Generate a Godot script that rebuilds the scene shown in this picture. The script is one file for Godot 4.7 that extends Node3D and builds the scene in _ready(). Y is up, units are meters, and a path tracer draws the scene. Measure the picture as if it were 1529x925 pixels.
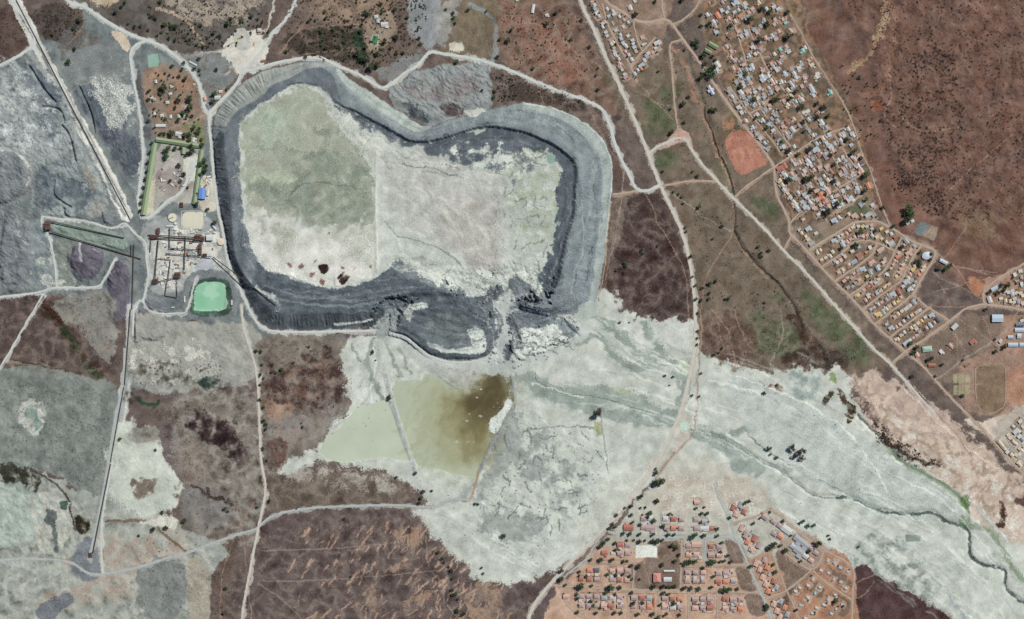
extends Node3D
# Vertical aerial view of a tailings dam that burst, the pale mud it spilled, a mine plant and the settlements round it.
# Plan positions are given in picture units (one unit = U metres on the ground, north up).
const U := 2.03
const PX0 := -60.0
const PY0 := -60.0
const PW := 1650.0
const PH := 1046.0
const TS := 1.2
const GS := 1.5
const CAM_H := 6000.0
const GAIN := 1.42            # how much brighter a sunlit level surface shows than its own colour

var rng := RandomNumberGenerator.new()
var tw := int(PW * TS)
var th := int(PH * TS)
var gw := int(PW / GS) + 1
var gh := int(PH / GS) + 1
var buf := PackedByteArray()
var nf := PackedByteArray()
var na := PackedByteArray()
var nb := PackedByteArray()
var nc := PackedByteArray()
var mot := PackedByteArray()
var nr := PackedByteArray()
var H := PackedFloat32Array()
var hn := PackedByteArray()
var hn2 := PackedByteArray()
var cell := PackedByteArray()
var mats := {}
var names := {}
var gain_tint: Color

func _ready() -> void:
	rng.seed = 20230607
	_camera_and_light()
	_prepare()
	_shape_land()
	_paint_land()
	_build_land()
	_build_roads()
	_build_mine()
	_build_settlements()
	_build_large_buildings()
	_build_plants()

func _camera_and_light() -> void:
	var cam := Camera3D.new()
	cam.name = "camera"
	cam.fov = rad_to_deg(2.0 * atan(925.0 * 0.5 * U / CAM_H))
	cam.near = 10.0
	cam.far = 60000.0
	cam.position = Vector3(0, CAM_H, 0)
	cam.rotation_degrees = Vector3(-90, 0, 0)
	add_child(cam)
	cam.make_current()
	var env := Environment.new()
	env.background_mode = Environment.BG_SKY
	var sky := Sky.new()
	var sm := ProceduralSkyMaterial.new()
	sm.sky_top_color = Color(0.40, 0.49, 0.63)
	sm.sky_horizon_color = Color(0.74, 0.77, 0.80)
	sm.sky_curve = 0.12
	sm.ground_bottom_color = Color(0.30, 0.28, 0.26)
	sm.ground_horizon_color = Color(0.60, 0.62, 0.64)
	sky.sky_material = sm
	env.sky = sky
	env.background_energy_multiplier = 0.55
	env.tonemap_mode = Environment.TONE_MAPPER_LINEAR
	env.tonemap_exposure = EXPOSURE
	env.sdfgi_enabled = true
	env.ssao_enabled = true
	env.ssil_enabled = true
	var we := WorldEnvironment.new()
	we.name = "world_environment"
	we.environment = env
	add_child(we)
	var sun := DirectionalLight3D.new()
	sun.name = "sun"
	sun.light_energy = 1.6
	sun.light_color = Color(1.0, 0.985, 0.95)
	sun.light_angular_distance = 0.5
	sun.shadow_enabled = true
	# morning sun in the north-east, 50 degrees up
	var el := deg_to_rad(50.0)
	var az := deg_to_rad(48.0)
	var to_sun := Vector3(sin(az) * cos(el), sin(el), -cos(az) * cos(el))
	sun.look_at_from_position(to_sun * 100.0, Vector3.ZERO, Vector3.UP)
	add_child(sun)

const EXPOSURE := 1.17

# ---------------------------------------------------------------- helpers
func wx(px: float) -> float:
	return (px - 764.5) * U

func wz(py: float) -> float:
	return (py - 462.5) * U

func hex3(s: String) -> PackedInt32Array:
	var c := Color(s)
	# deepen: the tones were read off a hazy picture
	c = Color(c.r + (c.r - 0.62) * 0.14, c.g + (c.g - 0.62) * 0.14, c.b + (c.b - 0.62) * 0.14)
	var l := c.r * 0.3 + c.g * 0.59 + c.b * 0.11
	c = c.lerp(Color(l, l, l), 0.2)
	return PackedInt32Array([clampi(int(c.r * 255.0), 0, 255), clampi(int(c.g * 255.0), 0, 255), clampi(int(c.b * 255.0), 0, 255)])

func own(shown: Color) -> Color:
	# a colour as it shows in sunlight -> the surface's own colour
	var l := shown.srgb_to_linear()
	return Color(l.r / GAIN, l.g / GAIN, l.b / GAIN).linear_to_srgb()

func own_linear(shown: Color) -> Color:
	var l := shown.srgb_to_linear()
	return Color(l.r / GAIN, l.g / GAIN, l.b / GAIN)

func noise_bytes(w: int, h: int, seed_: int, freq: float, oct: int, kind := FastNoiseLite.TYPE_SIMPLEX_SMOOTH) -> PackedByteArray:
	var n := FastNoiseLite.new()
	n.noise_type = kind
	n.seed = seed_
	n.frequency = freq
	n.fractal_type = FastNoiseLite.FRACTAL_FBM
	n.fractal_octaves = oct
	n.fractal_gain = 0.62
	var im := n.get_image(w, h, false, false, true)
	im.convert(Image.FORMAT_L8)
	return im.get_data()

func _prepare() -> void:
	gain_tint = Color(1.0 / GAIN, 1.0 / GAIN, 1.0 / GAIN).linear_to_srgb()
	nf = noise_bytes(tw, th, 11, 0.36, 3)
	na = noise_bytes(tw, th, 12, 0.03, 6)
	nb = noise_bytes(tw, th, 13, 0.03, 6)
	nc = noise_bytes(tw, th, 14, 0.010, 6)
	# veins and rills: ridged, warped
	var vn := FastNoiseLite.new()
	vn.seed = 21
	vn.frequency = 0.022
	vn.fractal_type = FastNoiseLite.FRACTAL_RIDGED
	vn.fractal_octaves = 5
	vn.fractal_gain = 0.55
	vn.domain_warp_enabled = true
	vn.domain_warp_amplitude = 18.0
	vn.domain_warp_frequency = 0.02
	var vi := vn.get_image(tw, th, false, false, true)
	vi.convert(Image.FORMAT_L8)
	nr = vi.get_data()
	hn = noise_bytes(gw, gh, 15, 0.10, 4)
	hn2 = noise_bytes(gw, gh, 16, 0.03, 4)
	# fine, medium and coarse grain in one
	var m := Image.create_from_data(tw, th, false, Image.FORMAT_L8, nf)
	mot.resize(tw * th)
	for i in tw * th:
		var v := ((nf[i] - 128) * 170 + (na[i] - 128) * 150 + (nc[i] - 128) * 80 + (nr[i] - 140) * 110) / 128 + 128
		mot[i] = 0 if v < 0 else (255 if v > 255 else v)
	buf.resize(tw * th * 3)
	buf.fill(110)
	H.resize(gw * gh)
	cell.resize(gw * gh)

func smooth_line(a: Array, closed: bool, step := 6.0) -> PackedVector2Array:
	var p := PackedVector2Array()
	var n := a.size() / 2
	for i in n:
		p.append(Vector2(a[2 * i], a[2 * i + 1]))
	if n < 3:
		return p
	var out := PackedVector2Array()
	var last := n if closed else n - 1
	for i in last:
		var p1 := p[i]
		var p2 := p[(i + 1) % n]
		var p0 := p[(i - 1 + n) % n] if closed or i > 0 else p1
		var p3 := p[(i + 2) % n] if closed or i + 2 < n else p2
		var k := maxi(1, int(p1.distance_to(p2) / step))
		for j in k:
			var t := float(j) / k
			out.append(0.5 * (2.0 * p1 + (p2 - p0) * t + (2.0 * p0 - 5.0 * p1 + 4.0 * p2 - p3) * t * t + (3.0 * p1 - p0 - 3.0 * p2 + p3) * t * t * t))
	if not closed:
		out.append(p[n - 1])
	return out

func raw_line(a: Array) -> PackedVector2Array:
	var p := PackedVector2Array()
	for i in a.size() / 2:
		p.append(Vector2(a[2 * i], a[2 * i + 1]))
	return p

# mask of a polygon on a lattice with k samples per picture unit; returns [bytes, x0, y0, w, h]
func poly_mask(p: PackedVector2Array, k: float, lw: int, lh: int, margin: float, feather: float) -> Array:
	var lo := Vector2(1e9, 1e9)
	var hi := -lo
	for q in p:
		lo = lo.min(q)
		hi = hi.max(q)
	var x0 := maxi(0, int((lo.x - PX0 - margin) * k))
	var y0 := maxi(0, int((lo.y - PY0 - margin) * k))
	var x1 := mini(lw, int((hi.x - PX0 + margin) * k) + 2)
	var y1 := mini(lh, int((hi.y - PY0 + margin) * k) + 2)
	var w := x1 - x0
	var h := y1 - y0
	if w <= 2 or h <= 2:
		return []
	var W := (w + 31) / 32 * 32
	var Hh := (h + 31) / 32 * 32
	var im := Image.create(W, Hh, false, Image.FORMAT_L8)
	var white := Color(1, 1, 1)
	var n := p.size()
	var ex := PackedFloat32Array()
	var ey := PackedFloat32Array()
	for q in p:
		ex.append((q.x - PX0) * k - x0)
		ey.append((q.y - PY0) * k - y0)
	for y in h:
		var yc := y + 0.5
		var xs: Array[float] = []
		for i in n:
			var j := i + 1 if i + 1 < n else 0
			var ya := ey[i]
			var yb := ey[j]
			if (ya <= yc) != (yb <= yc):
				xs.append(ex[i] + (ex[j] - ex[i]) * (yc - ya) / (yb - ya))
		xs.sort()
		var s := 0
		while s + 1 < xs.size():
			var a := maxi(0, int(round(xs[s])))
			var b := mini(w, int(round(xs[s + 1])))
			if b > a:
				im.fill_rect(Rect2i(a, y, b - a, 1), white)
			s += 2
	var times := 0
	var f := feather * k
	while f >= 1.5 and times < 5:
		f *= 0.5
		times += 1
	if times > 0:
		for t in times:
			im.shrink_x2()
		im.resize(W, Hh, Image.INTERPOLATE_BILINEAR)
	return [im.get_data(), x0, y0, w, h, W]

func stroke_mask(p: PackedVector2Array, width: float, k: float, lw: int, lh: int, feather: float) -> Array:
	var lo := Vector2(1e9, 1e9)
	var hi := -lo
	for q in p:
		lo = lo.min(q)
		hi = hi.max(q)
	var mg := width * 0.5 + feather + 6.0
	var x0 := maxi(0, int((lo.x - PX0 - mg) * k))
	var y0 := maxi(0, int((lo.y - PY0 - mg) * k))
	var x1 := mini(lw, int((hi.x - PX0 + mg) * k) + 2)
	var y1 := mini(lh, int((hi.y - PY0 + mg) * k) + 2)
	var w := x1 - x0
	var h := y1 - y0
	if w <= 2 or h <= 2:
		return []
	var data := PackedByteArray()
	data.resize(w * h)
	var hw := width * 0.5 * k
	var fe := maxf(0.6, feather * k)
	for i in p.size() - 1:
		var a := Vector2((p[i].x - PX0) * k - x0, (p[i].y - PY0) * k - y0)
		var b := Vector2((p[i + 1].x - PX0) * k - x0, (p[i + 1].y - PY0) * k - y0)
		var d := b - a
		var l2 := maxf(1e-4, d.length_squared())
		var r := hw + fe
		for y in range(maxi(0, int(minf(a.y, b.y) - r)), mini(h, int(maxf(a.y, b.y) + r) + 2)):
			for x in range(maxi(0, int(minf(a.x, b.x) - r)), mini(w, int(maxf(a.x, b.x) + r) + 2)):
				var q := Vector2(x, y) - a
				var t := clampf(q.dot(d) / l2, 0.0, 1.0)
				var v := int(clampf((hw + fe * 0.5 - (q - d * t).length()) / fe, 0.0, 1.0) * 255.0)
				if v > data[y * w + x]:
					data[y * w + x] = v
	return [data, x0, y0, w, h, w]

# ---------------------------------------------------------------- painting the ground's colours
func apply(mk: Array, c1: String, c2: String, o: Dictionary) -> void:
	if mk.is_empty():
		return
	var data: PackedByteArray = mk[0]
	var x0: int = mk[1]
	var y0: int = mk[2]
	var w: int = mk[3]
	var h: int = mk[4]
	var W: int = mk[5]
	var ca := hex3(c1)
	var cb := hex3(c2)
	var r0 := ca[0]
	var g0 := ca[1]
	var b0 := ca[2]
	var r1 := cb[0] - r0
	var g1 := cb[1] - g0
	var b1 := cb[2] - b0
	var ai := int(float(o.get("a", 1.0)) * 257.0)
	var rough := int(float(o.get("r", 5.0)) * TS * 2.0)
	var rf := rough / 3
	var patch := float(o.get("m", 0.0))
	var thr := int(255.0 * (0.5 + (0.5 - patch) * 0.62))
	var gainp := int(o.get("g", 5))
	var which: PackedByteArray = {"a": na, "b": nb, "c": nc, "f": nf, "r": nr}[o.get("n", "a")]
	var has_patch := patch > 0.0
	var ed := int(o.get("e", 70))
	var grain: bool = not o.get("wet", false)
	if float(o.get("f", 1.0)) == 0.0:
		ed = 0
	for y in h:
		var row := (y0 + y) * tw + x0
		for x in w:
			var i := row + x
			var sx := x + (((na[i] - 128) * rough + (nf[i] - 128) * rf) >> 8)
			var sy := y + (((nb[i] - 128) * rough - (nf[i] - 128) * rf) >> 8)
			if sx < 0 or sy < 0 or sx >= w or sy >= h:
				continue
			var k := data[sy * W + sx]
			if k == 0:
				continue
			if k < 255 and ed > 0:
				k = (k - 128) * 3 + (((nf[i] - 128) * ed + (nb[i] - 128) * ed * 3 + (nr[i] - 140) * ed) >> 7) + 128
				if k <= 0:
					continue
				if k > 255:
					k = 255
			var al := k * ai >> 8
			if has_patch:
				var q := (((which[i] * 3 + nf[i]) >> 2) - thr) * gainp + 128
				if q <= 0:
					continue
				if q < 256:
					al = al * q >> 8
			var t := mot[i] if grain else nc[i]
			var j := i * 3
			var v := buf[j]
			buf[j] = v + ((r0 + (r1 * t >> 8) - v) * al >> 8)
			v = buf[j + 1]
			buf[j + 1] = v + ((g0 + (g1 * t >> 8) - v) * al >> 8)
			v = buf[j + 2]
			buf[j + 2] = v + ((b0 + (b1 * t >> 8) - v) * al >> 8)

func lay(pts: Array, c1: String, c2: String, o := {}) -> void:
	var p := raw_line(pts) if o.get("flat", false) else smooth_line(pts, true, 8.0)
	apply(poly_mask(p, TS, tw, th, float(o.get("r", 5.0)) + float(o.get("f", 1.0)) * 2.0 + 4.0, float(o.get("f", 1.0)) * 2.0), c1, c2, o)

func stroke(pts: Array, width: float, c1: String, c2: String, o := {}) -> void:
	var q := o.duplicate()
	if not q.has("r"):
		q["r"] = 2.0
	apply(stroke_mask(smooth_line(pts, false, 5.0), width, TS, tw, th, float(o.get("f", 0.8))), c1, c2, q)

# ---------------------------------------------------------------- shaping the ground
func raise(pts: Array, height: float, edge: float, o := {}) -> void:
	var p := raw_line(pts) if o.get("flat", false) else smooth_line(pts, true, 8.0)
	var mk := poly_mask(p, 1.0 / GS, gw, gh, edge + 3.0, edge)
	if mk.is_empty():
		return
	var data: PackedByteArray = mk[0]
	var rough := float(o.get("rough", 0.0))
	var coarse := float(o.get("coarse", 0.0))
	var to_level: bool = o.has("level")
	var lv := float(o.get("level", 0.0))
	var warp := int(float(o.get("warp", 0.0)) / GS * 2.0)
	for y in mk[4]:
		for x in mk[3]:
			var i: int = (mk[2] + y) * gw + mk[1] + x
			var sx: int = x + ((hn[i] - 128) * warp >> 8)
			var sy: int = y + ((hn2[i] - 128) * warp >> 8)
			if sx < 0 or sy < 0 or sx >= mk[3] or sy >= mk[4]:
				continue
			var k := data[sy * mk[5] + sx]
			if k == 0:
				continue
			var t := k / 255.0
			t = t * t * (3.0 - 2.0 * t) if o.get("s", false) else t
			if to_level:
				H[i] = lerpf(H[i], lv + (hn[i] / 255.0 - 0.5) * rough + (hn2[i] / 255.0 - 0.5) * coarse, t)
			else:
				H[i] += (height + (hn[i] / 255.0 - 0.5) * rough + (hn2[i] / 255.0 - 0.5) * coarse) * t

func ridge(pts: Array, top: float, side: float, height: float) -> void:
	var mk := stroke_mask(smooth_line(pts, false, 5.0), top + side, 1.0 / GS, gw, gh, side)
	if mk.is_empty():
		return
	var data: PackedByteArray = mk[0]
	for y in mk[4]:
		for x in mk[3]:
			var k := data[y * mk[5] + x]
			if k:
				H[(mk[2] + y) * gw + mk[1] + x] += height * k / 255.0

func mark(pts: Array, id: int, flat := false) -> void:
	var p := raw_line(pts) if flat else smooth_line(pts, true, 8.0)
	var mk := poly_mask(p, 1.0 / GS, gw, gh, 2.0, 0.0)
	if mk.is_empty():
		return
	var data: PackedByteArray = mk[0]
	for y in mk[4]:
		for x in mk[3]:
			if data[y * mk[5] + x] > 127:
				cell[(mk[2] + y) * gw + mk[1] + x] = id

func ground_y(px: float, py: float) -> float:
	var fx := clampf((px - PX0) / GS, 0.0, gw - 1.01)
	var fy := clampf((py - PY0) / GS, 0.0, gh - 1.01)
	var x := int(fx)
	var y := int(fy)
	var u := fx - x
	var v := fy - y
	var i := y * gw + x
	return lerpf(lerpf(H[i], H[i + 1], u), lerpf(H[i + gw], H[i + gw + 1], u), v)

# ---------------------------------------------------------------- nodes
func numbered(called: String) -> String:
	var n: int = names.get(called, 0)
	names[called] = n + 1
	return called if n == 0 else "%s_%03d" % [called, n]

func tag(o: Node, label: String, category: String, group := "", kind := "") -> void:
	o.set_meta("label", label)
	o.set_meta("category", category)
	if group != "":
		o.set_meta("group", group)
	if kind != "":
		o.set_meta("kind", kind)

func thing(called: String, at: Vector3, turn: float, label: String, category: String, group := "") -> Node3D:
	var o := Node3D.new()
	o.name = numbered(called)
	o.position = at
	o.rotation.y = turn
	add_child(o)
	tag(o, label, category, group)
	return o

func part(called: String, mesh: Mesh, parent: Node, at := Vector3.ZERO, turn := 0.0) -> MeshInstance3D:
	var o := MeshInstance3D.new()
	o.name = called
	o.mesh = mesh
	o.position = at
	o.rotation.y = turn
	parent.add_child(o, true)
	return o

func plain(called: String, shown: Color, rough := 0.9, metal := 0.0) -> StandardMaterial3D:
	if mats.has(called):
		return mats[called]
	var m := StandardMaterial3D.new()
	m.resource_name = called
	m.albedo_color = own(shown)
	m.roughness = rough
	m.metallic = metal
	mats[called] = m
	return m

func grainy(called: String, a: Color, b: Color, scale: float, rough := 0.95) -> StandardMaterial3D:
	if mats.has(called):
		return mats[called]
	var m := StandardMaterial3D.new()
	m.resource_name = called
	var n := FastNoiseLite.new()
	n.seed = called.length() * 7 + 3
	n.frequency = 0.03
	n.fractal_octaves = 4
	var t := NoiseTexture2D.new()
	t.width = 256
	t.height = 256
	t.seamless = true
	t.noise = n
	var g := Gradient.new()
	g.set_color(0, own(a))
	g.set_color(1, own(b))
	t.color_ramp = g
	m.albedo_texture = t
	m.uv1_triplanar = true
	m.uv1_world_triplanar = true
	m.uv1_scale = Vector3.ONE * scale
	m.roughness = rough
	m.metallic_specular = 0.25
	mats[called] = m
	return m

func quad(st: SurfaceTool, a: Vector3, b: Vector3, c: Vector3, d: Vector3) -> void:
	st.add_vertex(a); st.add_vertex(b); st.add_vertex(c)
	st.add_vertex(a); st.add_vertex(c); st.add_vertex(d)

func add_box(st: SurfaceTool, lo: Vector3, hi: Vector3, xf := Transform3D.IDENTITY) -> void:
	var v: Array[Vector3] = []
	for k in 8:
		v.append(xf * Vector3(hi.x if k & 1 else lo.x, hi.y if k & 2 else lo.y, hi.z if k & 4 else lo.z))
	quad(st, v[4], v[6], v[7], v[5])
	quad(st, v[1], v[3], v[2], v[0])
	quad(st, v[5], v[7], v[3], v[1])
	quad(st, v[0], v[2], v[6], v[4])
	quad(st, v[6], v[2], v[3], v[7])
	quad(st, v[0], v[4], v[5], v[1])

func begin() -> SurfaceTool:
	var st := SurfaceTool.new()
	st.begin(Mesh.PRIMITIVE_TRIANGLES)
	st.set_smooth_group(-1)
	return st

func done(st: SurfaceTool, m: Material) -> ArrayMesh:
	st.generate_normals()
	var a := st.commit()
	a.surface_set_material(0, m)
	return a

func box_mesh(lo: Vector3, hi: Vector3, m: Material) -> ArrayMesh:
	var st := begin()
	add_box(st, lo, hi)
	return done(st, m)

# parallel tip lines or furrows
func furrow(pts: Array, angle: float, wave: float, amp: float, wobble: float) -> void:
	var mk := poly_mask(smooth_line(pts, true, 8.0), 1.0 / GS, gw, gh, 3.0, 3.0)
	if mk.is_empty():
		return
	var data: PackedByteArray = mk[0]
	var ca := cos(angle)
	var sa := sin(angle)
	for y in mk[4]:
		for x in mk[3]:
			var k := data[y * mk[5] + x]
			if k:
				var i: int = (mk[2] + y) * gw + mk[1] + x
				var t: float = ((mk[1] + x) * ca + (mk[2] + y) * sa) * GS + (hn2[i] / 255.0 - 0.5) * wobble
				var f := t / wave
				H[i] += amp * (absf(f - floor(f) - 0.5) * 2.0 - 0.5) * (0.4 + hn[i] / 210.0) * k / 255.0

# ---------------------------------------------------------------- the land's outlines (picture units)
const TOE := [318,185, 317,215, 320,260, 325,300, 331,345, 336,372, 345,395, 357,418, 368,442, 378,464, 390,480, 405,489, 430,492, 480,492, 530,490, 558,486, 590,478, 640,470, 690,464, 735,462, 762,462, 790,468, 815,474, 835,470, 862,468, 880,462, 888,452, 895,430, 900,400, 905,360, 909,320, 913,280, 914,250, 908,222, 895,202, 872,184, 845,168, 815,158, 780,153, 745,160, 726,164, 696,173, 671,179, 648,188, 633,189, 613,178, 593,163, 573,152, 553,137, 522,118, 502,100, 485,93, 465,91, 430,97, 400,104, 378,113, 355,129, 335,151, 323,170]
const CREST_OUT := [338,190, 336,226, 338,250, 344,284, 349,326, 352,378, 362,402, 377,427, 392,450, 408,464, 428,470, 480,470, 530,469, 556,464, 575,460, 620,456, 680,453, 735,451, 770,453, 800,460, 822,462, 836,455, 842,425, 847,398, 852,372, 858,350, 866,324, 869,294, 870,254, 863,236, 850,222, 832,209, 815,201, 790,191, 766,186, 744,182, 716,183, 693,189, 668,197, 640,203, 620,203, 603,195, 568,173, 543,155, 520,136, 498,112, 478,100, 457,104, 430,118, 407,128, 384,148, 356,166]
const CREST_IN := [358,215, 357,192, 368,172, 386,158, 407,146, 430,130, 455,126, 477,130, 495,145, 512,160, 530,166, 552,178, 573,189, 598,203, 613,211, 636,213, 666,207, 693,198, 716,192, 744,191, 766,195, 789,200, 814,211, 829,218, 845,230, 857,241, 861,256, 859,294, 857,324, 849,351, 844,372, 839,397, 834,420, 824,437, 800,445, 770,442, 735,440, 690,440, 640,425, 604,412, 583,397, 574,406, 558,416, 538,422, 513,429, 482,428, 445,418, 425,409, 397,404, 384,387, 372,357, 362,306, 359,231]
const LOWER_WALL := [578,497, 600,502, 622,517, 648,531, 690,537, 725,531, 738,515, 737,482, 735,452, 690,448, 620,450, 604,462, 588,478]
const MUD := [870,465, 900,430, 925,450, 945,470, 1000,478, 1036,475, 1042,528, 1060,530, 1085,545, 1120,552, 1200,548, 1250,552, 1268,572, 1290,612, 1310,650, 1350,685, 1400,692, 1430,730, 1450,762, 1480,790, 1529,800, 1610,830, 1610,1000, 1450,1000, 1420,927, 1392,905, 1330,870, 1290,857, 1270,842, 1235,820, 1200,795, 1160,765, 1130,722, 1080,705, 1010,690, 985,700, 950,735, 920,770, 880,810, 850,840, 820,857, 770,870, 715,868, 700,850, 660,815, 630,775, 608,762, 640,752, 608,722, 560,702, 470,690, 430,712, 408,706, 420,690, 470,668, 500,640, 522,600, 512,560, 506,530, 514,505, 560,498, 620,522, 700,546, 770,540, 830,500]
const POND_EAST := [583,582, 590,572, 608,570, 628,569, 633,560, 658,565, 673,576, 696,585, 716,575, 728,562, 730,547, 744,546, 751,562, 760,592, 746,613, 741,625, 731,628, 730,643, 736,650, 728,675, 721,694, 713,713, 683,710, 658,703, 628,698, 621,694, 606,660, 596,625]
const POND_WEST := [533,606, 558,604, 563,597, 577,597, 590,625, 600,660, 613,688, 590,687, 570,684, 540,688, 508,691, 487,686, 476,676, 480,663, 492,650, 513,634]
const GREEN_POND := [294,425, 330,421, 337,426, 337,450, 335,461, 325,464, 293,464, 289,462]
# heaps of broken rock: outline, height, edge
const HEAPS := [
	[[108,372, 113,362, 140,366, 152,376, 155,392, 148,406, 136,417, 122,418, 112,408, 106,395, 105,383], 11.0, 5.0],
	[[164,395, 176,388, 188,396, 193,420, 192,462, 184,478, 172,480, 164,470, 161,440, 160,412], 9.0, 5.0],
	[[202,464, 230,463, 250,468, 254,485, 248,500, 232,509, 214,506, 203,514, 200,490], 8.0, 4.0],
	[[215,448, 224,445, 246,450, 252,462, 244,467, 226,464, 217,457], 5.0, 3.0],
	[[153,318, 165,314, 176,318, 178,330, 168,338, 157,334], 5.0, 3.0],
	[[8,225, 32,236, 38,250, 36,280, 20,300, -10,300, -30,260, -20,230], 7.0, 4.0],
	[[8,330, 40,330, 46,360, 44,408, 20,425, 4,414, 2,370], 8.0, 5.0],
]

func dist_field(a: Array, x0: int, y0: int, w: int, h: int) -> Array:
	var p := smooth_line(a, true, 6.0)
	var mk := poly_mask(p, 1.0 / GS, gw, gh, 2.0, 0.0)
	var inside := PackedByteArray()
	inside.resize(w * h)
	var data: PackedByteArray = mk[0]
	for y in mk[4]:
		for x in mk[3]:
			if data[y * mk[5] + x] > 127:
				var X: int = mk[1] + x - x0
				var Y: int = mk[2] + y - y0
				if X >= 0 and Y >= 0 and X < w and Y < h:
					inside[Y * w + X] = 1
	var d := PackedFloat32Array()
	d.resize(w * h)
	d.fill(1e6)
	for y in range(1, h - 1):
		for x in range(1, w - 1):
			var i := y * w + x
			if inside[i] != inside[i + 1] or inside[i] != inside[i + w]:
				d[i] = 0.4
	for y in range(1, h - 1):
		for x in range(1, w - 1):
			var i := y * w + x
			d[i] = minf(minf(d[i], d[i - 1] + 0.96), minf(d[i - w] + 0.96, minf(d[i - w - 1], d[i - w + 1]) + 1.38))
	for y in range(h - 2, 0, -1):
		for x in range(w - 2, 0, -1):
			var i := y * w + x
			d[i] = minf(minf(d[i], d[i + 1] + 0.96), minf(d[i + w] + 0.96, minf(d[i + w - 1], d[i + w + 1]) + 1.38))
	var e := d.duplicate()
	for y in range(1, h - 1):
		for x in range(1, w - 1):
			var i := y * w + x
			d[i] = GS * (e[i] * 4.0 + (e[i - 1] + e[i + 1] + e[i - w] + e[i + w]) * 2.0 + e[i - w - 1] + e[i - w + 1] + e[i + w - 1] + e[i + w + 1]) / 16.0
	return [inside, d]

func _shape_dam() -> void:
	var x0 := int((296.0 - PX0) / GS)
	var y0 := int((74.0 - PY0) / GS)
	var w := int(640.0 / GS)
	var h := int(440.0 / GS)
	var T := dist_field(TOE, x0, y0, w, h)
	var A := dist_field(CREST_OUT, x0, y0, w, h)
	var B := dist_field(CREST_IN, x0, y0, w, h)
	var rib := FastNoiseLite.new()
	rib.seed = 5
	rib.frequency = 0.26
	rib.fractal_octaves = 2
	var top := 25.0
	for y in range(3, h - 3):
		for x in range(3, w - 3):
			var i := y * w + x
			if not T[0][i]:
				continue
			var g := (y0 + y) * gw + x0 + x
			var px := PX0 + (x0 + x) * GS
			var py := PY0 + (y0 + y) * GS
			var n := hn[g] / 255.0 - 0.5
			var n2 := hn2[g] / 255.0 - 0.5
			var v := 0.0
			if not A[0][i]:
				var dt: float = T[1][i]
				var t: float = dt / (dt + A[1][i])
				var gx: float = (T[1][i + 3] - T[1][i - 3])
				var gy: float = (T[1][i + 3 * w] - T[1][i - 3 * w])
				var gl := maxf(0.001, sqrt(gx * gx + gy * gy))
				var rn := rib.get_noise_2d(px - gx / gl * dt, py - gy / gl * dt)
				rn = rn * 0.65 + rib.get_noise_2d((px - gx / gl * dt) * 2.3 + 90.0, (py - gy / gl * dt) * 2.3) * 0.35 + n * 0.25
				var steep := px < 420.0 or (py > 455.0 and px < 700.0)
				var prof := t
				if not steep:
					prof = t - sin(t * TAU * 2.5) / (TAU * 2.5) * 0.9
				v = top * prof + rn * sin(t * PI) * (5.0 if steep else 1.6) * (0.35 + hn2[g] / 150.0) + (n2 * 3.0 + n * 1.5) * sin(t * PI)
			elif not B[0][i]:
				var t2: float = A[1][i] / (A[1][i] + B[1][i])
				v = top + sin(t2 * PI) * 0.8 - t2 * (3.0 if px < 400.0 else 0.5) + n * 1.0
				if py > 405.0 and px < 700.0:
					v += n2 * 5.0 - t2 * 1.0 + sin(t2 * 17.0) * 0.7
			else:
				var db: float = B[1][i]
				var east := clampf((px - 500.0) / 90.0, 0.0, 1.0)
				var low := lerpf(20.5, 11.0 + n2 * 2.0, east)
				low -= clampf((py - 300.0) / 150.0, 0.0, 1.0) * 6.0 * east
				var reach := lerpf(3.0, 19.0, clampf((px - 470.0) / 60.0, 0.0, 1.0))
				var edge := top - (3.0 if px < 400.0 else 0.5)
				var cliff := 9.0 * clampf((px - 470.0) / 60.0, 0.0, 1.0)
				if px > 500.0 and py > 380.0 and px < 800.0:
					reach = 26.0
					cliff = 1.0
				var c := clampf(db / 3.4, 0.0, 1.0) * cliff
				var t3 := clampf((db + n * 8.0) / reach, 0.0, 1.0)
				v = lerpf(edge - c, low, t3)
				v += n * (1.6 * east + 0.25)
			H[g] = v

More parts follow.
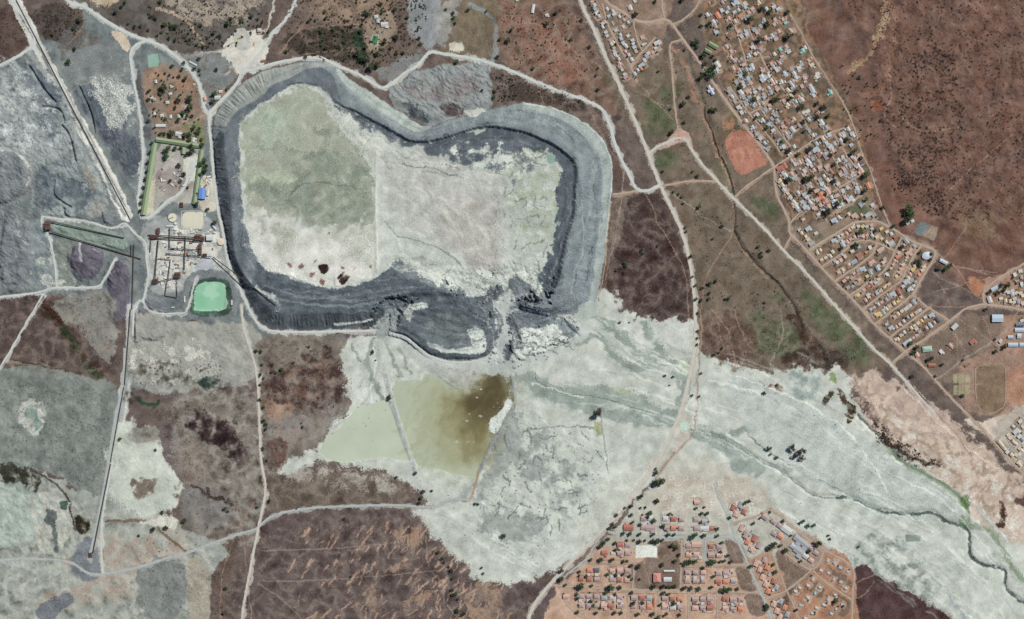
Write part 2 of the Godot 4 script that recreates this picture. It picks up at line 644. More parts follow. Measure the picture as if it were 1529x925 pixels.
func _shape_land() -> void:
	for y in gh:
		for x in gw:
			var i := y * gw + x
			H[i] = (hn2[i] / 255.0 - 0.5) * 2.0 + (hn[i] / 255.0 - 0.5) * 0.8
	# the mud settled level
	raise(MUD, 0.0, 3.0, {"level": 0.2, "rough": 0.5, "coarse": 0.7})
	# the hillside in the north-east
	raise([1230,-80, 1290,60, 1330,220, 1400,330, 1529,380, 1640,360, 1640,-80], 6.0, 12.0, {"rough": 1.8, "coarse": 9.0, "s": true})
	# broken ground of the mine: humps, cuts and dumps
	raise([-60,100, 40,80, 90,120, 150,230, 190,330, 180,430, -60,440], 3.0, 8.0, {"rough": 4.0, "coarse": 8.0})
	raise([110,130, 170,110, 195,130, 205,190, 190,250, 150,190], 4.0, 6.0, {"rough": 4.0, "coarse": 6.0})
	raise([580,135, 640,105, 700,92, 735,105, 735,150, 690,165, 640,180, 600,160], 4.0, 6.0, {"rough": 3.0, "coarse": 9.0})
	raise([-60,700, 60,720, 130,760, 140,830, 60,850, -60,840], 1.0, 6.0, {"rough": 3.5, "coarse": 4.0})
	raise([200,490, 380,500, 380,560, 200,570], 1.0, 6.0, {"rough": 2.4, "coarse": 3.0})
	raise([-60,560, 160,580, 150,720, -60,690], 0.5, 4.0, {"rough": 2.0, "coarse": 2.0})
	raise([200,830, 330,840, 320,960, 190,960], 0.5, 5.0, {"rough": 2.4, "coarse": 3.0})
	# old workings: scarps with a shaded foot
	for a in [[44,100, 55,118, 66,135, 82,152], [64,160, 88,164, 95,182], [92,188, 104,206, 112,240], [80,270, 80,292, 105,310], [118,130, 135,170, 140,198], [95,312, 97,322, 120,332]]:
		ridge(a, 0.6, 2.4, -8.0)
	for a in [[100,190, 118,240, 165,305, 190,335], [60,60, 110,165, 175,290], [180,240, 190,180, 160,130]]:
		ridge(a, 3.0, 8.0, 2.5)
	furrow([-60,215, 10,225, 38,240, 44,262, 36,300, -60,310], 1.2, 3.0, 2.2, 14.0)
	furrow([2,330, 45,330, 48,412, 20,428, 0,414], 1.35, 3.0, 2.2, 12.0)
	furrow([112,135, 150,130, 146,160, 160,190, 205,205, 213,232, 195,262, 165,230, 140,190], 0.4, 6.0, 2.6, 30.0)
	furrow([-60,100, 40,85, 95,165, 115,240, 70,330, -60,320], 0.9, 11.0, 2.0, 60.0)
	furrow([580,135, 640,105, 700,92, 735,105, 735,150, 690,165, 640,180], -0.9, 12.0, 3.0, 50.0)
	furrow([165,640, 240,640, 265,690, 258,760, 180,760], 0.3, 5.0, 0.7, 30.0)
	_shape_dam()
	furrow([395,410, 470,432, 560,425, 640,430, 640,455, 420,466], 1.45, 9.0, 2.0, 14.0)
	# the lower wall south of the dam, its crest still standing
	raise([604,446, 640,440, 735,446, 740,480, 738,516, 724,531, 690,537, 648,531, 622,517, 600,502, 580,496, 590,478], 0.0, 7.0, {"level": 13.0, "rough": 2.0, "coarse": 6.0})
	raise([608,436, 735,442, 735,470, 660,476, 606,462], 5.0, 9.0, {"coarse": 4.0, "rough": 2.0})
	ridge([596,484, 624,500, 648,514, 690,520, 722,514], 1.5, 4.0, 3.0)
	ridge([612,462, 650,472, 690,482, 715,492], 1.0, 5.0, 2.5)
	ridge([604,474, 640,490, 680,498], 1.0, 4.0, -2.5)
	furrow([584,488, 600,496, 640,520, 690,530, 735,522, 738,540, 690,542, 640,534, 600,506], 0.35, 5.0, 2.4, 10.0)
	raise([640,470, 700,468, 725,490, 716,512, 690,515, 650,505], -2.0, 6.0, {"coarse": 2.0})
	# the breaches
	raise([668,412, 700,400, 760,398, 800,402, 822,425, 812,440, 790,446, 774,455, 764,480, 764,505, 772,532, 752,545, 738,540, 738,505, 734,478, 725,458, 690,446], 0.0, 4.0, {"level": 4.5, "rough": 8.0, "coarse": 6.0, "warp": 20.0})
	raise([746,440, 764,440, 762,480, 764,520, 756,540, 742,538, 744,490], 0.0, 3.0, {"level": 0.5, "rough": 2.5})
	raise([566,452, 590,444, 612,446, 616,456, 600,466, 588,478, 577,492, 560,496, 552,480], 0.0, 4.0, {"level": 7.0, "rough": 11.0, "coarse": 5.0, "warp": 22.0})
	raise([574,478, 584,470, 580,500, 566,502], 0.0, 2.0, {"level": 0.5, "rough": 2.0})
	raise([770,474, 800,490, 828,484, 846,476, 864,486, 852,504, 822,520, 790,531, 770,530, 763,505], 6.0, 2.0, {"rough": 6.0, "coarse": 4.0, "warp": 8.0})
	ridge([826,478, 838,476, 850,490, 862,500], 1.0, 3.0, -5.0)
	ridge([762,478, 772,500, 776,525], 3.0, 4.0, -5.0)
	ridge([564,232, 562,300, 563,350, 564,405], 2.0, 3.0, 1.8)
	# broken crust of the spilled tailings
	raise([735,620, 800,600, 830,640, 900,650, 900,720, 860,790, 790,800, 735,770, 712,730], 1.0, 6.0, {"rough": 2.2, "coarse": 4.0})
	raise([940,560, 1030,540, 1030,480, 920,480], 0.0, 4.0, {"rough": 0.6})
	# ponds
	raise(POND_EAST, 0.0, 2.0, {"level": -0.8})
	raise(POND_WEST, 0.0, 2.0, {"level": -0.8})
	for a in [[575,560, 583,590, 594,628, 605,660, 615,690, 620,705], [764,560, 768,590, 766,613, 739,655, 723,688, 708,735]]:
		ridge(a, 2.5, 3.0, 2.0)
	raise([282,412, 345,410, 348,474, 280,476], 3.0, 4.0)
	raise(GREEN_POND, 0.0, 2.0, {"level": 1.0})
	raise([219,82, 236,80, 237,99, 221,100], 0.0, 2.0, {"level": -0.6})
	raise([274,317, 300,316, 303,320, 303,336, 300,341, 274,340, 271,335, 271,321], 0.0, 1.0, {"level": 1.2})
	for a in HEAPS:
		raise(a[0], a[1], a[2], {"rough": 2.4, "coarse": 3.5, "warp": 3.0})
	# gullies and stream beds
	for a in [
		[1042,645, 1080,655, 1110,672, 1140,690, 1165,703, 1190,722, 1215,740, 1250,742, 1280,746, 1305,758, 1350,768, 1392,764, 1410,778, 1435,785, 1447,796, 1450,830, 1470,845, 1498,850, 1504,880, 1530,900, 1570,930],
		[1030,65, 1030,100, 1042,130, 1055,165, 1062,200, 1072,230, 1085,258, 1093,285, 1096,310, 1097,345, 1110,370, 1135,400, 1165,430, 1185,455, 1195,485, 1222,515, 1232,540],
		[1280,620, 1300,640, 1330,670, 1345,690, 1380,710, 1415,730, 1440,755, 1448,785]]:
		ridge(a, 1.5, 4.0, -3.0)
	ridge([195,-60, 0,-60], 1.0, 1.0, 0.0)
	# the causeway under the main road across the mud
	ridge([1038,470, 1038,512, 1033,545, 1025,582, 1015,618, 1002,648, 975,690, 915,776, 839,854], 7.0, 6.0, 1.8)
	# rail and conveyor banks
	ridge([22,0, 60,70, 110,160, 160,250, 196,330], 8.0, 6.0, 1.8)
	ridge([197,365, 196,462, 190,540, 176,625, 160,730, 136,838], 10.0, 5.0, 1.0)
	raise([82,330, 186,352, 178,376, 82,350], 2.5, 3.0)
	for a in [[24,0, 195,329], [77,331, 186,356], [76,346, 210,387], [195,462, 186,575], [185,578, 165,690], [165,693, 139,826], [200,365, 197,462]]:
		_ramp(a)
	# which piece each cell belongs to
	mark(MUD, 3)
	mark(TOE, 1)
	mark(CREST_IN, 2)
	mark(LOWER_WALL, 4)
	mark(POND_EAST, 10)
	mark(POND_WEST, 11)
	mark(GREEN_POND, 12, true)
	mark([219,82, 236,80, 237,99, 221,100], 13, true)
	mark([274,317, 300,316, 303,320, 303,336, 300,341, 274,340, 271,335, 271,321], 14, true)
	for k in HEAPS.size():
		mark(HEAPS[k][0], 20 + k)
	for k in ROADS.size():
		_bed(ROADS[k])

# an even grade under each long conveyor
func _ramp(r: Array) -> void:
	var a := Vector2(r[0], r[1])
	var d := Vector2(r[2], r[3]) - a
	var h0 := ground_y(a.x, a.y)
	var h1 := ground_y(r[2], r[3])
	var l2 := d.length_squared()
	for y in range(maxi(0, int((minf(r[1], r[3]) - 6 - PY0) / GS)), int((maxf(r[1], r[3]) + 6 - PY0) / GS) + 2):
		for x in range(maxi(0, int((minf(r[0], r[2]) - 6 - PX0) / GS)), int((maxf(r[0], r[2]) + 6 - PX0) / GS) + 2):
			var q := Vector2(PX0 + x * GS, PY0 + y * GS) - a
			var t := clampf(q.dot(d) / l2, 0.0, 1.0)
			var e := (q - d * t).length()
			if e < 6.0:
				H[y * gw + x] = lerpf(lerpf(h0, h1, t), H[y * gw + x], clampf((e - 3.0) / 3.0, 0.0, 1.0))

# a level bed under each road, so that it lies in the land
func _bed(r: Array) -> void:
	var p := smooth_line(r[1], false, 4.0)
	var ys := PackedFloat32Array()
	for q in p:
		ys.append(ground_y(q.x, q.y))
	for pass_ in 3:
		var z := ys.duplicate()
		for i in ys.size():
			var s := 0.0
			for k in range(-2, 3):
				s += z[clampi(i + k, 0, z.size() - 1)]
			ys[i] = s / 5.0
	var hw: float = r[0] * 0.5 + 1.8
	for i in p.size() - 1:
		var a := p[i]
		var b := p[i + 1]
		var d := b - a
		var l2 := maxf(0.01, d.length_squared())
		for y in range(maxi(0, int((minf(a.y, b.y) - hw - PY0) / GS)), mini(gh, int((maxf(a.y, b.y) + hw - PY0) / GS) + 2)):
			for x in range(maxi(0, int((minf(a.x, b.x) - hw - PX0) / GS)), mini(gw, int((maxf(a.x, b.x) + hw - PX0) / GS) + 2)):
				var q := Vector2(PX0 + x * GS, PY0 + y * GS) - a
				var t := clampf(q.dot(d) / l2, 0.0, 1.0)
				if (q - d * t).length() < hw:
					H[y * gw + x] = lerpf(ys[i], ys[i + 1], t) - 0.25

# ---------------------------------------------------------------- meshes of the land
func _land_mesh(ids: Dictionary, m: Material, skip_border := 0) -> ArrayMesh:
	var remap := PackedInt32Array()
	remap.resize(gw * gh)
	remap.fill(-1)
	var v := PackedVector3Array()
	var nn := PackedVector3Array()
	var uv := PackedVector2Array()
	var ix := PackedInt32Array()
	var sc := U * GS
	var inv := 1.0 / (2.0 * sc)
	var nl := 0
	for y in gh - 1:
		var r := y * gw
		for x in gw - 1:
			var i := r + x
			if not ids.has(cell[i]):
				continue
			for k in 4:
				var j := i + (k & 1) + (gw if k > 1 else 0)
				if remap[j] < 0:
					remap[j] = nl
					nl += 1
					var X := x + (k & 1)
					var Y := y + (1 if k > 1 else 0)
					v.append(Vector3(wx(PX0 + X * GS), H[j], wz(PY0 + Y * GS)))
					uv.append(Vector2(X * GS / PW, Y * GS / PH))
					var hx := (H[j + 1] - H[j - 1]) * inv if X > 0 and X < gw - 1 else 0.0
					var hz := (H[j + gw] - H[j - gw]) * inv if Y > 0 and Y < gh - 1 else 0.0
					nn.append(Vector3(-hx, 1.0, -hz).normalized())
			var a := remap[i]
			var b := remap[i + 1]
			var c := remap[i + gw]
			var d := remap[i + gw + 1]
			ix.append(a); ix.append(b); ix.append(d)
			ix.append(a); ix.append(d); ix.append(c)
	var arr := []
	arr.resize(Mesh.ARRAY_MAX)
	arr[Mesh.ARRAY_VERTEX] = v
	arr[Mesh.ARRAY_NORMAL] = nn
	arr[Mesh.ARRAY_TEX_UV] = uv
	arr[Mesh.ARRAY_INDEX] = ix
	var me := ArrayMesh.new()
	me.add_surface_from_arrays(Mesh.PRIMITIVE_TRIANGLES, arr)
	me.surface_set_material(0, m)
	return me

func _build_land() -> void:
	# grit: fine speckle of stones, tufts and crusts
	for i in tw * th:
		var cx := int((i % tw) / (TS * GS))
		var cy := int((i / tw) / (TS * GS))
		var id := cell[cy * gw + cx]
		if id >= 10 and id < 20:
			continue
		var g := ((nf[i] - 128) * (120 + na[i] / 2) + (nr[i] - 140) * (40 + nb[i] / 2)) >> 9
		var j := i * 3
		buf[j] = clampi(buf[j] + g, 0, 255)
		buf[j + 1] = clampi(buf[j + 1] + g, 0, 255)
		buf[j + 2] = clampi(buf[j + 2] + g, 0, 255)
	var im := Image.create_from_data(tw, th, false, Image.FORMAT_RGB8, buf)
	var tex := ImageTexture.create_from_image(im)
	var earth := StandardMaterial3D.new()
	earth.resource_name = "earth"
	earth.albedo_texture = tex
	earth.albedo_color = gain_tint
	earth.roughness = 0.97
	earth.metallic_specular = 0.15
	var water: StandardMaterial3D = earth.duplicate()
	water.resource_name = "silty_water"
	water.roughness = 0.12
	water.metallic_specular = 0.5
	var g := part("ground", _land_mesh({0: 1}, earth), self)
	tag(g, "brown veld, grey mine waste and bare red soil", "ground", "", "structure")
	# the veld goes on beyond the surveyed sheet, out to the horizon
	var st := begin()
	var x0 := wx(PX0)
	var x1 := wx(PX0 + (gw - 1) * GS)
	var z0 := wz(PY0)
	var z1 := wz(PY0 + (gh - 1) * GS)
	var far := 28000.0
	var yb := -0.6
	for r in [[-far, -far, far, z0], [-far, z1, far, far], [-far, z0, x0, z1], [x1, z0, far, z1]]:
		quad(st, Vector3(r[0], yb, r[1]), Vector3(r[2], yb, r[1]), Vector3(r[2], yb, r[3]), Vector3(r[0], yb, r[3]))
	var outer := part("veld_ground", done(st, grainy("dry_veld", Color("#7a6a62"), Color("#5f524d"), 0.004)), self)
	tag(outer, "dry brown veld stretching away beyond the mine and townships", "ground", "", "structure")
	var mud := part("mud_ground", _land_mesh({3: 1}, earth), self)
	tag(mud, "pale grey tailings mud spread over the valley floor", "mudflow", "", "structure")
	var dam := thing("tailings_dam", Vector3.ZERO, 0.0, "huge grey kidney-shaped tailings dam with its southern wall breached", "dam")
	part("embankment", _land_mesh({1: 1}, earth), dam)
	var beach := part("tailings_beach", _land_mesh({2: 1}, earth), dam)
	beach.set_meta("label", "pale and greenish dried tailings inside the dam")
	var low := part("lower_wall", _land_mesh({4: 1}, earth), dam)
	low.set_meta("label", "curved lower wall between the two breaches")
	for a in [[10, "water", "silt pond shading from pale green to brown below the breached dam"], [11, "water", "pale green shallow pond west of the tree-topped dike"], [12, "pond_water", "square bright green lined pond beside the mine plant"], [13, "pond_water", "small grey-green pond above the mine village"], [14, "basin_water", "cream coloured water in the rounded rectangular basin of the plant"]]:
		var o := part(numbered(a[1]), _land_mesh({a[0]: 1}, water), self)
		tag(o, a[2], "water", "", "structure")
	var hl := ["dark purple-grey heap of crushed rock below the sloping conveyors", "long dark purple-grey heap beside the north-south conveyor", "dark purple-grey heap with a pale ramp beside the winding track", "small oval dark grey heap enclosed by the winding track", "small round grey heap beside the end of the long conveyor", "ribbed grey dump of spread waste at the western mine edge north of the sloping conveyors", "ribbed grey dump with a straight white scarp south-west of the sloping conveyors"]
	for k in HEAPS.size():
		var o := part(numbered("waste_heap"), _land_mesh({20 + k: 1}, earth), self)
		tag(o, hl[k], "heap", "waste heaps of the mine")

func _paint_land() -> void:
	var all := [-60,-60, 1590,-60, 1590,986, -60,986]
	lay(all, "#7d6f68", "#5d514e", {"flat": true, "r": 0.0, "f": 0.0})
	lay(all, "#87786c", "#6b6058", {"flat": true, "r": 0.0, "f": 0.0, "m": 0.35, "n": "c", "a": 0.6})
	# north-east hillside
	lay([1165,-60, 1200,40, 1240,110, 1280,200, 1300,290, 1340,340, 1400,390, 1440,430, 1500,410, 1600,360, 1600,-60], "#8f6e61", "#604a42", {"f": 8.0, "r": 14.0})
	lay([1165,-60, 1200,40, 1240,110, 1280,200, 1300,290, 1340,340, 1400,390, 1600,360, 1600,-60], "#957163", "#78584c", {"m": 0.4, "n": "c", "a": 0.7, "g": 4})
	lay([1240,-40, 1500,-40, 1600,200, 1600,330, 1420,300, 1320,230], "#7d6a64", "#62514c", {"m": 0.4, "n": "b", "a": 0.5, "g": 3})
	for a in [[1440,0, 1490,10, 1500,30, 1460,25], [1500,150, 1540,150, 1540,180, 1510,175], [1420,235, 1440,232, 1438,250, 1420,248], [1330,320, 1380,310, 1390,340, 1350,345]]:
		lay(a, "#9f7a6b", "#876458", {"f": 6.0, "r": 12.0, "a": 0.5})
	stroke([1332,0, 1334,60, 1326,100, 1318,130, 1290,140], 10.0, "#a07a66", "#8b6757", {"f": 6.0, "r": 8.0, "a": 0.6})
	stroke([1322,-10, 1320,25, 1312,50, 1300,75, 1285,90, 1265,105], 7.0, "#b59a78", "#9c8468", {"f": 3.0, "r": 8.0, "m": 0.6, "n": "f", "g": 4})
	lay([1300,150, 1318,148, 1320,164, 1302,166], "#a3725f", "#90614f", {"flat": true, "r": 2.0})
	lay([1195,22, 1222,12, 1224,30, 1200,38], "#8b7364", "#7c6659", {"flat": true, "r": 2.0})
	lay([1430,320, 1475,315, 1490,345, 1480,360, 1440,350], "#8c7460", "#776352", {"f": 4.0, "r": 12.0, "a": 0.8})
	# brown valley between the roads and the townships
	lay([895,110, 960,90, 1010,70, 1060,120, 1110,190, 1150,240, 1180,350, 1260,450, 1330,540, 1260,560, 1120,552, 1060,540, 1038,470, 1030,380, 1000,300, 960,210], "#87796b", "#665c50", {"f": 4.0, "r": 10.0})
	for a in [[985,125, 1010,130, 1005,160, 990,150], [960,150, 1000,165, 1005,190, 970,200], [1080,190, 1095,215, 1110,190, 1090,170], [1070,250, 1085,240, 1092,265, 1078,270], [1120,290, 1150,300, 1165,330, 1140,325, 1122,305], [1110,470, 1150,470, 1190,490, 1200,525, 1160,535, 1120,510], [1195,430, 1250,470, 1300,520, 1280,545, 1230,500], [1075,100, 1095,120, 1075,128], [1175,300, 1190,330, 1200,345, 1180,340], [1210,385, 1230,400, 1215,405], [975,230, 1010,225, 1005,250, 980,255], [1150,425, 1165,425, 1175,450, 1160,455]]:
		lay(a, "#667055", "#4f5c45", {"f": 5.0, "r": 10.0, "a": 0.75, "m": 0.72, "n": "b"})
	lay([1050,480, 1110,470, 1130,520, 1100,550, 1055,525], "#7a645b", "#64504a", {"f": 5.0, "r": 10.0, "a": 0.8})
	# wet ground where the stream meets the mud
	stroke([1185,470, 1200,500, 1225,520, 1240,545], 16.0, "#5d4a41", "#463a34", {"f": 5.0, "r": 10.0, "a": 0.85})
	lay([1165,535, 1210,520, 1250,520, 1265,548, 1180,550], "#5f4b45", "#47403a", {"f": 4.0, "r": 10.0, "a": 0.8})
	# dark field east of the dam
	lay([917,300, 960,290, 985,290, 1005,330, 1022,380, 1030,420, 1034,474, 1000,480, 950,472, 925,448, 903,425, 908,380, 915,330], "#665751", "#4e4342", {"f": 3.0, "r": 5.0})
	lay([940,330, 1000,360, 1015,420, 990,450, 930,440, 925,380], "#5c4a47", "#48393a", {"f": 5.0, "m": 0.55, "n": "a", "a": 0.7, "g": 4})
	lay([915,290, 930,285, 935,310, 922,360, 910,380], "#8b8072", "#746a60", {"f": 4.0, "r": 6.0, "a": 0.8})
	# red soil north of the dam
	lay([735,-20, 800,-10, 860,10, 880,50, 900,110, 930,180, 905,165, 850,140, 770,105, 735,60], "#8f7263", "#6f5a50", {"f": 5.0, "r": 10.0})
	for a in [[770,20, 820,40, 850,90, 860,125, 830,120, 790,80, 765,45], [800,50, 850,60, 880,110, 850,120], [730,5, 760,0, 770,40, 745,30], [820,100, 860,100, 858,122, 830,122]]:
		lay(a, "#aa7e6b", "#90695a", {"f": 5.0, "r": 12.0, "a": 0.7, "m": 0.7, "n": "a", "g": 3})
	lay([880,165, 895,160, 930,230, 940,280, 920,280, 905,210], "#75635b", "#5d504b", {"f": 3.0, "r": 4.0})
	lay([765,125, 800,130, 850,150, 880,165, 845,165, 800,152, 765,150], "#64574f", "#4e4541", {"f": 4.0, "r": 6.0})
	# scrub and old pits in the north
	lay([95,-30, 120,10, 200,45, 260,80, 330,80, 350,60, 390,20, 420,-30], "#7b756f", "#57524e", {"f": 4.0, "r": 10.0})
	lay([235,-20, 390,-20, 370,25, 330,35, 290,30, 255,10], "#b7ad9b", "#94887c", {"f": 3.0, "r": 18.0, "m": 0.62, "n": "a"})
	lay([120,-20, 175,-20, 170,8, 140,5], "#c4b496", "#a1937e", {"f": 3.0, "r": 10.0})
	stroke([235,12, 265,22, 290,48, 303,66], 4.0, "#bba591", "#a08b7a", {"r": 5.0})
	lay([410,25, 440,-30, 640,-30, 640,60, 590,100, 540,95, 470,85, 410,80], "#85746a", "#5f5450", {"f": 5.0, "r": 10.0})
	lay([450,-10, 570,-10, 560,40, 500,35, 470,25], "#a08a75", "#7d6c60", {"f": 5.0, "r": 14.0, "m": 0.6, "n": "b"})
	lay([430,50, 540,45, 545,90, 470,85, 425,70], "#5d5249", "#46423c", {"f": 4.0, "r": 10.0, "m": 0.7, "n": "a"})
	lay([526,45, 540,42, 545,80, 540,96, 530,90], "#3f5440", "#34463a", {"f": 3.0, "r": 8.0, "m": 0.8})
	lay([555,20, 590,20, 585,60, 555,80, 545,60], "#a3917e", "#87776a", {"f": 4.0, "r": 8.0})
	lay([612,-20, 650,-20, 655,30, 650,70, 640,78, 625,60, 610,45], "#979a9b", "#7f8488", {"f": 3.0, "r": 8.0})
	lay([660,-20, 735,-20, 745,40, 738,85, 680,80, 655,75, 665,40], "#8a7b66", "#6e6558", {"f": 4.0, "r": 7.0})
	lay([650,20, 675,-10, 690,0, 675,40, 662,70, 650,60], "#a9a9a4", "#8d8f8f", {"f": 4.0, "r": 10.0, "a": 0.8})
	lay([670,65, 690,62, 692,75, 672,76], "#d2cdbb", "#b5b0a2", {"r": 5.0})
	stroke([700,5, 725,18, 738,35, 740,60, 736,90], 6.0, "#8f9494", "#7c8183", {"r": 3.0})
	# pale cleared yard beside the haul road
	lay([352,50, 380,42, 395,60, 400,85, 385,105, 350,110, 335,95, 330,75], "#d8d6ca", "#bcbab0", {"f": 2.0, "r": 8.0})
	for a in [[380,60, 398,40, 405,15, 410,-10], [395,60, 415,40, 432,15], [350,95, 335,110, 325,125], [352,60, 340,70, 318,78, 290,80]]:
		stroke(a, 4.0, "#cfcec3", "#b7b6ad", {"f": 1.5, "r": 5.0, "a": 0.85})
	lay([350,45, 366,42, 374,70, 358,75, 348,62], "#bdbdb4", "#a3a49e", {"f": 2.0, "r": 4.0})
	# grey mine ground in the west
	lay([-60,92, 0,96, 48,70, 60,55, 100,5, 130,12, 200,52, 262,84, 300,125, 318,180, 322,280, 335,372, 370,445, 395,492, 512,500, 470,540, 392,520, 395,560, 300,585, 190,572, 196,470, 90,440, -60,450], "#8a9290", "#626b70", {"f": 3.0, "r": 8.0})
	lay([-60,20, 0,10, 20,10, 45,50, 30,75, -60,100], "#6f5c55", "#574a47", {"f": 3.0, "r": 6.0})
	lay([45,25, 60,8, 105,5, 124,25, 120,48, 100,65, 80,62, 62,50], "#6d605a", "#4f4845", {"f": 2.0, "r": 8.0})
	lay([85,55, 120,40, 150,60, 185,90, 160,110, 110,110, 90,90], "#77726c", "#5f5d5b", {"f": 4.0, "r": 10.0, "m": 0.75})
	lay([-60,95, 20,90, 60,110, 95,165, 110,210, 70,240, -60,215], "#a3aaa7", "#7f888b", {"f": 4.0, "r": 14.0, "m": 0.6, "n": "r", "g": 5})
	lay([-60,130, 40,150, 50,190, -60,200], "#b9c2bd", "#9da9a8", {"f": 4.0, "r": 16.0, "m": 0.4, "n": "a"})
	lay([30,100, 60,110, 90,160, 80,200, 50,190, 40,150], "#7f898f", "#6b757c", {"f": 5.0, "r": 12.0, "m": 0.7, "n": "b", "g": 4})
	lay([135,110, 180,105, 195,125, 190,180, 170,190, 150,175, 140,140], "#b9bbb3", "#8d9496", {"f": 3.0, "r": 16.0, "m": 0.62, "n": "a"})
	lay([110,130, 140,130, 155,185, 190,200, 205,230, 195,260, 165,230, 130,170], "#767e85", "#5f676e", {"f": 2.0, "r": 8.0, "a": 0.95})
	lay([185,220, 212,215, 212,240, 205,262, 195,250], "#c6ccc6", "#b2b9b5", {"f": 2.0, "r": 8.0})
	lay([-10,225, 30,232, 45,246, 46,275, 38,300, -20,310, -60,300, -60,225], "#8d9290", "#777d7f", {"f": 3.0, "r": 5.0})
	stroke([0,226, 28,232, 40,242, 44,258, 38,276], 4.0, "#c7c8bd", "#a9aaa2", {"r": 5.0, "m": 0.7})
	lay([0,330, 45,330, 48,410, 30,430, -10,425, -20,370], "#8b9190", "#747a7d", {"f": 3.0, "r": 4.0})
	stroke([36,358, 42,385, 44,408], 3.0, "#d3d2c4", "#b7b7ab", {"r": 3.0})
	lay([60,250, 90,245, 135,260, 150,290, 120,315, 80,315, 55,300], "#8b9796", "#6f7b82", {"f": 4.0, "r": 12.0, "m": 0.7, "n": "b", "g": 5})
	lay([120,255, 138,258, 145,285, 128,290], "#a29888", "#8d857a", {"f": 3.0, "r": 8.0, "a": 0.7})
	lay([130,300, 155,295, 160,315, 140,325, 125,318], "#a7a49a", "#8a8984", {"f": 3.0, "r": 8.0, "m": 0.7})
	lay([84,330, 186,353, 178,374, 86,349], "#8f9f93", "#7d8d85", {"f": 2.0, "r": 4.0})
	lay([80,355, 110,360, 106,400, 115,425, 90,428, 78,390], "#8d938a", "#737c78", {"f": 3.0, "r": 6.0})
	for k in HEAPS.size():
		var dark: bool = k < 5
		lay(HEAPS[k][0], "#77737f" if dark and k != 3 and k != 4 else "#848b8d", "#5d5a66" if dark and k != 3 and k != 4 else "#6c7377", {"r": 3.0, "f": 1.0})
	stroke([117,362, 119,378, 122,388], 4.0, "#a9b0af", "#949a9c", {"r": 3.0})
	lay([204,482, 216,482, 218,490, 206,492], "#a3a4ab", "#8f9098", {"r": 3.0})
	# benches, crusts and tip faces of the workings
	stroke([16,-10, 54,66, 104,160, 154,250, 188,322], 18.0, "#d0d0c6", "#b3b6af", {"f": 1.0, "r": 3.0, "a": 1.0})
	stroke([197,462, 192,540, 182,600, 168,690, 152,770, 138,836], 19.0, "#b6b9b7", "#989d9d", {"f": 2.0, "r": 4.0, "a": 0.9})
	stroke([203,470, 198,540, 188,600, 175,690, 160,770, 150,840], 3.0, "#c9cac2", "#b3b5ae", {"f": 1.0, "r": 3.0})
	stroke([190,470, 184,540, 174,600, 160,690], 2.0, "#bfc2bd", "#a9adaa", {"f": 1.0, "r": 3.0})
	stroke([28,20, 64,86, 114,176, 164,266, 186,306], 1.6, "#8a908f", "#7a8081", {"f": 0.6, "r": 2.0})
	stroke([52,62, 72,100, 92,140, 122,190, 147,240, 168,288, 186,322], 4.0, "#8a9193", "#757d80", {"f": 1.5, "r": 4.0, "a": 0.85})
	stroke([40,72, 56,96, 80,130, 100,170, 118,215, 140,260, 160,300], 8.0, "#a3a9a7", "#8d9496", {"f": 2.0, "r": 5.0, "a": 0.8})
	lay([-60,110, 30,100, 60,125, 90,165, 100,210, 60,225, -60,215], "#c6ccc7", "#adb5b4", {"f": 2.0, "r": 20.0, "m": 0.42, "n": "a", "g": 7})
	lay([-60,140, 60,140, 90,200, -60,210], "#d3d8d3", "#c0c7c4", {"f": 2.0, "r": 20.0, "m": 0.3, "n": "b", "g": 7})
	lay([-60,110, 90,120, 100,210, -60,215], "#6c767d", "#5d676f", {"f": 2.0, "r": 16.0, "m": 0.26, "n": "b", "g": 6})
	lay([50,105, 75,118, 95,150, 84,156, 62,130], "#6f7980", "#5c666d", {"f": 2.0, "r": 10.0, "m": 0.75})
	lay([138,108, 182,104, 196,126, 192,182, 168,190, 148,172], "#d2d3ca", "#b9bcb6", {"f": 2.0, "r": 20.0, "m": 0.4, "n": "f", "g": 6})
	lay([120,140, 146,150, 160,190, 150,200, 132,180], "#6b747b", "#565f67", {"f": 2.0, "r": 8.0, "m": 0.8})
	lay([150,195, 200,205, 212,232, 196,262, 170,235], "#6d767d", "#585f67", {"f": 2.0, "r": 8.0, "m": 0.8})
	lay([50,225, 130,215, 160,270, 150,310, 110,325, 60,318, 48,280], "#a7afad", "#8b9496", {"f": 3.0, "r": 16.0, "m": 0.42, "n": "a", "g": 6})
	lay([48,255, 85,250, 90,300, 60,312], "#69737b", "#59636b", {"f": 2.0, "r": 14.0, "m": 0.6, "n": "b", "g": 5})
	lay([90,275, 120,265, 140,300, 105,320], "#6f7a80", "#5d686e", {"f": 2.0, "r": 14.0, "m": 0.45, "n": "c", "g": 5})
	lay([50,330, 75,345, 84,425, 50,432, 44,380], "#8f9998", "#727c81", {"f": 2.0, "r": 10.0})
	lay([60,385, 100,395, 98,425, 66,425], "#c3c6bb", "#a9ada5", {"f": 2.0, "r": 12.0, "m": 0.4, "n": "a", "g": 7})
	lay([92,85, 150,62, 190,90, 192,120, 150,112, 100,120], "#8c9191", "#72787a", {"f": 3.0, "r": 10.0, "m": 0.7})
	lay([165,45, 185,52, 195,70, 188,78], "#cdbfa9", "#b8ab98", {"f": 1.0, "r": 4.0})
	lay([196,95, 206,100, 222,180, 226,205, 214,215, 206,150], "#6f7273", "#595c5d", {"f": 2.0, "r": 5.0, "m": 0.8})
	lay([262,85, 330,82, 350,105, 340,130, 312,150, 298,118], "#8f9391", "#737879", {"f": 3.0, "r": 8.0, "m": 0.75})
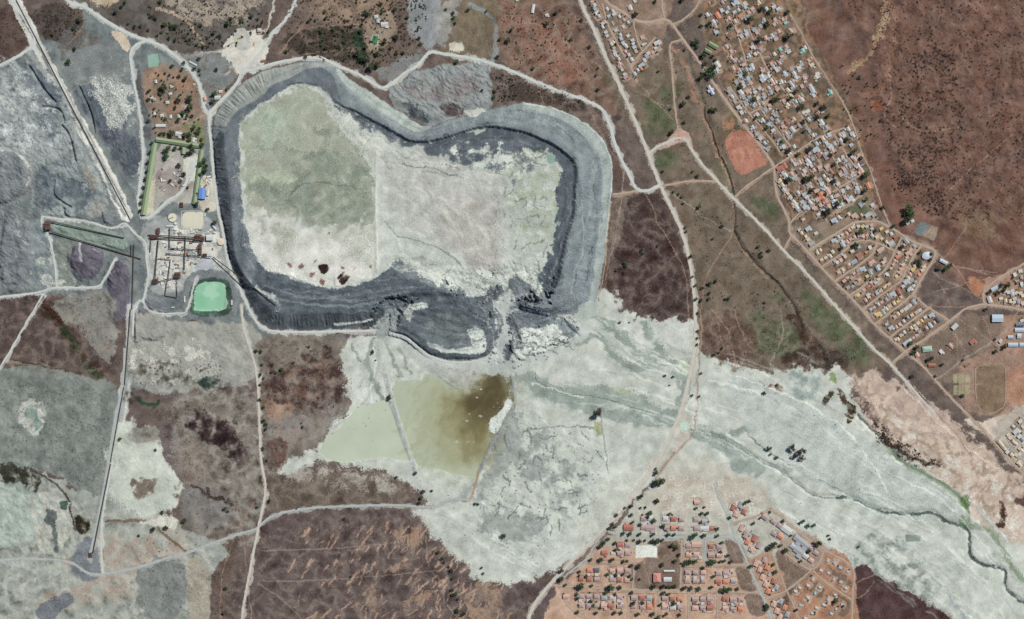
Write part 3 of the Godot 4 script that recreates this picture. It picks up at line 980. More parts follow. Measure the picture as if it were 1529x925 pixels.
	for k in 70:
		var cx := rng.randf_range(-20, 200)
		var cy := rng.randf_range(100, 420)
		var an := rng.randf_range(0.7, 1.4)
		var l := rng.randf_range(5, 26)
		var lt := rng.randf() < 0.5
		stroke([cx, cy, cx + cos(an) * l * 0.5 + rng.randf_range(-2, 2), cy + sin(an) * l * 0.5, cx + cos(an) * l, cy + sin(an) * l], rng.randf_range(0.8, 2.5), "#c3c9c5" if lt else "#6a7379", "#aeb5b3" if lt else "#5a636a", {"r": 6.0, "f": 1.0, "a": rng.randf_range(0.3, 0.7)})
	# mine village
	lay([210,105, 240,95, 285,110, 300,140, 300,210, 235,210, 226,180, 215,140], "#9b8675", "#7a6a60", {"f": 3.0, "r": 6.0})
	for a in [[212,108, 226,110, 224,145, 216,150], [225,100, 250,112, 245,120, 226,118], [250,150, 275,155, 272,170, 248,168], [255,110, 290,120, 292,135, 262,130]]:
		lay(a, "#b38d76", "#9a7863", {"f": 3.0, "r": 6.0, "m": 0.6, "a": 0.8})
	lay([272,190, 300,180, 304,215, 285,212], "#8a8a66", "#75765a", {"f": 3.0, "r": 5.0})
	lay([238,215, 298,226, 292,255, 285,300, 240,300, 232,320, 222,320], "#b3b0a8", "#96938f", {"f": 2.0, "r": 5.0})
	lay([236,255, 280,250, 282,285, 240,290], "#a1948c", "#84797a", {"f": 3.0, "r": 8.0, "m": 0.7, "n": "f", "g": 4})
	lay([275,235, 297,232, 292,270, 275,262], "#cfcfc3", "#babbb1", {"f": 2.0, "r": 3.0})
	lay([226,322, 212,322, 222,270, 232,268], "#c5c2aa", "#aeac97", {"f": 1.0, "r": 4.0})
	lay([298,270, 316,268, 322,310, 300,312], "#c9c3b2", "#b3ada0", {"f": 2.0, "r": 5.0})
	lay([220,330, 330,335, 338,400, 300,420, 240,440, 222,420], "#a9ada8", "#8f9597", {"f": 3.0, "r": 8.0})
	lay([232,350, 320,350, 318,400, 285,420, 240,430], "#d2d1c6", "#b3b3ab", {"f": 3.0, "r": 12.0, "m": 0.66, "n": "b"})
	lay([296,388, 312,380, 318,400, 302,415, 290,412], "#b7bcc2", "#a2a7ae", {"f": 3.0, "r": 6.0})
	lay([280,412, 346,410, 348,476, 280,478], "#858a8b", "#73797c", {"f": 1.0, "r": 3.0})
	lay([289,421, 340,419, 341,468, 287,468], "#52665b", "#445750", {"f": 1.0, "r": 3.0, "m": 0.8})
	lay(GREEN_POND, "#98c6a7", "#83b998", {"r": 2.0, "f": 0.0, "wet": true})
	lay([293,440, 312,450, 305,463, 290,462], "#7fbf97", "#74b58d", {"f": 6.0, "r": 8.0, "a": 0.7, "wet": true, "e": 0})
	lay([300,428, 322,424, 330,440, 318,450, 304,444], "#abd3b8", "#9fc9ad", {"f": 4.0, "r": 8.0, "a": 0.7, "wet": true, "e": 30})
	stroke([334,424, 336,440, 335,460, 320,463], 1.6, "#c3cdb5", "#b3bea6", {"r": 3.0, "a": 0.7})
	lay([219,82, 236,80, 237,99, 221,100], "#92b3a4", "#84a798", {"flat": true, "r": 1.0, "f": 0.0})
	lay([274,317, 300,316, 303,320, 303,336, 300,341, 274,340, 271,335, 271,321], "#cfccb7", "#c4c1ac", {"flat": true, "r": 0.5, "f": 0.0})
	lay([274,478, 315,476, 318,502, 278,500], "#7d8385", "#6a7073", {"f": 1.0, "r": 3.0})
	lay([276,480, 294,478, 310,484, 312,498, 290,500, 277,494], "#6b4f45", "#503c37", {"f": 1.0, "r": 5.0, "m": 0.8})
	# south-west: pale waste, old slimes and burnt veld
	lay([200,470, 275,480, 380,490, 388,560, 300,585, 200,572], "#a8a9a0", "#898b85", {"f": 3.0, "r": 8.0})
	lay([205,515, 290,505, 330,540, 300,570, 215,560], "#cdccc2", "#b5b4aa", {"f": 2.0, "r": 14.0, "m": 0.4, "n": "a", "g": 10})
	lay([200,545, 280,545, 320,575, 240,578, 200,570], "#6f6a5e", "#5c5a50", {"f": 3.0, "r": 10.0, "m": 0.42, "n": "b"})
	lay([285,562, 315,558, 330,572, 300,582], "#44564e", "#3b4a45", {"f": 2.0, "r": 10.0, "m": 0.7})
	stroke([195,588, 210,600, 232,604, 236,598], 5.0, "#44604a", "#3b5342", {"r": 3.0})
	lay([-60,450, 85,440, 160,440, 172,470, 172,560, 120,555, 15,540, -60,530], "#74655f", "#534847", {"f": 4.0, "r": 10.0})
	lay([85,445, 165,440, 172,500, 165,540, 140,520, 120,490, 90,480], "#9b9a90", "#7e807b", {"f": 3.0, "r": 10.0, "a": 0.9})
	stroke([68,470, 90,485, 105,510, 125,540, 150,555], 12.0, "#5b4a40", "#493c36", {"f": 4.0, "r": 8.0, "a": 0.9})
	stroke([72,475, 95,492, 112,520, 130,548, 150,562], 6.0, "#41583d", "#394d38", {"f": 3.0, "r": 6.0, "a": 0.85, "m": 0.75})
	stroke([60,448, 72,460, 84,478], 14.0, "#553c35", "#40302c", {"f": 4.0, "r": 7.0, "a": 0.85})
	stroke([10,538, 60,545, 110,560, 170,578], 5.0, "#978a78", "#7e7468", {"r": 4.0})
	stroke([12,534, 70,548, 120,556], 3.0, "#5d5047", "#4a413c", {"r": 3.0})
	lay([-60,545, 10,548, 60,548, 170,580, 168,690, 158,742, 120,735, 70,705, -60,690], "#959b94", "#6a716e", {"f": 2.0, "r": 5.0})
	lay([-60,560, 60,560, 165,600, 150,700, 60,690, -60,660], "#5f6563", "#525856", {"m": 0.36, "n": "f", "a": 0.55, "g": 10})
	lay([-60,580, 120,590, 150,660, 40,680, -60,650], "#a3aaa2", "#8e958f", {"m": 0.42, "n": "c", "a": 0.6, "g": 4})
	lay([28,605, 58,600, 66,630, 52,652, 40,640, 26,622], "#bfc3ba", "#a9ada5", {"f": 2.0, "r": 8.0, "m": 0.75})
	lay([36,610, 52,610, 58,625, 62,632, 52,645, 48,628, 38,622], "#85978d", "#788b83", {"f": 1.0, "r": 4.0})
	lay([-60,690, 20,700, 70,708, 120,735, 160,740, 200,720, 215,760, 300,800, 340,830, 330,990, -60,990], "#a6aca3", "#858a84", {"f": 3.0, "r": 8.0})
	lay([-60,700, 150,760, 330,840, 330,990, -60,990], "#bfc1b6", "#a9aba1", {"f": 3.0, "r": 12.0, "m": 0.36, "n": "r", "g": 3, "a": 0.5})
	lay([-60,700, 150,760, 330,840, 330,990, -60,990], "#6f726e", "#5f625f", {"f": 3.0, "r": 12.0, "m": 0.26, "n": "b", "g": 5, "a": 0.8})
	lay([0,690, 40,700, 60,715, 52,738, 30,735, 0,710], "#4f4e42", "#3f4038", {"f": 2.0, "r": 10.0, "m": 0.7})
	stroke([45,700, 70,715, 98,740, 105,765, 110,790], 3.0, "#5d574c", "#4c483f", {"r": 3.0})
	lay([-60,725, 30,720, 70,760, 50,800, 0,820, -60,820], "#a7b5ac", "#98a69f", {"f": 3.0, "r": 10.0, "a": 0.8})
	lay([50,740, 100,750, 100,800, 80,830, 55,820], "#bcbdb0", "#9da096", {"f": 3.0, "r": 10.0, "m": 0.6, "n": "b"})
	lay([68,760, 82,764, 84,800, 88,825, 82,826, 76,790, 66,775], "#6f7675", "#5f6766", {"f": 1.0, "r": 5.0})
	lay([88,750, 100,748, 99,762, 90,760], "#4f6b62", "#455f58", {"f": 1.0, "r": 2.0})
	lay([112,768, 128,775, 135,790, 115,795], "#453f33", "#38342b", {"f": 2.0, "r": 6.0, "m": 0.75})
	lay([130,800, 200,800, 270,790, 280,830, 210,860, 200,890, 140,900, 60,920, 60,890, 130,865], "#bda897", "#a39284", {"f": 4.0, "r": 16.0, "m": 0.6, "n": "a", "a": 0.75, "g": 3})
	lay([90,835, 110,835, 105,845, 92,843], "#b98a6d", "#a37a62", {"f": 2.0, "r": 5.0})
	lay([210,845, 270,835, 275,900, 240,930, 205,900], "#8b908c", "#747a78", {"f": 3.0, "r": 8.0})
	lay([110,820, 135,800, 150,858, 130,868, 105,850], "#7f858a", "#6f757b", {"f": 3.0, "r": 6.0})
	lay([55,905, 105,885, 110,895, 70,930, 55,925], "#7b8085", "#6d7277", {"f": 2.0, "r": 5.0})
	lay([165,640, 200,630, 240,640, 262,670, 265,720, 258,760, 225,775, 180,760, 165,720], "#c9cec2", "#a3aaa0", {"f": 7.0, "r": 18.0})
	lay([190,640, 235,638, 240,655, 200,660], "#8f8a80", "#78756e", {"f": 4.0, "r": 8.0, "a": 0.8})
	lay([238,635, 262,635, 275,680, 270,720, 250,690, 238,660], "#7d7270", "#6a6061", {"f": 2.0, "r": 8.0})
	lay([195,720, 230,712, 228,738, 200,742], "#85796d", "#72685f", {"f": 3.0, "r": 8.0, "m": 0.7})
	lay([262,600, 300,590, 390,600, 395,690, 380,790, 300,800, 270,770, 275,690], "#8d857c", "#645c55", {"f": 6.0, "r": 14.0})
	lay([200,570, 395,585, 395,790, 300,800, 262,700, 200,640], "#4f4641", "#433b38", {"f": 6.0, "r": 14.0, "m": 0.26, "n": "b", "g": 4, "a": 0.8})
	lay([262,590, 395,590, 395,790, 300,800, 262,700], "#aaa89f", "#918f87", {"f": 6.0, "r": 20.0, "m": 0.4, "n": "r", "g": 3, "a": 0.6})
	lay([282,625, 315,618, 345,632, 362,655, 362,690, 345,688, 320,660, 285,645], "#4d3e40", "#392d30", {"f": 5.0, "r": 16.0, "m": 0.65, "g": 4})
	lay([280,720, 330,735, 345,760, 320,790, 280,780, 268,750], "#8b8a88", "#716e6e", {"f": 4.0, "r": 12.0, "a": 0.8, "m": 0.75})
	stroke([285,725, 315,738, 345,752], 5.0, "#57483f", "#463b35", {"f": 3.0, "r": 8.0, "m": 0.7})
	lay([262,665, 300,665, 310,715, 275,720], "#94867a", "#7d7168", {"f": 4.0, "r": 8.0, "m": 0.5, "n": "f"})
	stroke([150,778, 225,778, 240,795, 275,822], 4.0, "#8a7664", "#75675a", {"r": 3.0})
	lay([205,780, 258,770, 262,790, 230,785], "#d0cec2", "#b9b7ac", {"f": 2.0, "r": 6.0, "m": 0.7})
	lay([280,840, 310,845, 312,925, 285,930], "#a8a293", "#918b7f", {"f": 2.0, "r": 5.0})
	lay([320,850, 362,840, 355,960, 315,960], "#77675f", "#5f5450", {"f": 2.0, "r": 4.0})
	# veld south of the dam
	lay([392,500, 514,505, 512,560, 520,600, 500,640, 470,668, 425,690, 392,680, 390,560], "#938a7f", "#6c645e", {"f": 3.0, "r": 6.0})
	lay([395,555, 470,530, 508,525, 512,560, 515,600, 450,630, 395,610], "#65534e", "#4b3e3d", {"f": 6.0, "r": 16.0, "m": 0.65, "g": 4})
	lay([395,570, 440,545, 500,540, 480,590, 450,620, 400,625], "#b0907d", "#8f7565", {"f": 3.0, "r": 22.0, "m": 0.36, "n": "b", "g": 4})
	lay([398,605, 430,600, 440,620, 420,625, 400,625], "#b29480", "#9a7f6e", {"f": 3.0, "r": 8.0})
	lay([400,625, 470,610, 500,600, 495,640, 450,660, 410,660], "#a29d97", "#857f7b", {"f": 5.0, "r": 12.0, "m": 0.62})
	lay([400,660, 425,655, 422,690, 405,695], "#6b4f47", "#54403a", {"f": 4.0, "r": 10.0, "m": 0.5, "n": "r"})
	lay([408,705, 560,705, 608,725, 600,752, 470,758, 405,765], "#7b7064", "#625a52", {"f": 5.0, "r": 10.0})
	lay([410,700, 460,695, 560,705, 600,722, 590,735, 500,725, 415,715], "#b9b3a9", "#9d978e", {"f": 5.0, "r": 16.0, "m": 0.55})
	lay([384,795, 410,772, 600,762, 640,790, 700,860, 770,872, 830,880, 790,990, 360,990], "#776a67", "#594d4d", {"f": 2.0, "r": 5.0})
	for k in 230:
		var cx := rng.randf_range(430, 760)
		var cy := rng.randf_range(780, 925)
		if cx > 690 and cy < 870: continue
		if cx < 520 and rng.randf() < 0.6: continue
		var an := rng.randf_range(-1.25, -0.7)
		if cy > 865: an = rng.randf_range(-1.4, -0.5)
		var l := rng.randf_range(4, 22)
		var d := Vector2(cos(an), sin(an)) * l * 0.5
		stroke([cx - d.x, cy - d.y, cx + rng.randf_range(-1.5, 1.5), cy, cx + d.x, cy + d.y], rng.randf_range(0.8, 3.4), "#c9a790", "#a5836e", {"f": 1.0, "r": 4.0, "a": 0.9, "m": 0.8, "n": "r", "g": 3})
	for a in [[590,785, 600,780, 602,815, 594,818], [610,790, 628,785, 630,830, 612,832], [545,870, 560,868, 562,915, 548,912], [600,900, 650,880, 652,890, 605,915], [700,880, 740,875, 750,920, 705,925], [580,845, 610,835, 608,845, 582,856]]:
		lay(a, "#b89a83", "#98806e", {"f": 1.0, "r": 9.0, "m": 0.55, "n": "a", "g": 4})
	for k in 11:
		stroke([475 + k * 15, 775, 478 + k * 15, 858], 1.0, "#564a49", "#4b4040", {"r": 1.0, "a": 0.5})
	for a in [[392,868, 470,866, 560,860, 650,852], [384,870, 420,895, 450,925], [635,800, 637,835, 645,855, 658,868, 665,900, 685,925], [390,822, 500,818, 590,810]]:
		stroke(a, 1.8, "#a3928a", "#8b7b74", {"r": 2.0, "a": 0.8})
	for z in [[395,505, 512,510, 510,600, 395,690], [-50,450, 90,445, 170,560, -50,530], [915,300, 1000,330, 1030,470, 910,440], [1045,470, 1190,480, 1230,545, 1060,545], [390,800, 640,770, 780,880, 780,980, 370,980], [410,710, 600,725, 600,752, 410,760], [740,-20, 860,0, 930,200, 760,100]]:
		lay(z, "#9b8c80", "#857668", {"f": 8.0, "r": 14.0, "m": 0.3, "n": "r", "g": 4, "a": 0.45})
		lay(z, "#4d4340", "#3f3735", {"f": 8.0, "r": 14.0, "m": 0.24, "n": "b", "g": 3, "a": 0.55})
	# the spilled mud
	lay(MUD, "#cbcfc6", "#a3a9a1", {"f": 4.0, "r": 14.0, "e": 100})
	lay(MUD, "#c2c8bf", "#a9afa7", {"m": 0.4, "n": "r", "a": 0.35, "g": 3})
	lay([1265,560, 1300,570, 1400,640, 1480,700, 1540,720, 1600,780, 1540,810, 1470,790, 1440,760, 1410,720, 1360,690, 1310,660, 1285,610], "#c9b6a6", "#ae9b8e", {"f": 5.0, "r": 12.0})
	lay([1290,550, 1370,590, 1450,650, 1500,700, 1460,720, 1380,660, 1310,610], "#d3bfae", "#bda898", {"f": 5.0, "r": 10.0, "a": 0.85})
	lay([1270,565, 1400,640, 1500,710, 1600,790, 1480,790, 1420,725, 1330,668], "#ddd8cd", "#c9c3b8", {"f": 3.0, "r": 20.0, "m": 0.4, "n": "a", "g": 6})
	lay([1270,560, 1400,640, 1500,700, 1540,740, 1470,760, 1400,700, 1320,655], "#9c867a", "#83705f", {"f": 3.0, "r": 20.0, "m": 0.3, "n": "r", "g": 6, "a": 0.8})
	lay([1300,560, 1380,600, 1440,650, 1400,660, 1330,620], "#b8a297", "#9d8a80", {"f": 3.0, "r": 16.0, "m": 0.45, "n": "b", "g": 5})
	for a in [[1345,565, 1400,625, 1450,672, 1490,700], [1350,580, 1390,620, 1430,655], [1365,575, 1400,610, 1440,640, 1470,665], [1410,640, 1440,690, 1450,720], [1500,690, 1480,720, 1460,740]]:
		stroke(a, rng.randf_range(1.0, 2.4), "#d9cabb", "#c5b4a5", {"r": 4.0, "a": 0.8})
	lay([1435,625, 1470,628, 1520,600, 1540,620, 1500,660, 1470,650], "#cfc3b3", "#b9ac9f", {"f": 3.0, "r": 6.0})
	stroke([1268,570, 1300,610, 1320,640, 1360,680, 1400,690], 12.0, "#7f6760", "#5f504b", {"f": 5.0, "r": 16.0, "m": 0.5, "n": "a"})
	stroke([1320,650, 1345,675, 1380,690, 1400,690], 10.0, "#58473c", "#453a33", {"f": 3.0, "r": 10.0, "m": 0.7})
	for a in [[1228,600, 1240,582, 1248,585, 1234,608], [1252,580, 1268,600, 1278,608, 1270,632, 1262,630, 1266,608, 1255,600]]:
		lay(a, "#5d4f3c", "#4b4234", {"f": 1.0, "r": 5.0, "m": 0.85})
	lay([1236,555, 1248,560, 1250,572, 1238,570], "#8a9a6a", "#768759", {"f": 2.0, "r": 4.0})
	lay([1175,555, 1220,555, 1225,585, 1195,600, 1185,575], "#9aa7a3", "#8b9895", {"f": 3.0, "r": 12.0, "m": 0.6})
	lay([1140,580, 1150,574, 1166,578, 1168,585, 1145,588], "#8f7263", "#775f54", {"f": 1.0, "r": 4.0})
	lay([1490,745, 1500,760, 1502,780, 1495,790, 1487,788, 1495,770], "#5f4a42", "#4d3d37", {"f": 2.0, "r": 5.0})
	lay([1515,745, 1545,735, 1545,755, 1520,755], "#6a544d", "#564642", {"f": 2.0, "r": 5.0})
	# wide damp fans either side of the road
	for a in [[770,565, 830,575, 900,585, 960,600, 1010,622, 1012,640, 950,632, 880,622, 800,600], [1040,640, 1090,645, 1140,680, 1190,715, 1150,715, 1100,695, 1055,670], [880,470, 920,490, 950,525, 1010,540, 960,552, 920,540, 890,505], [1230,720, 1300,745, 1400,760, 1440,785, 1380,785, 1290,770]]:
		lay(a, "#b0bab2", "#99a49c", {"f": 3.0, "r": 14.0, "a": 0.75, "m": 0.75, "g": 3})
	# wet channels in the mud
	for a in [[[880,470, 905,482, 930,500, 945,520, 968,535, 1000,538, 1026,542], 11.0], [[862,508, 885,500, 900,510, 915,530, 935,545, 960,545, 990,538, 1015,545], 12.0], [[765,555, 790,565, 815,580, 850,590, 900,588, 950,598, 975,615, 1008,622], 22.0], [[800,580, 850,598, 900,615, 960,625, 1010,630], 18.0], [[1010,560, 1022,555, 1026,575, 1018,600], 14.0], [[1040,645, 1075,660, 1100,690, 1130,700], 22.0], [[1090,648, 1120,640, 1140,642], 9.0], [[960,484, 968,500], 9.0], [[978,512, 988,530], 7.0]]:
		stroke(a[0], a[1], "#9ba89f", "#838f88", {"f": 2.0, "r": 8.0, "a": 0.9})
	for a in [[[898,478, 920,500, 940,518], 8.0], [[905,518, 925,540, 945,550], 7.0], [[980,505, 988,525, 1000,535], 3.0], [[1012,570, 1018,590], 6.0]]:
		stroke(a[0], a[1], "#909b90", "#828d83", {"f": 3.0, "r": 6.0, "a": 0.8})
	lay([905,575, 935,578, 950,592, 930,590], "#b3bd9f", "#a2ad92", {"f": 3.0, "r": 6.0, "a": 0.7})
	lay([1012,540, 1028,538, 1026,560, 1016,558], "#bcc7a2", "#aab694", {"f": 3.0, "r": 5.0, "a": 0.8})
	lay([1100,560, 1300,660, 1420,740, 1440,790, 1400,760, 1300,750, 1230,720, 1130,660], "#b9c0bc", "#a5ada9", {"f": 4.0, "r": 10.0, "a": 0.85})
	stroke([1150,580, 1200,600, 1260,640, 1300,690, 1330,740], 2.5, "#d8ded8", "#c8cfc9", {"r": 3.0, "f": 1.5, "a": 0.8})
	stroke([1140,690, 1180,700, 1230,720, 1290,740, 1350,765], 10.0, "#a3ada8", "#94a09c", {"f": 5.0, "r": 10.0, "a": 0.75, "m": 0.75})
	stroke([798,555, 802,570, 825,580, 845,588, 880,590, 920,600, 950,610, 990,620], 1.4, "#6d7672", "#5f6865", {"r": 2.0, "a": 0.8})
	for a in [[1040,645, 1080,655, 1110,672, 1140,690, 1165,703, 1190,722, 1215,740, 1250,742], [1115,648, 1140,668, 1165,685, 1200,705, 1235,722, 1265,738]]:
		stroke(a, 1.5, "#78817d", "#69726f", {"r": 3.0, "a": 0.85})
	stroke([1250,742, 1280,746, 1305,758, 1350,768, 1392,764, 1410,778, 1435,785, 1447,796, 1450,830, 1470,845, 1498,850, 1504,880, 1530,900, 1570,930], 4.5, "#5f6a66", "#4a5552", {"f": 2.0, "r": 4.0, "a": 0.9})
	stroke([1280,620, 1300,640, 1330,672, 1345,690], 3.5, "#6a736f", "#59625f", {"f": 1.5, "r": 4.0, "a": 0.9})
	stroke([1330,672, 1350,692, 1380,708, 1415,728, 1440,752, 1448,785, 1480,790, 1500,830, 1540,880], 8.0, "#8c9b83", "#798a74", {"f": 4.0, "r": 6.0, "a": 0.8})
	lay([1434,742, 1448,742, 1446,760, 1438,758], "#6f8a5a", "#5f7a4d", {"f": 2.0, "r": 4.0})
	lay([1428,770, 1445,775, 1450,792, 1436,786], "#6f8465", "#5f7557", {"f": 3.0, "r": 4.0, "a": 0.8})
	lay([1285,805, 1340,800, 1380,850, 1400,900, 1370,895, 1320,860, 1280,840], "#8d968e", "#7c857e", {"f": 4.0, "r": 16.0, "m": 0.45, "n": "a"})
	lay([1352,799, 1374,798, 1374,808, 1352,809], "#8b978d", "#7c887f", {"flat": true, "r": 1.5})
	stroke([1340,800, 1370,835, 1400,870, 1430,905, 1460,940], 5.0, "#a3aeae", "#949f9f", {"f": 3.0, "r": 8.0, "m": 0.6})
	lay([1275,850, 1330,870, 1392,906, 1420,930, 1420,990, 1270,990], "#6a5350", "#4d3d3d", {"f": 1.0, "r": 5.0})
	# flow lines left in the mud
	for g in [[[770,560, 850,585, 940,600, 1010,625, 1080,655, 1150,690, 1230,725, 1320,770, 1420,830, 1520,930], 26.0, 90], [[1060,560, 1150,590, 1240,640, 1330,700, 1410,740, 1470,800, 1560,900], 50.0, 120], [[880,480, 940,520, 1000,545, 1030,560], 30.0, 40], [[1150,720, 1230,770, 1320,820, 1400,880, 1480,960], 34.0, 90], [[560,510, 560,560, 545,610, 500,650], 24.0, 40], [[700,760, 760,800, 820,830], 40.0, 50]]:
		var gp := smooth_line(g[0], false, 10.0)
		for k in g[2]:
			var a := rng.randi_range(0, gp.size() - 4)
			var n := rng.randi_range(3, 9)
			var off: float = rng.randfn() * g[1] * 0.6
			var q := []
			for i in range(a, mini(a + n, gp.size() - 1)):
				var d := (gp[i + 1] - gp[i]).normalized()
				var v: Vector2 = gp[i] + Vector2(-d.y, d.x) * (off + rng.randf_range(-1.5, 1.5))
				q.append(v.x); q.append(v.y)
			if q.size() < 4: continue
			var light := rng.randf() < 0.45
			stroke(q, rng.randf_range(0.8, 3.6), "#d9dfd7" if light else "#a7b1ac", "#c9d0c8" if light else "#949f9a", {"r": 4.0, "f": 0.7, "a": rng.randf_range(0.25, 0.65)})
	lay([968,694, 1010,676, 1070,690, 1120,708, 1150,735, 1090,730, 1020,722, 975,718], "#c6c5b9", "#aaa99f", {"f": 3.0, "r": 8.0})
	# mud below the breach
	lay([700,545, 760,545, 770,600, 740,650, 760,690, 720,750, 700,750, 730,680, 740,640], "#b7bfbb", "#a0a9a7", {"f": 4.0, "r": 10.0, "m": 0.6})
	lay([735,620, 800,600, 830,640, 900,650, 900,720, 860,790, 790,800, 735,770, 712,730], "#c8cec5", "#a3aaa3", {"f": 5.0, "r": 16.0})
	for a in [[735,640, 770,630, 790,660, 760,700, 735,690], [770,680, 810,670, 815,700, 780,715], [715,770, 780,760, 820,780, 790,800, 740,800, 715,790], [820,700, 870,690, 880,730, 830,745], [800,655, 830,650, 835,680, 808,680], [690,720, 730,700, 740,730, 700,750], [840,740, 870,745, 860,775, 838,770]]:
		lay(a, "#a5aca8", "#8b9290", {"f": 4.0, "r": 18.0, "m": 0.5, "n": "a", "a": 0.8, "g": 6})
	for a in [[738,625, 765,612, 778,640, 762,690, 732,722, 712,742, 724,690], [775,690, 812,680, 815,712, 785,720], [722,770, 790,765, 815,785, 780,802, 730,795], [790,640, 815,645, 812,670, 795,668]]:
		lay(a, "#a3a9a5", "#868d8a", {"f": 3.0, "r": 16.0, "m": 0.62, "n": "r", "g": 4})
	for k in 46:
		var cx := rng.randf_range(730, 890)
		var cy := rng.randf_range(630, 790)
		if (cx - 730) * 0.55 + cy > 850: continue
		var an := rng.randf_range(0, TAU)
		var q := [cx, cy]
		for s in 3:
			an += rng.randf_range(-0.9, 0.9)
			cx += cos(an) * rng.randf_range(3, 9)
			cy += sin(an) * rng.randf_range(3, 9)
			q.append(cx); q.append(cy)
		stroke(q, rng.randf_range(1.0, 2.6), "#707a78", "#5d6768", {"r": 4.0, "a": 0.75})
	stroke([893,612, 900,650, 905,690, 906,760], 2.0, "#8c9691", "#7c8783", {"r": 3.0, "a": 0.8})
	stroke([792,640, 840,636, 885,640, 892,650], 2.0, "#868f8a", "#77807c", {"r": 3.0, "a": 0.8})
	lay([885,630, 895,630, 898,650, 890,648], "#a9ad83", "#9a9e77", {"f": 1.0, "r": 3.0})
	for a in [[[640,770, 690,820, 720,850], 1.0], [[660,770, 700,805, 740,845], 1.0], [[650,765, 720,800, 800,840], 1.2], [[690,770, 760,800, 830,820], 1.0], [[700,760, 720,790, 735,830], 1.0], [[880,800, 850,825, 800,850], 1.0], [[900,780, 860,815, 820,845], 1.0], [[760,810, 790,840, 800,860], 0.9]]:
		stroke(a[0], a[1], "#a7b0ab", "#98a29d", {"r": 4.0, "a": 0.7})
	lay([900,715, 960,700, 985,705, 930,760, 880,800, 860,800, 890,750], "#c5c8bd", "#aeb2a8", {"f": 4.0, "r": 8.0})
	lay([1020,610, 1032,630, 1025,660, 1000,690, 960,735, 990,690, 1010,650], "#bdb9ae", "#a7a39a", {"f": 3.0, "r": 6.0})
	stroke([1048,480, 1046,520, 1042,570, 1038,620, 1032,650, 1005,680, 975,715], 2.4, "#a8917f", "#8f7a6b", {"f": 1.5, "r": 5.0, "a": 0.75, "m": 0.8})
	lay([1015,632, 1028,628, 1030,640, 1018,645], "#b5cbbb", "#a4bbab", {"f": 1.0, "r": 2.0})
	# fan of mud spilling west of the lower wall
	for a in [[[556,505, 550,525, 548,545, 560,570, 568,590, 578,600], 7.0], [[575,505, 583,530, 592,548, 597,562], 5.0], [[592,515, 602,535, 606,548, 612,555], 5.0], [[525,515, 530,530, 540,540], 4.0]]:
		stroke(a[0], a[1], "#929c93", "#848f87", {"f": 2.5, "r": 6.0, "a": 0.85})
	lay([612,525, 660,545, 725,545, 728,562, 700,583, 672,574, 640,552, 615,545], "#b9bdb6", "#9aa09d", {"f": 3.0, "r": 10.0})
	lay([685,548, 710,548, 708,565, 690,562], "#b39d94", "#9f8b83", {"f": 4.0, "r": 10.0, "m": 0.55, "a": 0.7})
	lay(POND_WEST, "#bac3af", "#adb6a2", {"r": 3.0, "f": 1.0, "wet": true})
	lay(POND_EAST, "#b3bba3", "#a6ae97", {"r": 3.0, "f": 1.0, "wet": true})
	lay([628,575, 690,588, 728,565, 755,560, 758,595, 735,650, 722,690, 690,705, 655,690, 630,640], "#a6ab88", "#9ba07d", {"f": 16.0, "r": 14.0, "a": 0.7, "e": 0, "wet": true})
	lay([664,588, 705,590, 735,585, 732,640, 726,680, 700,690, 680,668, 662,630], "#918a62", "#837c55", {"f": 16.0, "r": 16.0, "a": 0.8, "e": 0, "wet": true})
	lay([686,592, 708,585, 728,565, 755,560, 758,595, 738,618, 728,650, 712,668, 700,645, 688,622], "#776b45", "#69603c", {"f": 12.0, "r": 14.0, "a": 0.85, "e": 0, "wet": true})
	lay([744,546, 730,548, 727,565, 715,578, 702,590, 692,605, 715,625, 731,626, 745,613, 760,592, 751,562], "#64593c", "#564c33", {"f": 6.0, "r": 8.0, "a": 0.95, "e": 0, "wet": true})
	for k in 140:
		var cx := rng.randf_range(600, 745)
		var cy := rng.randf_range(560, 690)
		if not Geometry2D.is_point_in_polygon(Vector2(cx, cy), raw_line(POND_EAST)): continue
		var an := rng.randf_range(1.7, 2.4)
		var l := rng.randf_range(8, 26)
		var dark := cx > 690 and cy < 640
		stroke([cx, cy, cx + cos(an) * l * 0.5, cy + sin(an) * l * 0.5, cx + cos(an + 0.2) * l, cy + sin(an + 0.2) * l], rng.randf_range(1.5, 5.0), "#7d7658" if dark else "#a9a686", "#6a644c" if dark else "#98936f", {"f": 4.0, "r": 8.0, "a": 0.34, "wet": true, "e": 0})
	lay([731,628, 745,614, 761,594, 766,600, 752,625, 740,648, 731,645], "#ccd3cc", "#bac2bc", {"f": 1.0, "r": 3.0})
	stroke([575,560, 583,590, 594,628, 605,660, 615,690, 620,705], 4.0, "#a9aeab", "#90969a", {"r": 3.0})
	stroke([764,560, 768,590, 766,613, 739,655, 723,688, 713,705], 4.5, "#a2a7a4", "#878d90", {"r": 3.0})
	stroke([713,705, 708,725, 700,747, 690,748], 3.5, "#b79c82", "#a18973", {"r": 2.0})
	for q in [[717,581, 3], [711,594, 2], [717,621, 3], [696,628, 3], [680,660, 4], [697,661, 3], [706,660, 1.5], [660,645, 1.5], [700,618, 2]]:
		lay([q[0] - q[2], q[1], q[0], q[1] - q[2] * 0.8, q[0] + q[2], q[1], q[0], q[1] + q[2] * 0.8], "#b3b3a8", "#8e8c84", {"r": 2.0, "f": 0.0})
	lay([552,486, 600,470, 700,440, 775,440, 870,452, 876,500, 800,545, 770,560, 690,552, 620,530, 575,510], "#c3c9c2", "#a2a9a3", {"r": 8.0, "f": 3.0})
	# the dam
	lay(TOE, "#8d9799", "#757f84", {"r": 2.0, "f": 1.0})
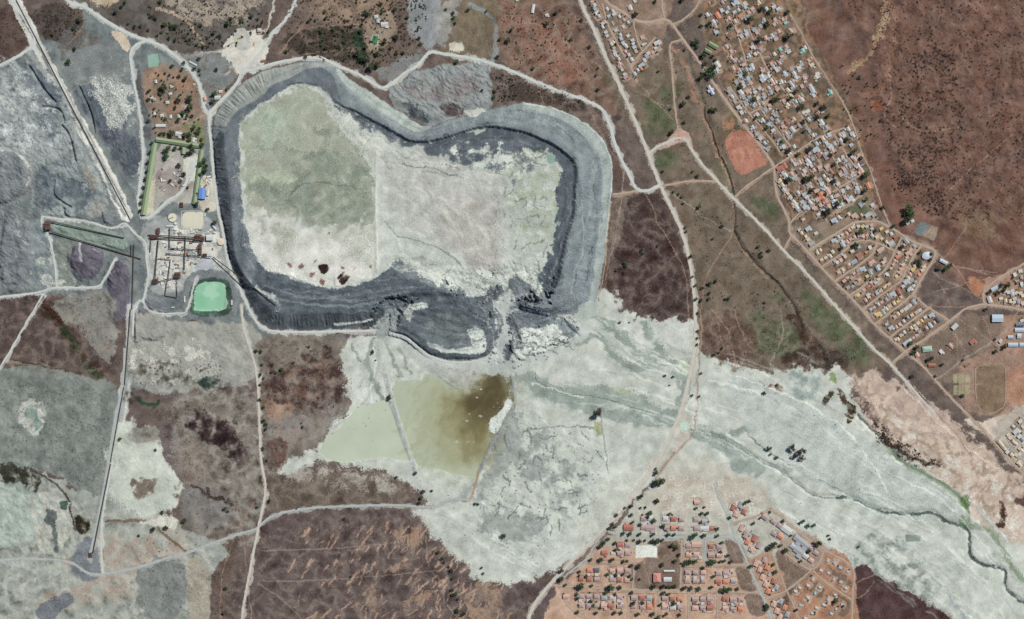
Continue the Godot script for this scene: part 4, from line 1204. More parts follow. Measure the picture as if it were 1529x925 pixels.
	lay([318,185, 335,151, 378,113, 430,97, 485,93, 502,100, 478,101, 457,105, 430,119, 407,129, 384,149, 356,167, 339,190], "#a3a8a0", "#848c8c", {"r": 2.0, "f": 1.0})
	lay([336,200, 344,284, 352,378, 377,427, 408,464, 428,470, 556,464, 575,460, 558,486, 480,492, 405,489, 378,464, 345,395, 331,345, 320,260, 317,215], "#6b7378", "#51595e", {"r": 2.0, "f": 1.0})  # west and south outer slopes painted darker, their shade put into the colour
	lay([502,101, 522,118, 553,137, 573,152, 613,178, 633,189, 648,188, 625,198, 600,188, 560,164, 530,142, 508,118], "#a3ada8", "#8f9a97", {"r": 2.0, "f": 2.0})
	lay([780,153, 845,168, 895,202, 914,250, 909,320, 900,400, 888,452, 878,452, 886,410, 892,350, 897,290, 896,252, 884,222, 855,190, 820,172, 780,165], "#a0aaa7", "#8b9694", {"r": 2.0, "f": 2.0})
	stroke([890,230, 895,260, 893,300, 888,350, 880,400, 868,450], 7.0, "#838d93", "#78828a", {"f": 2.0, "r": 3.0, "a": 0.7})
	stroke([780,153, 845,168, 893,202, 913,250, 908,320, 903,360], 1.6, "#c5ccc6", "#b0b7b2", {"r": 2.0})
	stroke([912,300, 906,350, 902,400, 895,436], 1.6, "#b9a184", "#a38d74", {"r": 1.0})
	stroke([868,300, 870,370, 858,400, 852,440], 2.0, "#a3acb0", "#949ca1", {"r": 2.0, "a": 0.6})
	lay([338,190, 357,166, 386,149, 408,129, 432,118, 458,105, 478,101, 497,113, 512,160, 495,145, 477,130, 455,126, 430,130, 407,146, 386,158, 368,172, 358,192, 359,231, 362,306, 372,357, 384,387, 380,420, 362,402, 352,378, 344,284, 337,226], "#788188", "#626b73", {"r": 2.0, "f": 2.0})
	lay(CREST_IN, "#c2c8c0", "#a6ada6", {"r": 4.0, "f": 1.0})
	# slumped dark rim inside the eastern basin
	lay([495,145, 512,160, 552,178, 598,203, 636,213, 693,198, 744,191, 789,200, 829,218, 857,241, 861,256, 857,324, 844,372, 834,420, 824,437, 812,440, 806,420, 818,395, 826,360, 834,330, 830,295, 842,290, 842,260, 832,240, 800,225, 760,222, 720,228, 690,240, 655,240, 630,225, 600,215, 575,205, 560,192, 530,182, 500,160], "#727b82", "#555e65", {"r": 10.0, "f": 1.0})
	lay([650,235, 690,225, 740,225, 790,235, 835,260, 838,330, 815,380, 800,410, 775,400, 755,330, 745,280, 700,260], "#bcc3b9", "#9fa89f", {"r": 14.0, "f": 3.0})
	lay([660,210, 720,205, 780,215, 800,235, 770,270, 740,250, 690,245], "#727b82", "#565f66", {"r": 18.0, "f": 2.0, "m": 0.58, "n": "a", "g": 8})
	lay([770,225, 830,250, 840,320, 800,370, 770,330, 755,270], "#b1baa0", "#98a28d", {"r": 14.0, "f": 6.0, "m": 0.5, "n": "b", "a": 0.8})
	lay([745,225, 800,225, 838,250, 840,320, 815,380, 800,412, 770,400, 750,330, 742,270], "#d3d8cf", "#c0c6be", {"r": 16.0, "f": 2.0, "m": 0.36, "n": "a", "g": 8})
	lay([745,225, 800,225, 838,250, 836,320, 810,380, 770,380, 750,330, 742,270], "#7a847f", "#67716e", {"r": 16.0, "f": 2.0, "m": 0.24, "n": "f", "g": 5, "a": 0.8})
	lay([840,255, 852,262, 846,330, 836,380, 822,420, 808,436, 806,410, 822,372, 832,320, 832,285], "#6c757c", "#525b62", {"r": 8.0, "f": 1.0})
	lay([650,225, 720,215, 790,222, 800,240, 740,262, 690,250], "#d0d6ce", "#b9c0b9", {"r": 18.0, "f": 2.0, "m": 0.32, "n": "b", "g": 9})
	lay([815,232, 828,234, 828,244, 818,243], "#8fae9f", "#80a092", {"r": 2.0, "f": 1.0})
	lay([590,232, 640,225, 690,250, 745,262, 752,275, 745,300, 750,350, 745,400, 735,425, 720,420, 690,390, 640,360, 600,330, 575,290, 570,250], "#babcb6", "#a3a6a1", {"r": 10.0, "f": 4.0})
	lay([660,300, 720,300, 745,340, 742,400, 720,415, 690,385, 660,350], "#b9b6ac", "#a8a59b", {"r": 12.0, "f": 6.0, "a": 0.55})
	lay([660,400, 720,405, 760,420, 800,440, 740,450, 690,440, 650,425], "#c6cec6", "#aeb7b1", {"r": 12.0, "f": 2.0})
	for a in [[585,395, 605,392, 640,420, 640,430, 600,418], [640,420, 665,425, 700,440, 700,452, 645,440], [770,410, 790,420, 800,450, 770,452, 762,430], [800,445, 838,430, 845,455, 830,466, 800,460]]:
		lay(a, "#7f888e", "#6b747a", {"r": 10.0, "f": 1.0, "m": 0.85})
	for k in 60:
		var cx := rng.randf_range(655, 820)
		var cy := rng.randf_range(225, 455)
		if cy > 260 and cx < 745 and cy < 400: continue
		var an := rng.randf_range(0, TAU)
		var q := [cx, cy]
		for s in 3:
			an += rng.randf_range(-0.8, 0.8)
			cx += cos(an) * rng.randf_range(3, 9)
			cy += sin(an) * rng.randf_range(3, 9)
			q.append(cx); q.append(cy)
		stroke(q, rng.randf_range(1.0, 2.4), "#79837f", "#69726f", {"r": 4.0, "a": 0.7})
	stroke([575,330, 590,350, 605,355, 640,365, 670,380, 700,412, 720,430], 1.6, "#8f9890", "#7d867f", {"r": 3.0, "a": 0.85})
	stroke([600,245, 625,250, 645,250, 665,258, 690,265], 1.8, "#6f7876", "#5f6866", {"r": 4.0, "a": 0.8})
	# western beach with its green slimes
	lay([362,215, 360,180, 390,160, 430,135, 460,130, 480,140, 495,165, 520,205, 548,240, 556,280, 556,333, 530,340, 505,345, 480,335, 455,338, 430,320, 400,330, 378,340, 365,300], "#a9ac9d", "#8a9083", {"r": 12.0, "f": 4.0})
	lay([365,215, 390,165, 440,140, 480,150, 520,210, 550,250, 552,330, 440,325, 370,330], "#b3baa8", "#a0a896", {"r": 20.0, "f": 4.0, "m": 0.36, "n": "a", "g": 4, "a": 0.7})
	lay([440,240, 500,230, 548,245, 556,280, 556,333, 530,336, 500,338, 470,335, 445,310, 440,280], "#979d8f", "#7f897c", {"r": 14.0, "f": 6.0, "m": 0.8, "g": 3})
	lay([385,260, 440,258, 470,285, 440,305, 400,300, 370,280], "#8c9688", "#7d887c", {"r": 12.0, "f": 4.0, "a": 0.8})
	lay([372,265, 420,258, 440,270, 400,275], "#b9c2a9", "#a7b19a", {"r": 10.0, "f": 3.0, "a": 0.7})
	lay([365,180, 400,160, 440,150, 470,165, 450,200, 400,220, 370,230], "#a6b2a2", "#97a495", {"r": 14.0, "f": 4.0, "m": 0.5, "n": "c"})
	lay([364,320, 390,310, 420,325, 440,335, 480,345, 556,336, 560,400, 540,418, 510,426, 480,425, 440,414, 400,400, 380,375], "#d2d3cb", "#abada6", {"r": 16.0, "f": 5.0, "e": 110})
	lay([405,340, 440,345, 435,375, 415,378], "#a7ab9b", "#979c8d", {"r": 10.0, "f": 3.0, "a": 0.8})
	lay([495,345, 560,340, 560,395, 540,390, 505,365], "#b5b9ac", "#a4a99c", {"r": 8.0, "f": 4.0, "a": 0.8})
	lay([485,165, 500,165, 520,190, 560,205, 600,215, 580,225, 560,240, 548,238, 520,205], "#c3c6bd", "#b0b4ac", {"r": 5.0, "f": 2.0})
	for k in 90:
		var cx := rng.randf_range(365, 545)
		var cy := rng.randf_range(150, 335)
		var an := rng.randf_range(-0.5, 0.7) + (0.6 if cx > 470 else -0.2)
		var l := rng.randf_range(8, 34)
		var kind := rng.randi() % 3
		stroke([cx, cy, cx + cos(an) * l * 0.5, cy + sin(an) * l * 0.5, cx + cos(an + 0.5) * l, cy + sin(an + 0.5) * l], rng.randf_range(1.0, 4.5), ["#b5bca6", "#7d8779", "#a9b09d"][kind], ["#a3ab96", "#6f796d", "#989f8d"][kind], {"r": 12.0, "f": 2.0, "a": rng.randf_range(0.3, 0.75)})
	stroke([432,292, 445,280, 470,272, 500,275, 540,282], 1.6, "#6d786a", "#606b5e", {"r": 4.0, "a": 0.7})
	lay([370,340, 400,345, 480,360, 556,350, 556,400, 510,425, 440,412, 395,395], "#d9d9d2", "#c6c7c0", {"f": 2.0, "r": 6.0, "m": 0.45, "n": "f", "g": 2, "a": 0.6})
	stroke([562,225, 561,300, 562,350, 563,400], 3.0, "#cbcfc6", "#b9beb5", {"r": 1.5})
	for q in [[483,402, 7, 0], [512,417, 9, 0], [489,348, 3, 0], [432,396, 4, 1], [452,397, 5, 1], [466,410, 4, 1], [482,422, 5, 1], [511,400, 4, 1], [472,390, 2, 1], [526,402, 3, 1], [555,397, 3, 1]]:
		var s: float = q[2]
		lay([q[0] - s, q[1], q[0] - s * 0.3, q[1] - s, q[0] + s, q[1] - s * 0.5, q[0] + s * 0.8, q[1] + s * 0.7, q[0] - s * 0.3, q[1] + s * 0.8], "#4f3a38" if q[3] == 0 else "#94786c", "#33282a" if q[3] == 0 else "#7a6058", {"r": 6.0, "f": 1.0, "m": 0.8})
	# drying fans and flow lines of the eastern tailings
	for g in [[[580,240, 620,290, 670,330, 710,390, 730,425], 34.0, 60], [[560,210, 610,235, 670,250, 740,262], 14.0, 40], [[745,270, 748,320, 742,380, 735,420], 10.0, 30], [[585,400, 640,400, 700,415, 740,430], 12.0, 40], [[500,170, 530,205, 556,240], 10.0, 24]]:
		var gp := smooth_line(g[0], false, 6.0)
		for k in g[2]:
			var a := rng.randi_range(0, gp.size() - 4)
			var off: float = rng.randfn() * g[1] * 0.6
			var q := []
			for i in range(a, mini(a + rng.randi_range(3, 9), gp.size() - 1)):
				var d := (gp[i + 1] - gp[i]).normalized()
				var v: Vector2 = gp[i] + Vector2(-d.y, d.x) * (off + rng.randf_range(-1.5, 1.5))
				q.append(v.x); q.append(v.y)
			if q.size() < 4: continue
			var light := rng.randf() < 0.55
			stroke(q, rng.randf_range(0.7, 3.4), "#d0d3cc" if light else "#939a94", "#bfc3bc" if light else "#838a85", {"r": 7.0, "f": 1.0, "a": rng.randf_range(0.2, 0.6)})
	# southern wall and breach
	lay([584,398, 604,413, 640,426, 690,441, 735,441, 735,452, 680,454, 620,457, 575,461, 556,465, 530,470, 430,471, 408,465, 392,450, 377,427, 384,388, 398,405, 425,410, 445,419, 482,429, 513,430, 538,423, 558,417, 574,407], "#6b747b", "#515a62", {"r": 4.0, "f": 1.0})
	for a in [[[395,425, 440,440, 500,446, 560,442, 610,436], 2.0], [[400,440, 450,452, 520,456, 570,450], 3.0], [[420,432, 470,436, 520,438], 1.5]]:
		stroke(a[0], a[1], "#8d959b", "#7d868c", {"r": 4.0, "f": 1.5, "a": 0.7})
	stroke([384,428, 402,440, 416,452, 412,462], 6.0, "#b9bfbc", "#a1a8a8", {"f": 2.0, "r": 6.0, "m": 0.7})
	stroke([500,483, 530,482, 556,477], 3.0, "#c9cfc8", "#b5bbb5", {"r": 3.0})
	lay(LOWER_WALL, "#6f787e", "#555e65", {"r": 3.0, "f": 1.0})
	lay([636,478, 690,470, 712,490, 710,515, 690,520, 655,512, 638,498], "#7f8886", "#6d7675", {"r": 8.0, "f": 6.0, "a": 0.6})
	lay([699,491, 720,492, 726,515, 724,525, 690,528, 660,525, 636,514, 640,510, 660,518, 690,519, 704,514], "#c9d1c9", "#b7bfb8", {"r": 4.0, "f": 1.0})
	lay([605,462, 618,452, 642,455, 640,460, 618,466, 612,478, 605,475], "#c2c9c2", "#aab1ac", {"r": 6.0, "f": 1.0, "m": 0.8})
	lay([566,478, 588,470, 590,495, 570,505, 555,498], "#a9b1ad", "#8a9392", {"r": 8.0, "f": 1.0, "m": 0.75})
	lay([735,440, 765,445, 768,500, 776,540, 740,545, 738,500], "#c2c8c2", "#959d9d", {"r": 22.0, "f": 3.0})
	lay([760,470, 800,460, 830,470, 828,482, 800,492, 770,492], "#7d858d", "#6b737b", {"r": 4.0, "f": 1.0})
	lay([770,492, 800,492, 828,482, 850,500, 822,520, 790,531, 770,530], "#ccd3cb", "#b6beb8", {"r": 5.0, "f": 1.0})
	lay([826,478, 845,478, 864,492, 850,505, 832,492], "#8d979b", "#7b858a", {"r": 5.0, "f": 1.0})
	lay([862,455, 890,450, 886,470, 866,478], "#b3bdb5", "#9ba69f", {"r": 5.0, "f": 1.0})
	for k in 26:
		var cx := rng.randf_range(772, 845)
		var cy := rng.randf_range(494, 528)
		stroke([cx, cy, cx + rng.randf_range(4, 9), cy + rng.randf_range(-4, 4), cx + rng.randf_range(9, 16), cy + rng.randf_range(-6, 5)], rng.randf_range(1, 2.2), "#75807e", "#65706f", {"r": 4.0, "a": 0.75})
	# pale and dark streaks along the slumped wall, cracks along its terraces
	for g in [[[390,415, 440,432, 500,440, 560,436, 610,428], 16.0, 50], [[600,450, 640,446, 690,452, 730,470], 14.0, 40], [[590,482, 625,490, 670,500, 720,495], 20.0, 46], [[770,470, 800,474, 830,468], 10.0, 20], [[846,250, 850,300, 840,350, 828,400, 815,430], 9.0, 40], [[500,150, 560,190, 620,216, 690,210, 760,206, 820,225], 8.0, 46], [[348,230, 352,300, 362,370, 385,410], 7.0, 24], [[880,240, 888,300, 880,360, 866,430], 16.0, 40], [[690,184, 760,170, 820,180, 870,215], 12.0, 30]]:
		var gp := smooth_line(g[0], false, 6.0)
		for k in g[2]:
			var a := rng.randi_range(0, gp.size() - 4)
			var off: float = rng.randfn() * g[1] * 0.6
			var q := []
			for i in range(a, mini(a + rng.randi_range(3, 8), gp.size() - 1)):
				var d := (gp[i + 1] - gp[i]).normalized()
				var v: Vector2 = gp[i] + Vector2(-d.y, d.x) * (off + rng.randf_range(-1.0, 1.0))
				q.append(v.x); q.append(v.y)
			if q.size() < 4: continue
			var light := rng.randf() < 0.5
			stroke(q, rng.randf_range(0.7, 2.6), "#99a2a7" if light else "#565f66", "#868f95" if light else "#464e55", {"r": 4.0, "f": 0.8, "a": rng.randf_range(0.2, 0.5)})
	for a in [[736,470, 742,460, 750,480, 744,505, 738,500], [752,520, 762,510, 764,535, 752,540], [728,430, 748,426, 752,440, 730,446], [768,446, 790,448, 786,462, 770,460], [760,476, 772,484, 778,520, 770,528, 763,505]]:
		lay(a, "#6b747a", "#535c62", {"r": 10.0, "f": 1.0, "m": 0.8})
	# grey dump north of the dam
	lay([580,135, 605,115, 640,100, 700,92, 730,100, 736,150, 726,163, 696,172, 671,178, 648,187, 636,186, 612,174, 590,158], "#999e9c", "#7f8589", {"f": 2.0, "r": 6.0})
	lay([600,155, 630,160, 640,182, 620,178], "#5f6468", "#535a5e", {"f": 2.0, "r": 6.0, "m": 0.8})
	lay([655,155, 690,158, 692,172, 665,172], "#675f5e", "#575151", {"f": 2.0, "r": 6.0, "m": 0.8})
	lay([600,130, 680,120, 720,120, 710,140, 640,150], "#8f8886", "#7c7879", {"f": 4.0, "r": 10.0, "m": 0.6})
	lay([690,165, 720,160, 725,166, 700,175], "#c4c7bc", "#acb0a7", {"f": 1.0, "r": 5.0})
	lay([560,110, 600,85, 625,75, 640,80, 610,105, 580,122], "#8d8d8a", "#757676", {"f": 3.0, "r": 6.0})
	_paint_towns()
	# dirt worn out along the edges of the roads, foot and cattle paths
	for r in ROADS:
		stroke(r[1], r[0] + 1.0, VERGE[r[2]][0], VERGE[r[2]][1], {"f": 2.2, "r": 5.0, "a": 0.8})
	for a in PATHS:
		stroke(a[1], a[0], "#ac8f7c" if a[2] == 0 else "#a59c90", "#967a69" if a[2] == 0 else "#90877d", {"f": 1.0, "r": 2.5, "a": 0.8})

func _paint_towns() -> void:
	# bare yards and street dust of the settlements
	var tan := ["#a89080", "#84715f"]
	lay([882,0, 935,-20, 1000,-20, 990,60, 955,95, 948,130, 920,100, 900,50], "#9c8575", "#7f6d60", {"f": 3.0, "r": 6.0})
	lay([1040,-30, 1175,-30, 1215,60, 1270,160, 1300,260, 1300,300, 1260,320, 1190,330, 1160,260, 1110,190, 1080,140, 1070,100, 1045,40], "#98836f", "#75675a", {"f": 4.0, "r": 8.0})
	lay([1060,-30, 1175,-30, 1215,60, 1270,160, 1300,260, 1260,320, 1190,330, 1160,260, 1110,190, 1070,100], "#b68f76", "#9b775f", {"m": 0.5, "n": "a", "a": 0.8, "g": 5})
	lay([1060,-30, 1175,-30, 1215,60, 1270,160, 1300,260, 1260,320, 1190,330, 1160,260, 1110,190, 1070,100], "#68624f", "#565343", {"m": 0.36, "n": "b", "a": 0.8, "g": 6})
	lay([1083,205, 1108,192, 1142,226, 1148,240, 1112,260, 1098,250, 1085,225], "#b9826d", "#a57262", {"f": 1.0, "r": 5.0})
	lay([1076,178, 1092,170, 1098,190, 1086,195], "#ad7f67", "#987058", {"f": 1.0, "r": 5.0, "m": 0.7})
	stroke([1004,70, 1018,85, 1028,110, 1036,135, 1048,165, 1058,185, 1068,215, 1080,240], 7.0, "#b58a76", "#9b7564", {"f": 2.0, "r": 9.0, "m": 0.55, "a": 0.85})
	stroke([1058,185, 1068,215, 1078,240, 1092,275], 6.0, "#b3917c", "#9c7d6a", {"f": 2.0, "r": 4.0, "a": 0.8})
	stroke([1050,160, 1062,195, 1074,230, 1088,260, 1096,300, 1098,345, 1112,372, 1140,402, 1170,432, 1188,462, 1200,490], 2.6, "#544f43", "#463f37", {"f": 1.0, "r": 3.0})
	lay([978,224, 996,208, 1010,194, 1016,190, 1028,198, 1036,224, 1026,214, 1010,214, 990,222], "#c4a698", "#ad8f82", {"f": 1.0, "r": 3.0})
	lay([1010,198, 1024,198, 1028,207, 1016,210], "#c99a8c", "#b5887b", {"f": 1.0, "r": 2.0})
	lay([1180,340, 1230,325, 1300,325, 1350,350, 1400,372, 1392,395, 1365,440, 1415,478, 1360,525, 1330,505, 1240,420, 1195,362], "#998575", "#776a5d", {"f": 3.0, "r": 5.0})
	lay([1230,360, 1300,335, 1390,380, 1360,440, 1400,475, 1360,515, 1320,490, 1250,420], "#a78972", "#8d7260", {"m": 0.5, "n": "a", "a": 0.8, "g": 5})
	lay([1195,350, 1215,345, 1235,362, 1215,375], "#7a7a63", "#676853", {"f": 3.0, "r": 5.0, "m": 0.7})
	lay([1262,310, 1285,300, 1305,305, 1300,320, 1265,322], "#747a60", "#626a52", {"f": 3.0, "r": 5.0})
	lay([1365,342, 1375,330, 1390,335, 1378,352, 1368,350], "#7b8487", "#6f777b", {"flat": true, "r": 1.5})
	lay([1378,352, 1390,335, 1402,340, 1395,360], "#a0907e", "#8a7c6d", {"flat": true, "r": 2.0})
	lay([1445,412, 1458,412, 1468,432, 1462,446, 1450,430], "#b88468", "#a5745b", {"f": 3.0, "r": 5.0})
	lay([1470,420, 1500,408, 1560,400, 1560,460, 1475,452], "#b0917e", "#98796a", {"f": 2.0, "r": 5.0})
	lay([1480,480, 1529,470, 1590,480, 1590,530, 1500,525, 1478,495], "#b08f7a", "#97796a", {"f": 2.0, "r": 5.0})
	lay([1360,500, 1400,490, 1440,470, 1470,470, 1500,490, 1440,560, 1400,570, 1370,540], "#8f7c6e", "#76675d", {"f": 3.0, "r": 6.0, "a": 0.8})
	lay([1440,540, 1529,520, 1600,560, 1600,620, 1510,620, 1440,610], "#ae9080", "#957868", {"f": 4.0, "r": 6.0, "a": 0.85})
	lay([1505,560, 1529,545, 1560,560, 1550,600, 1505,600], "#b88c74", "#a57b65", {"f": 4.0, "r": 6.0, "a": 0.8})
	lay([1455,550, 1460,545, 1496,543, 1502,550, 1502,600, 1492,618, 1470,618, 1458,600], "#927e69", "#786654", {"f": 1.0, "r": 2.0})
	for i in 3:
		for j in 2:
			lay([1423 + i * 9, 558 + j * 17, 1430 + i * 9, 558 + j * 17, 1430 + i * 9, 572 + j * 17, 1423 + i * 9, 572 + j * 17], "#a49d80", "#938c71", {"flat": true, "r": 0.5, "f": 0.0})
	lay([1485,640, 1529,605, 1600,600, 1600,740, 1529,705, 1500,685], "#bdb3a6", "#a1988e", {"f": 3.0, "r": 5.0})
	# southern suburb: mud-dusted north, red earth south
	lay([925,780, 985,715, 1070,705, 1130,720, 1165,765, 1210,800, 1235,822, 1150,845, 1050,805, 925,800], "#bdbdb1", "#a3a298", {"f": 3.0, "r": 8.0})
	lay([985,715, 1070,708, 1120,722, 1150,745, 1085,760, 985,765], "#c4bcab", "#aaa295", {"f": 3.0, "r": 14.0, "m": 0.6})
	lay([870,840, 905,800, 1030,805, 1100,805, 1120,840, 1150,895, 1200,990, 830,990, 830,880], "#c3a691", "#a98c78", {"f": 2.0, "r": 5.0})
	lay([905,800, 1100,803, 1112,830, 1090,838, 905,815, 893,812], "#b3b0a4", "#9c988e", {"f": 3.0, "r": 6.0, "a": 0.9})
	for a in [[948,840, 1015,836, 1015,878, 948,878], [1083,806, 1105,812, 1114,838, 1090,838], [1098,846, 1116,848, 1130,880, 1108,880], [1112,888, 1134,888, 1144,915, 1122,920], [1160,822, 1210,850, 1176,878], [984,808, 1012,808, 1014,838, 985,838], [840,855, 870,825, 900,795, 905,800, 875,835, 845,868]]:
		lay(a, "#8b786c", "#73645b", {"f": 2.0, "r": 3.0})
	lay([949,814, 976,814, 982,820, 982,832, 949,833], "#d3d6cd", "#c5c8bf", {"flat": true, "r": 1.0, "f": 0.0})
	lay([1115,845, 1150,825, 1176,882, 1145,895], "#b9967f", "#a17f6b", {"f": 2.0, "r": 4.0})
	lay([1160,815, 1200,795, 1235,820, 1212,850], "#b5a596", "#998a7e", {"f": 2.0, "r": 5.0})
	lay([1180,895, 1214,854, 1235,824, 1274,848, 1274,990, 1190,990], "#b58b72", "#9b745e", {"f": 1.0, "r": 4.0})
	for a in [[1226,850, 1272,880, 1272,868, 1232,842], [1215,868, 1230,872, 1228,895, 1210,885], [1245,890, 1270,895, 1262,920, 1240,905]]:
		lay(a, "#83705f", "#6c5e52", {"f": 2.0, "r": 5.0, "m": 0.8})
	for z in [[1060,0, 1175,0, 1215,60, 1270,160, 1300,260, 1260,320, 1190,330, 1160,260, 1110,190, 1070,100], [1230,360, 1300,335, 1390,380, 1360,440, 1400,475, 1360,515, 1320,490, 1250,420]]:
		lay(z, "#594c42", "#473d36", {"m": 0.3, "n": "r", "a": 0.7, "g": 5})
	# swept, grassed or bare yards: one plot round each house
	var tones := [["#b89a84", "#9e806a"], ["#ad8e78", "#917460"], ["#8c7f6c", "#75695a"], ["#7d7662", "#696351"], ["#bba592", "#a28c7a"], ["#94806f", "#7d6b5d"]]
	var reds := [["#c3a48e", "#ac8c76"], ["#bc987f", "#a4806a"], ["#ad9683", "#93806f"], ["#cbb09c", "#b49986"]]
	for a in SETTLE:
		var kk: float = a[2]
		for item in a[3].split(" ", false):
			var f: PackedStringArray = item.split(",")
			if f[2].ends_with("T"): continue
			var c := Vector2(a[0] + f[0].to_float() / kk, a[1] + f[1].to_float() / kk)
			var u := Vector2(cos(a[7]), -sin(a[7])) * rng.randf_range(4.5, 6.0)
			var v := Vector2(sin(a[7]), cos(a[7])) * rng.randf_range(4.5, 6.5)
			c += Vector2(rng.randf_range(-1.5, 1.5), rng.randf_range(-1.5, 1.5))
			var tone: Array = reds[rng.randi() % 4] if c.y > 810 and c.x < 1290 else tones[rng.randi() % 6]
			if c.y > 640 and (c.y < 810 or c.x > 1400): tone = [["#c0b9ab", "#a8a194"], ["#b3aa9c", "#9a9185"], ["#c6c3b7", "#b0ada2"]][rng.randi() % 3]
			var q := [c.x - u.x - v.x, c.y - u.y - v.y, c.x + u.x - v.x, c.y + u.y - v.y, c.x + u.x + v.x, c.y + u.y + v.y, c.x - u.x + v.x, c.y - u.y + v.y]
			lay(q, tone[0], tone[1], {"flat": true, "r": 1.0, "f": 0.6, "a": 0.75})
			if rng.randf() < 0.55:
				q.append(q[0]); q.append(q[1])
				stroke(q, 0.8, "#6f5f52", "#5c4e45", {"r": 0.6, "f": 0.4, "a": 0.5})
	# foundations of the houses that the mud carried off
	for k in 46:
		var cx := rng.randf_range(990, 1150)
		var cy := rng.randf_range(712, 770)
		if cx > 1080 and cy < 735: continue
		var w := rng.randf_range(2.5, 4.5)
		var h := rng.randf_range(2.0, 3.5)
		stroke([cx - w, cy - h, cx + w, cy - h, cx + w, cy + h, cx - w, cy + h, cx - w, cy - h], 1.0, "#d8d5ca", "#c6c2b7", {"r": 0.8, "f": 0.5, "a": 0.7})
	# yard walls and plot lines
	for a in [[870,842, 948,842, 948,838, 870,838], [866,884, 934,884], [942,886, 980,886], [990,886, 1026,886], [1032,886, 1068,886], [1076,886, 1112,886], [1020,847, 1062,847], [1064,847, 1096,847]]:
		stroke(a, 0.9, "#7a5c4c", "#6b5145", {"r": 0.5, "f": 0.5, "a": 0.7})
	# the running track and field lines
	for a in [[1456,552, 1462,546, 1495,544, 1501,550, 1501,600, 1492,612, 1482,617, 1470,615, 1459,602, 1456,552]]:
		stroke(a, 1.6, "#a8957f", "#94826e", {"r": 0.5, "a": 0.9})

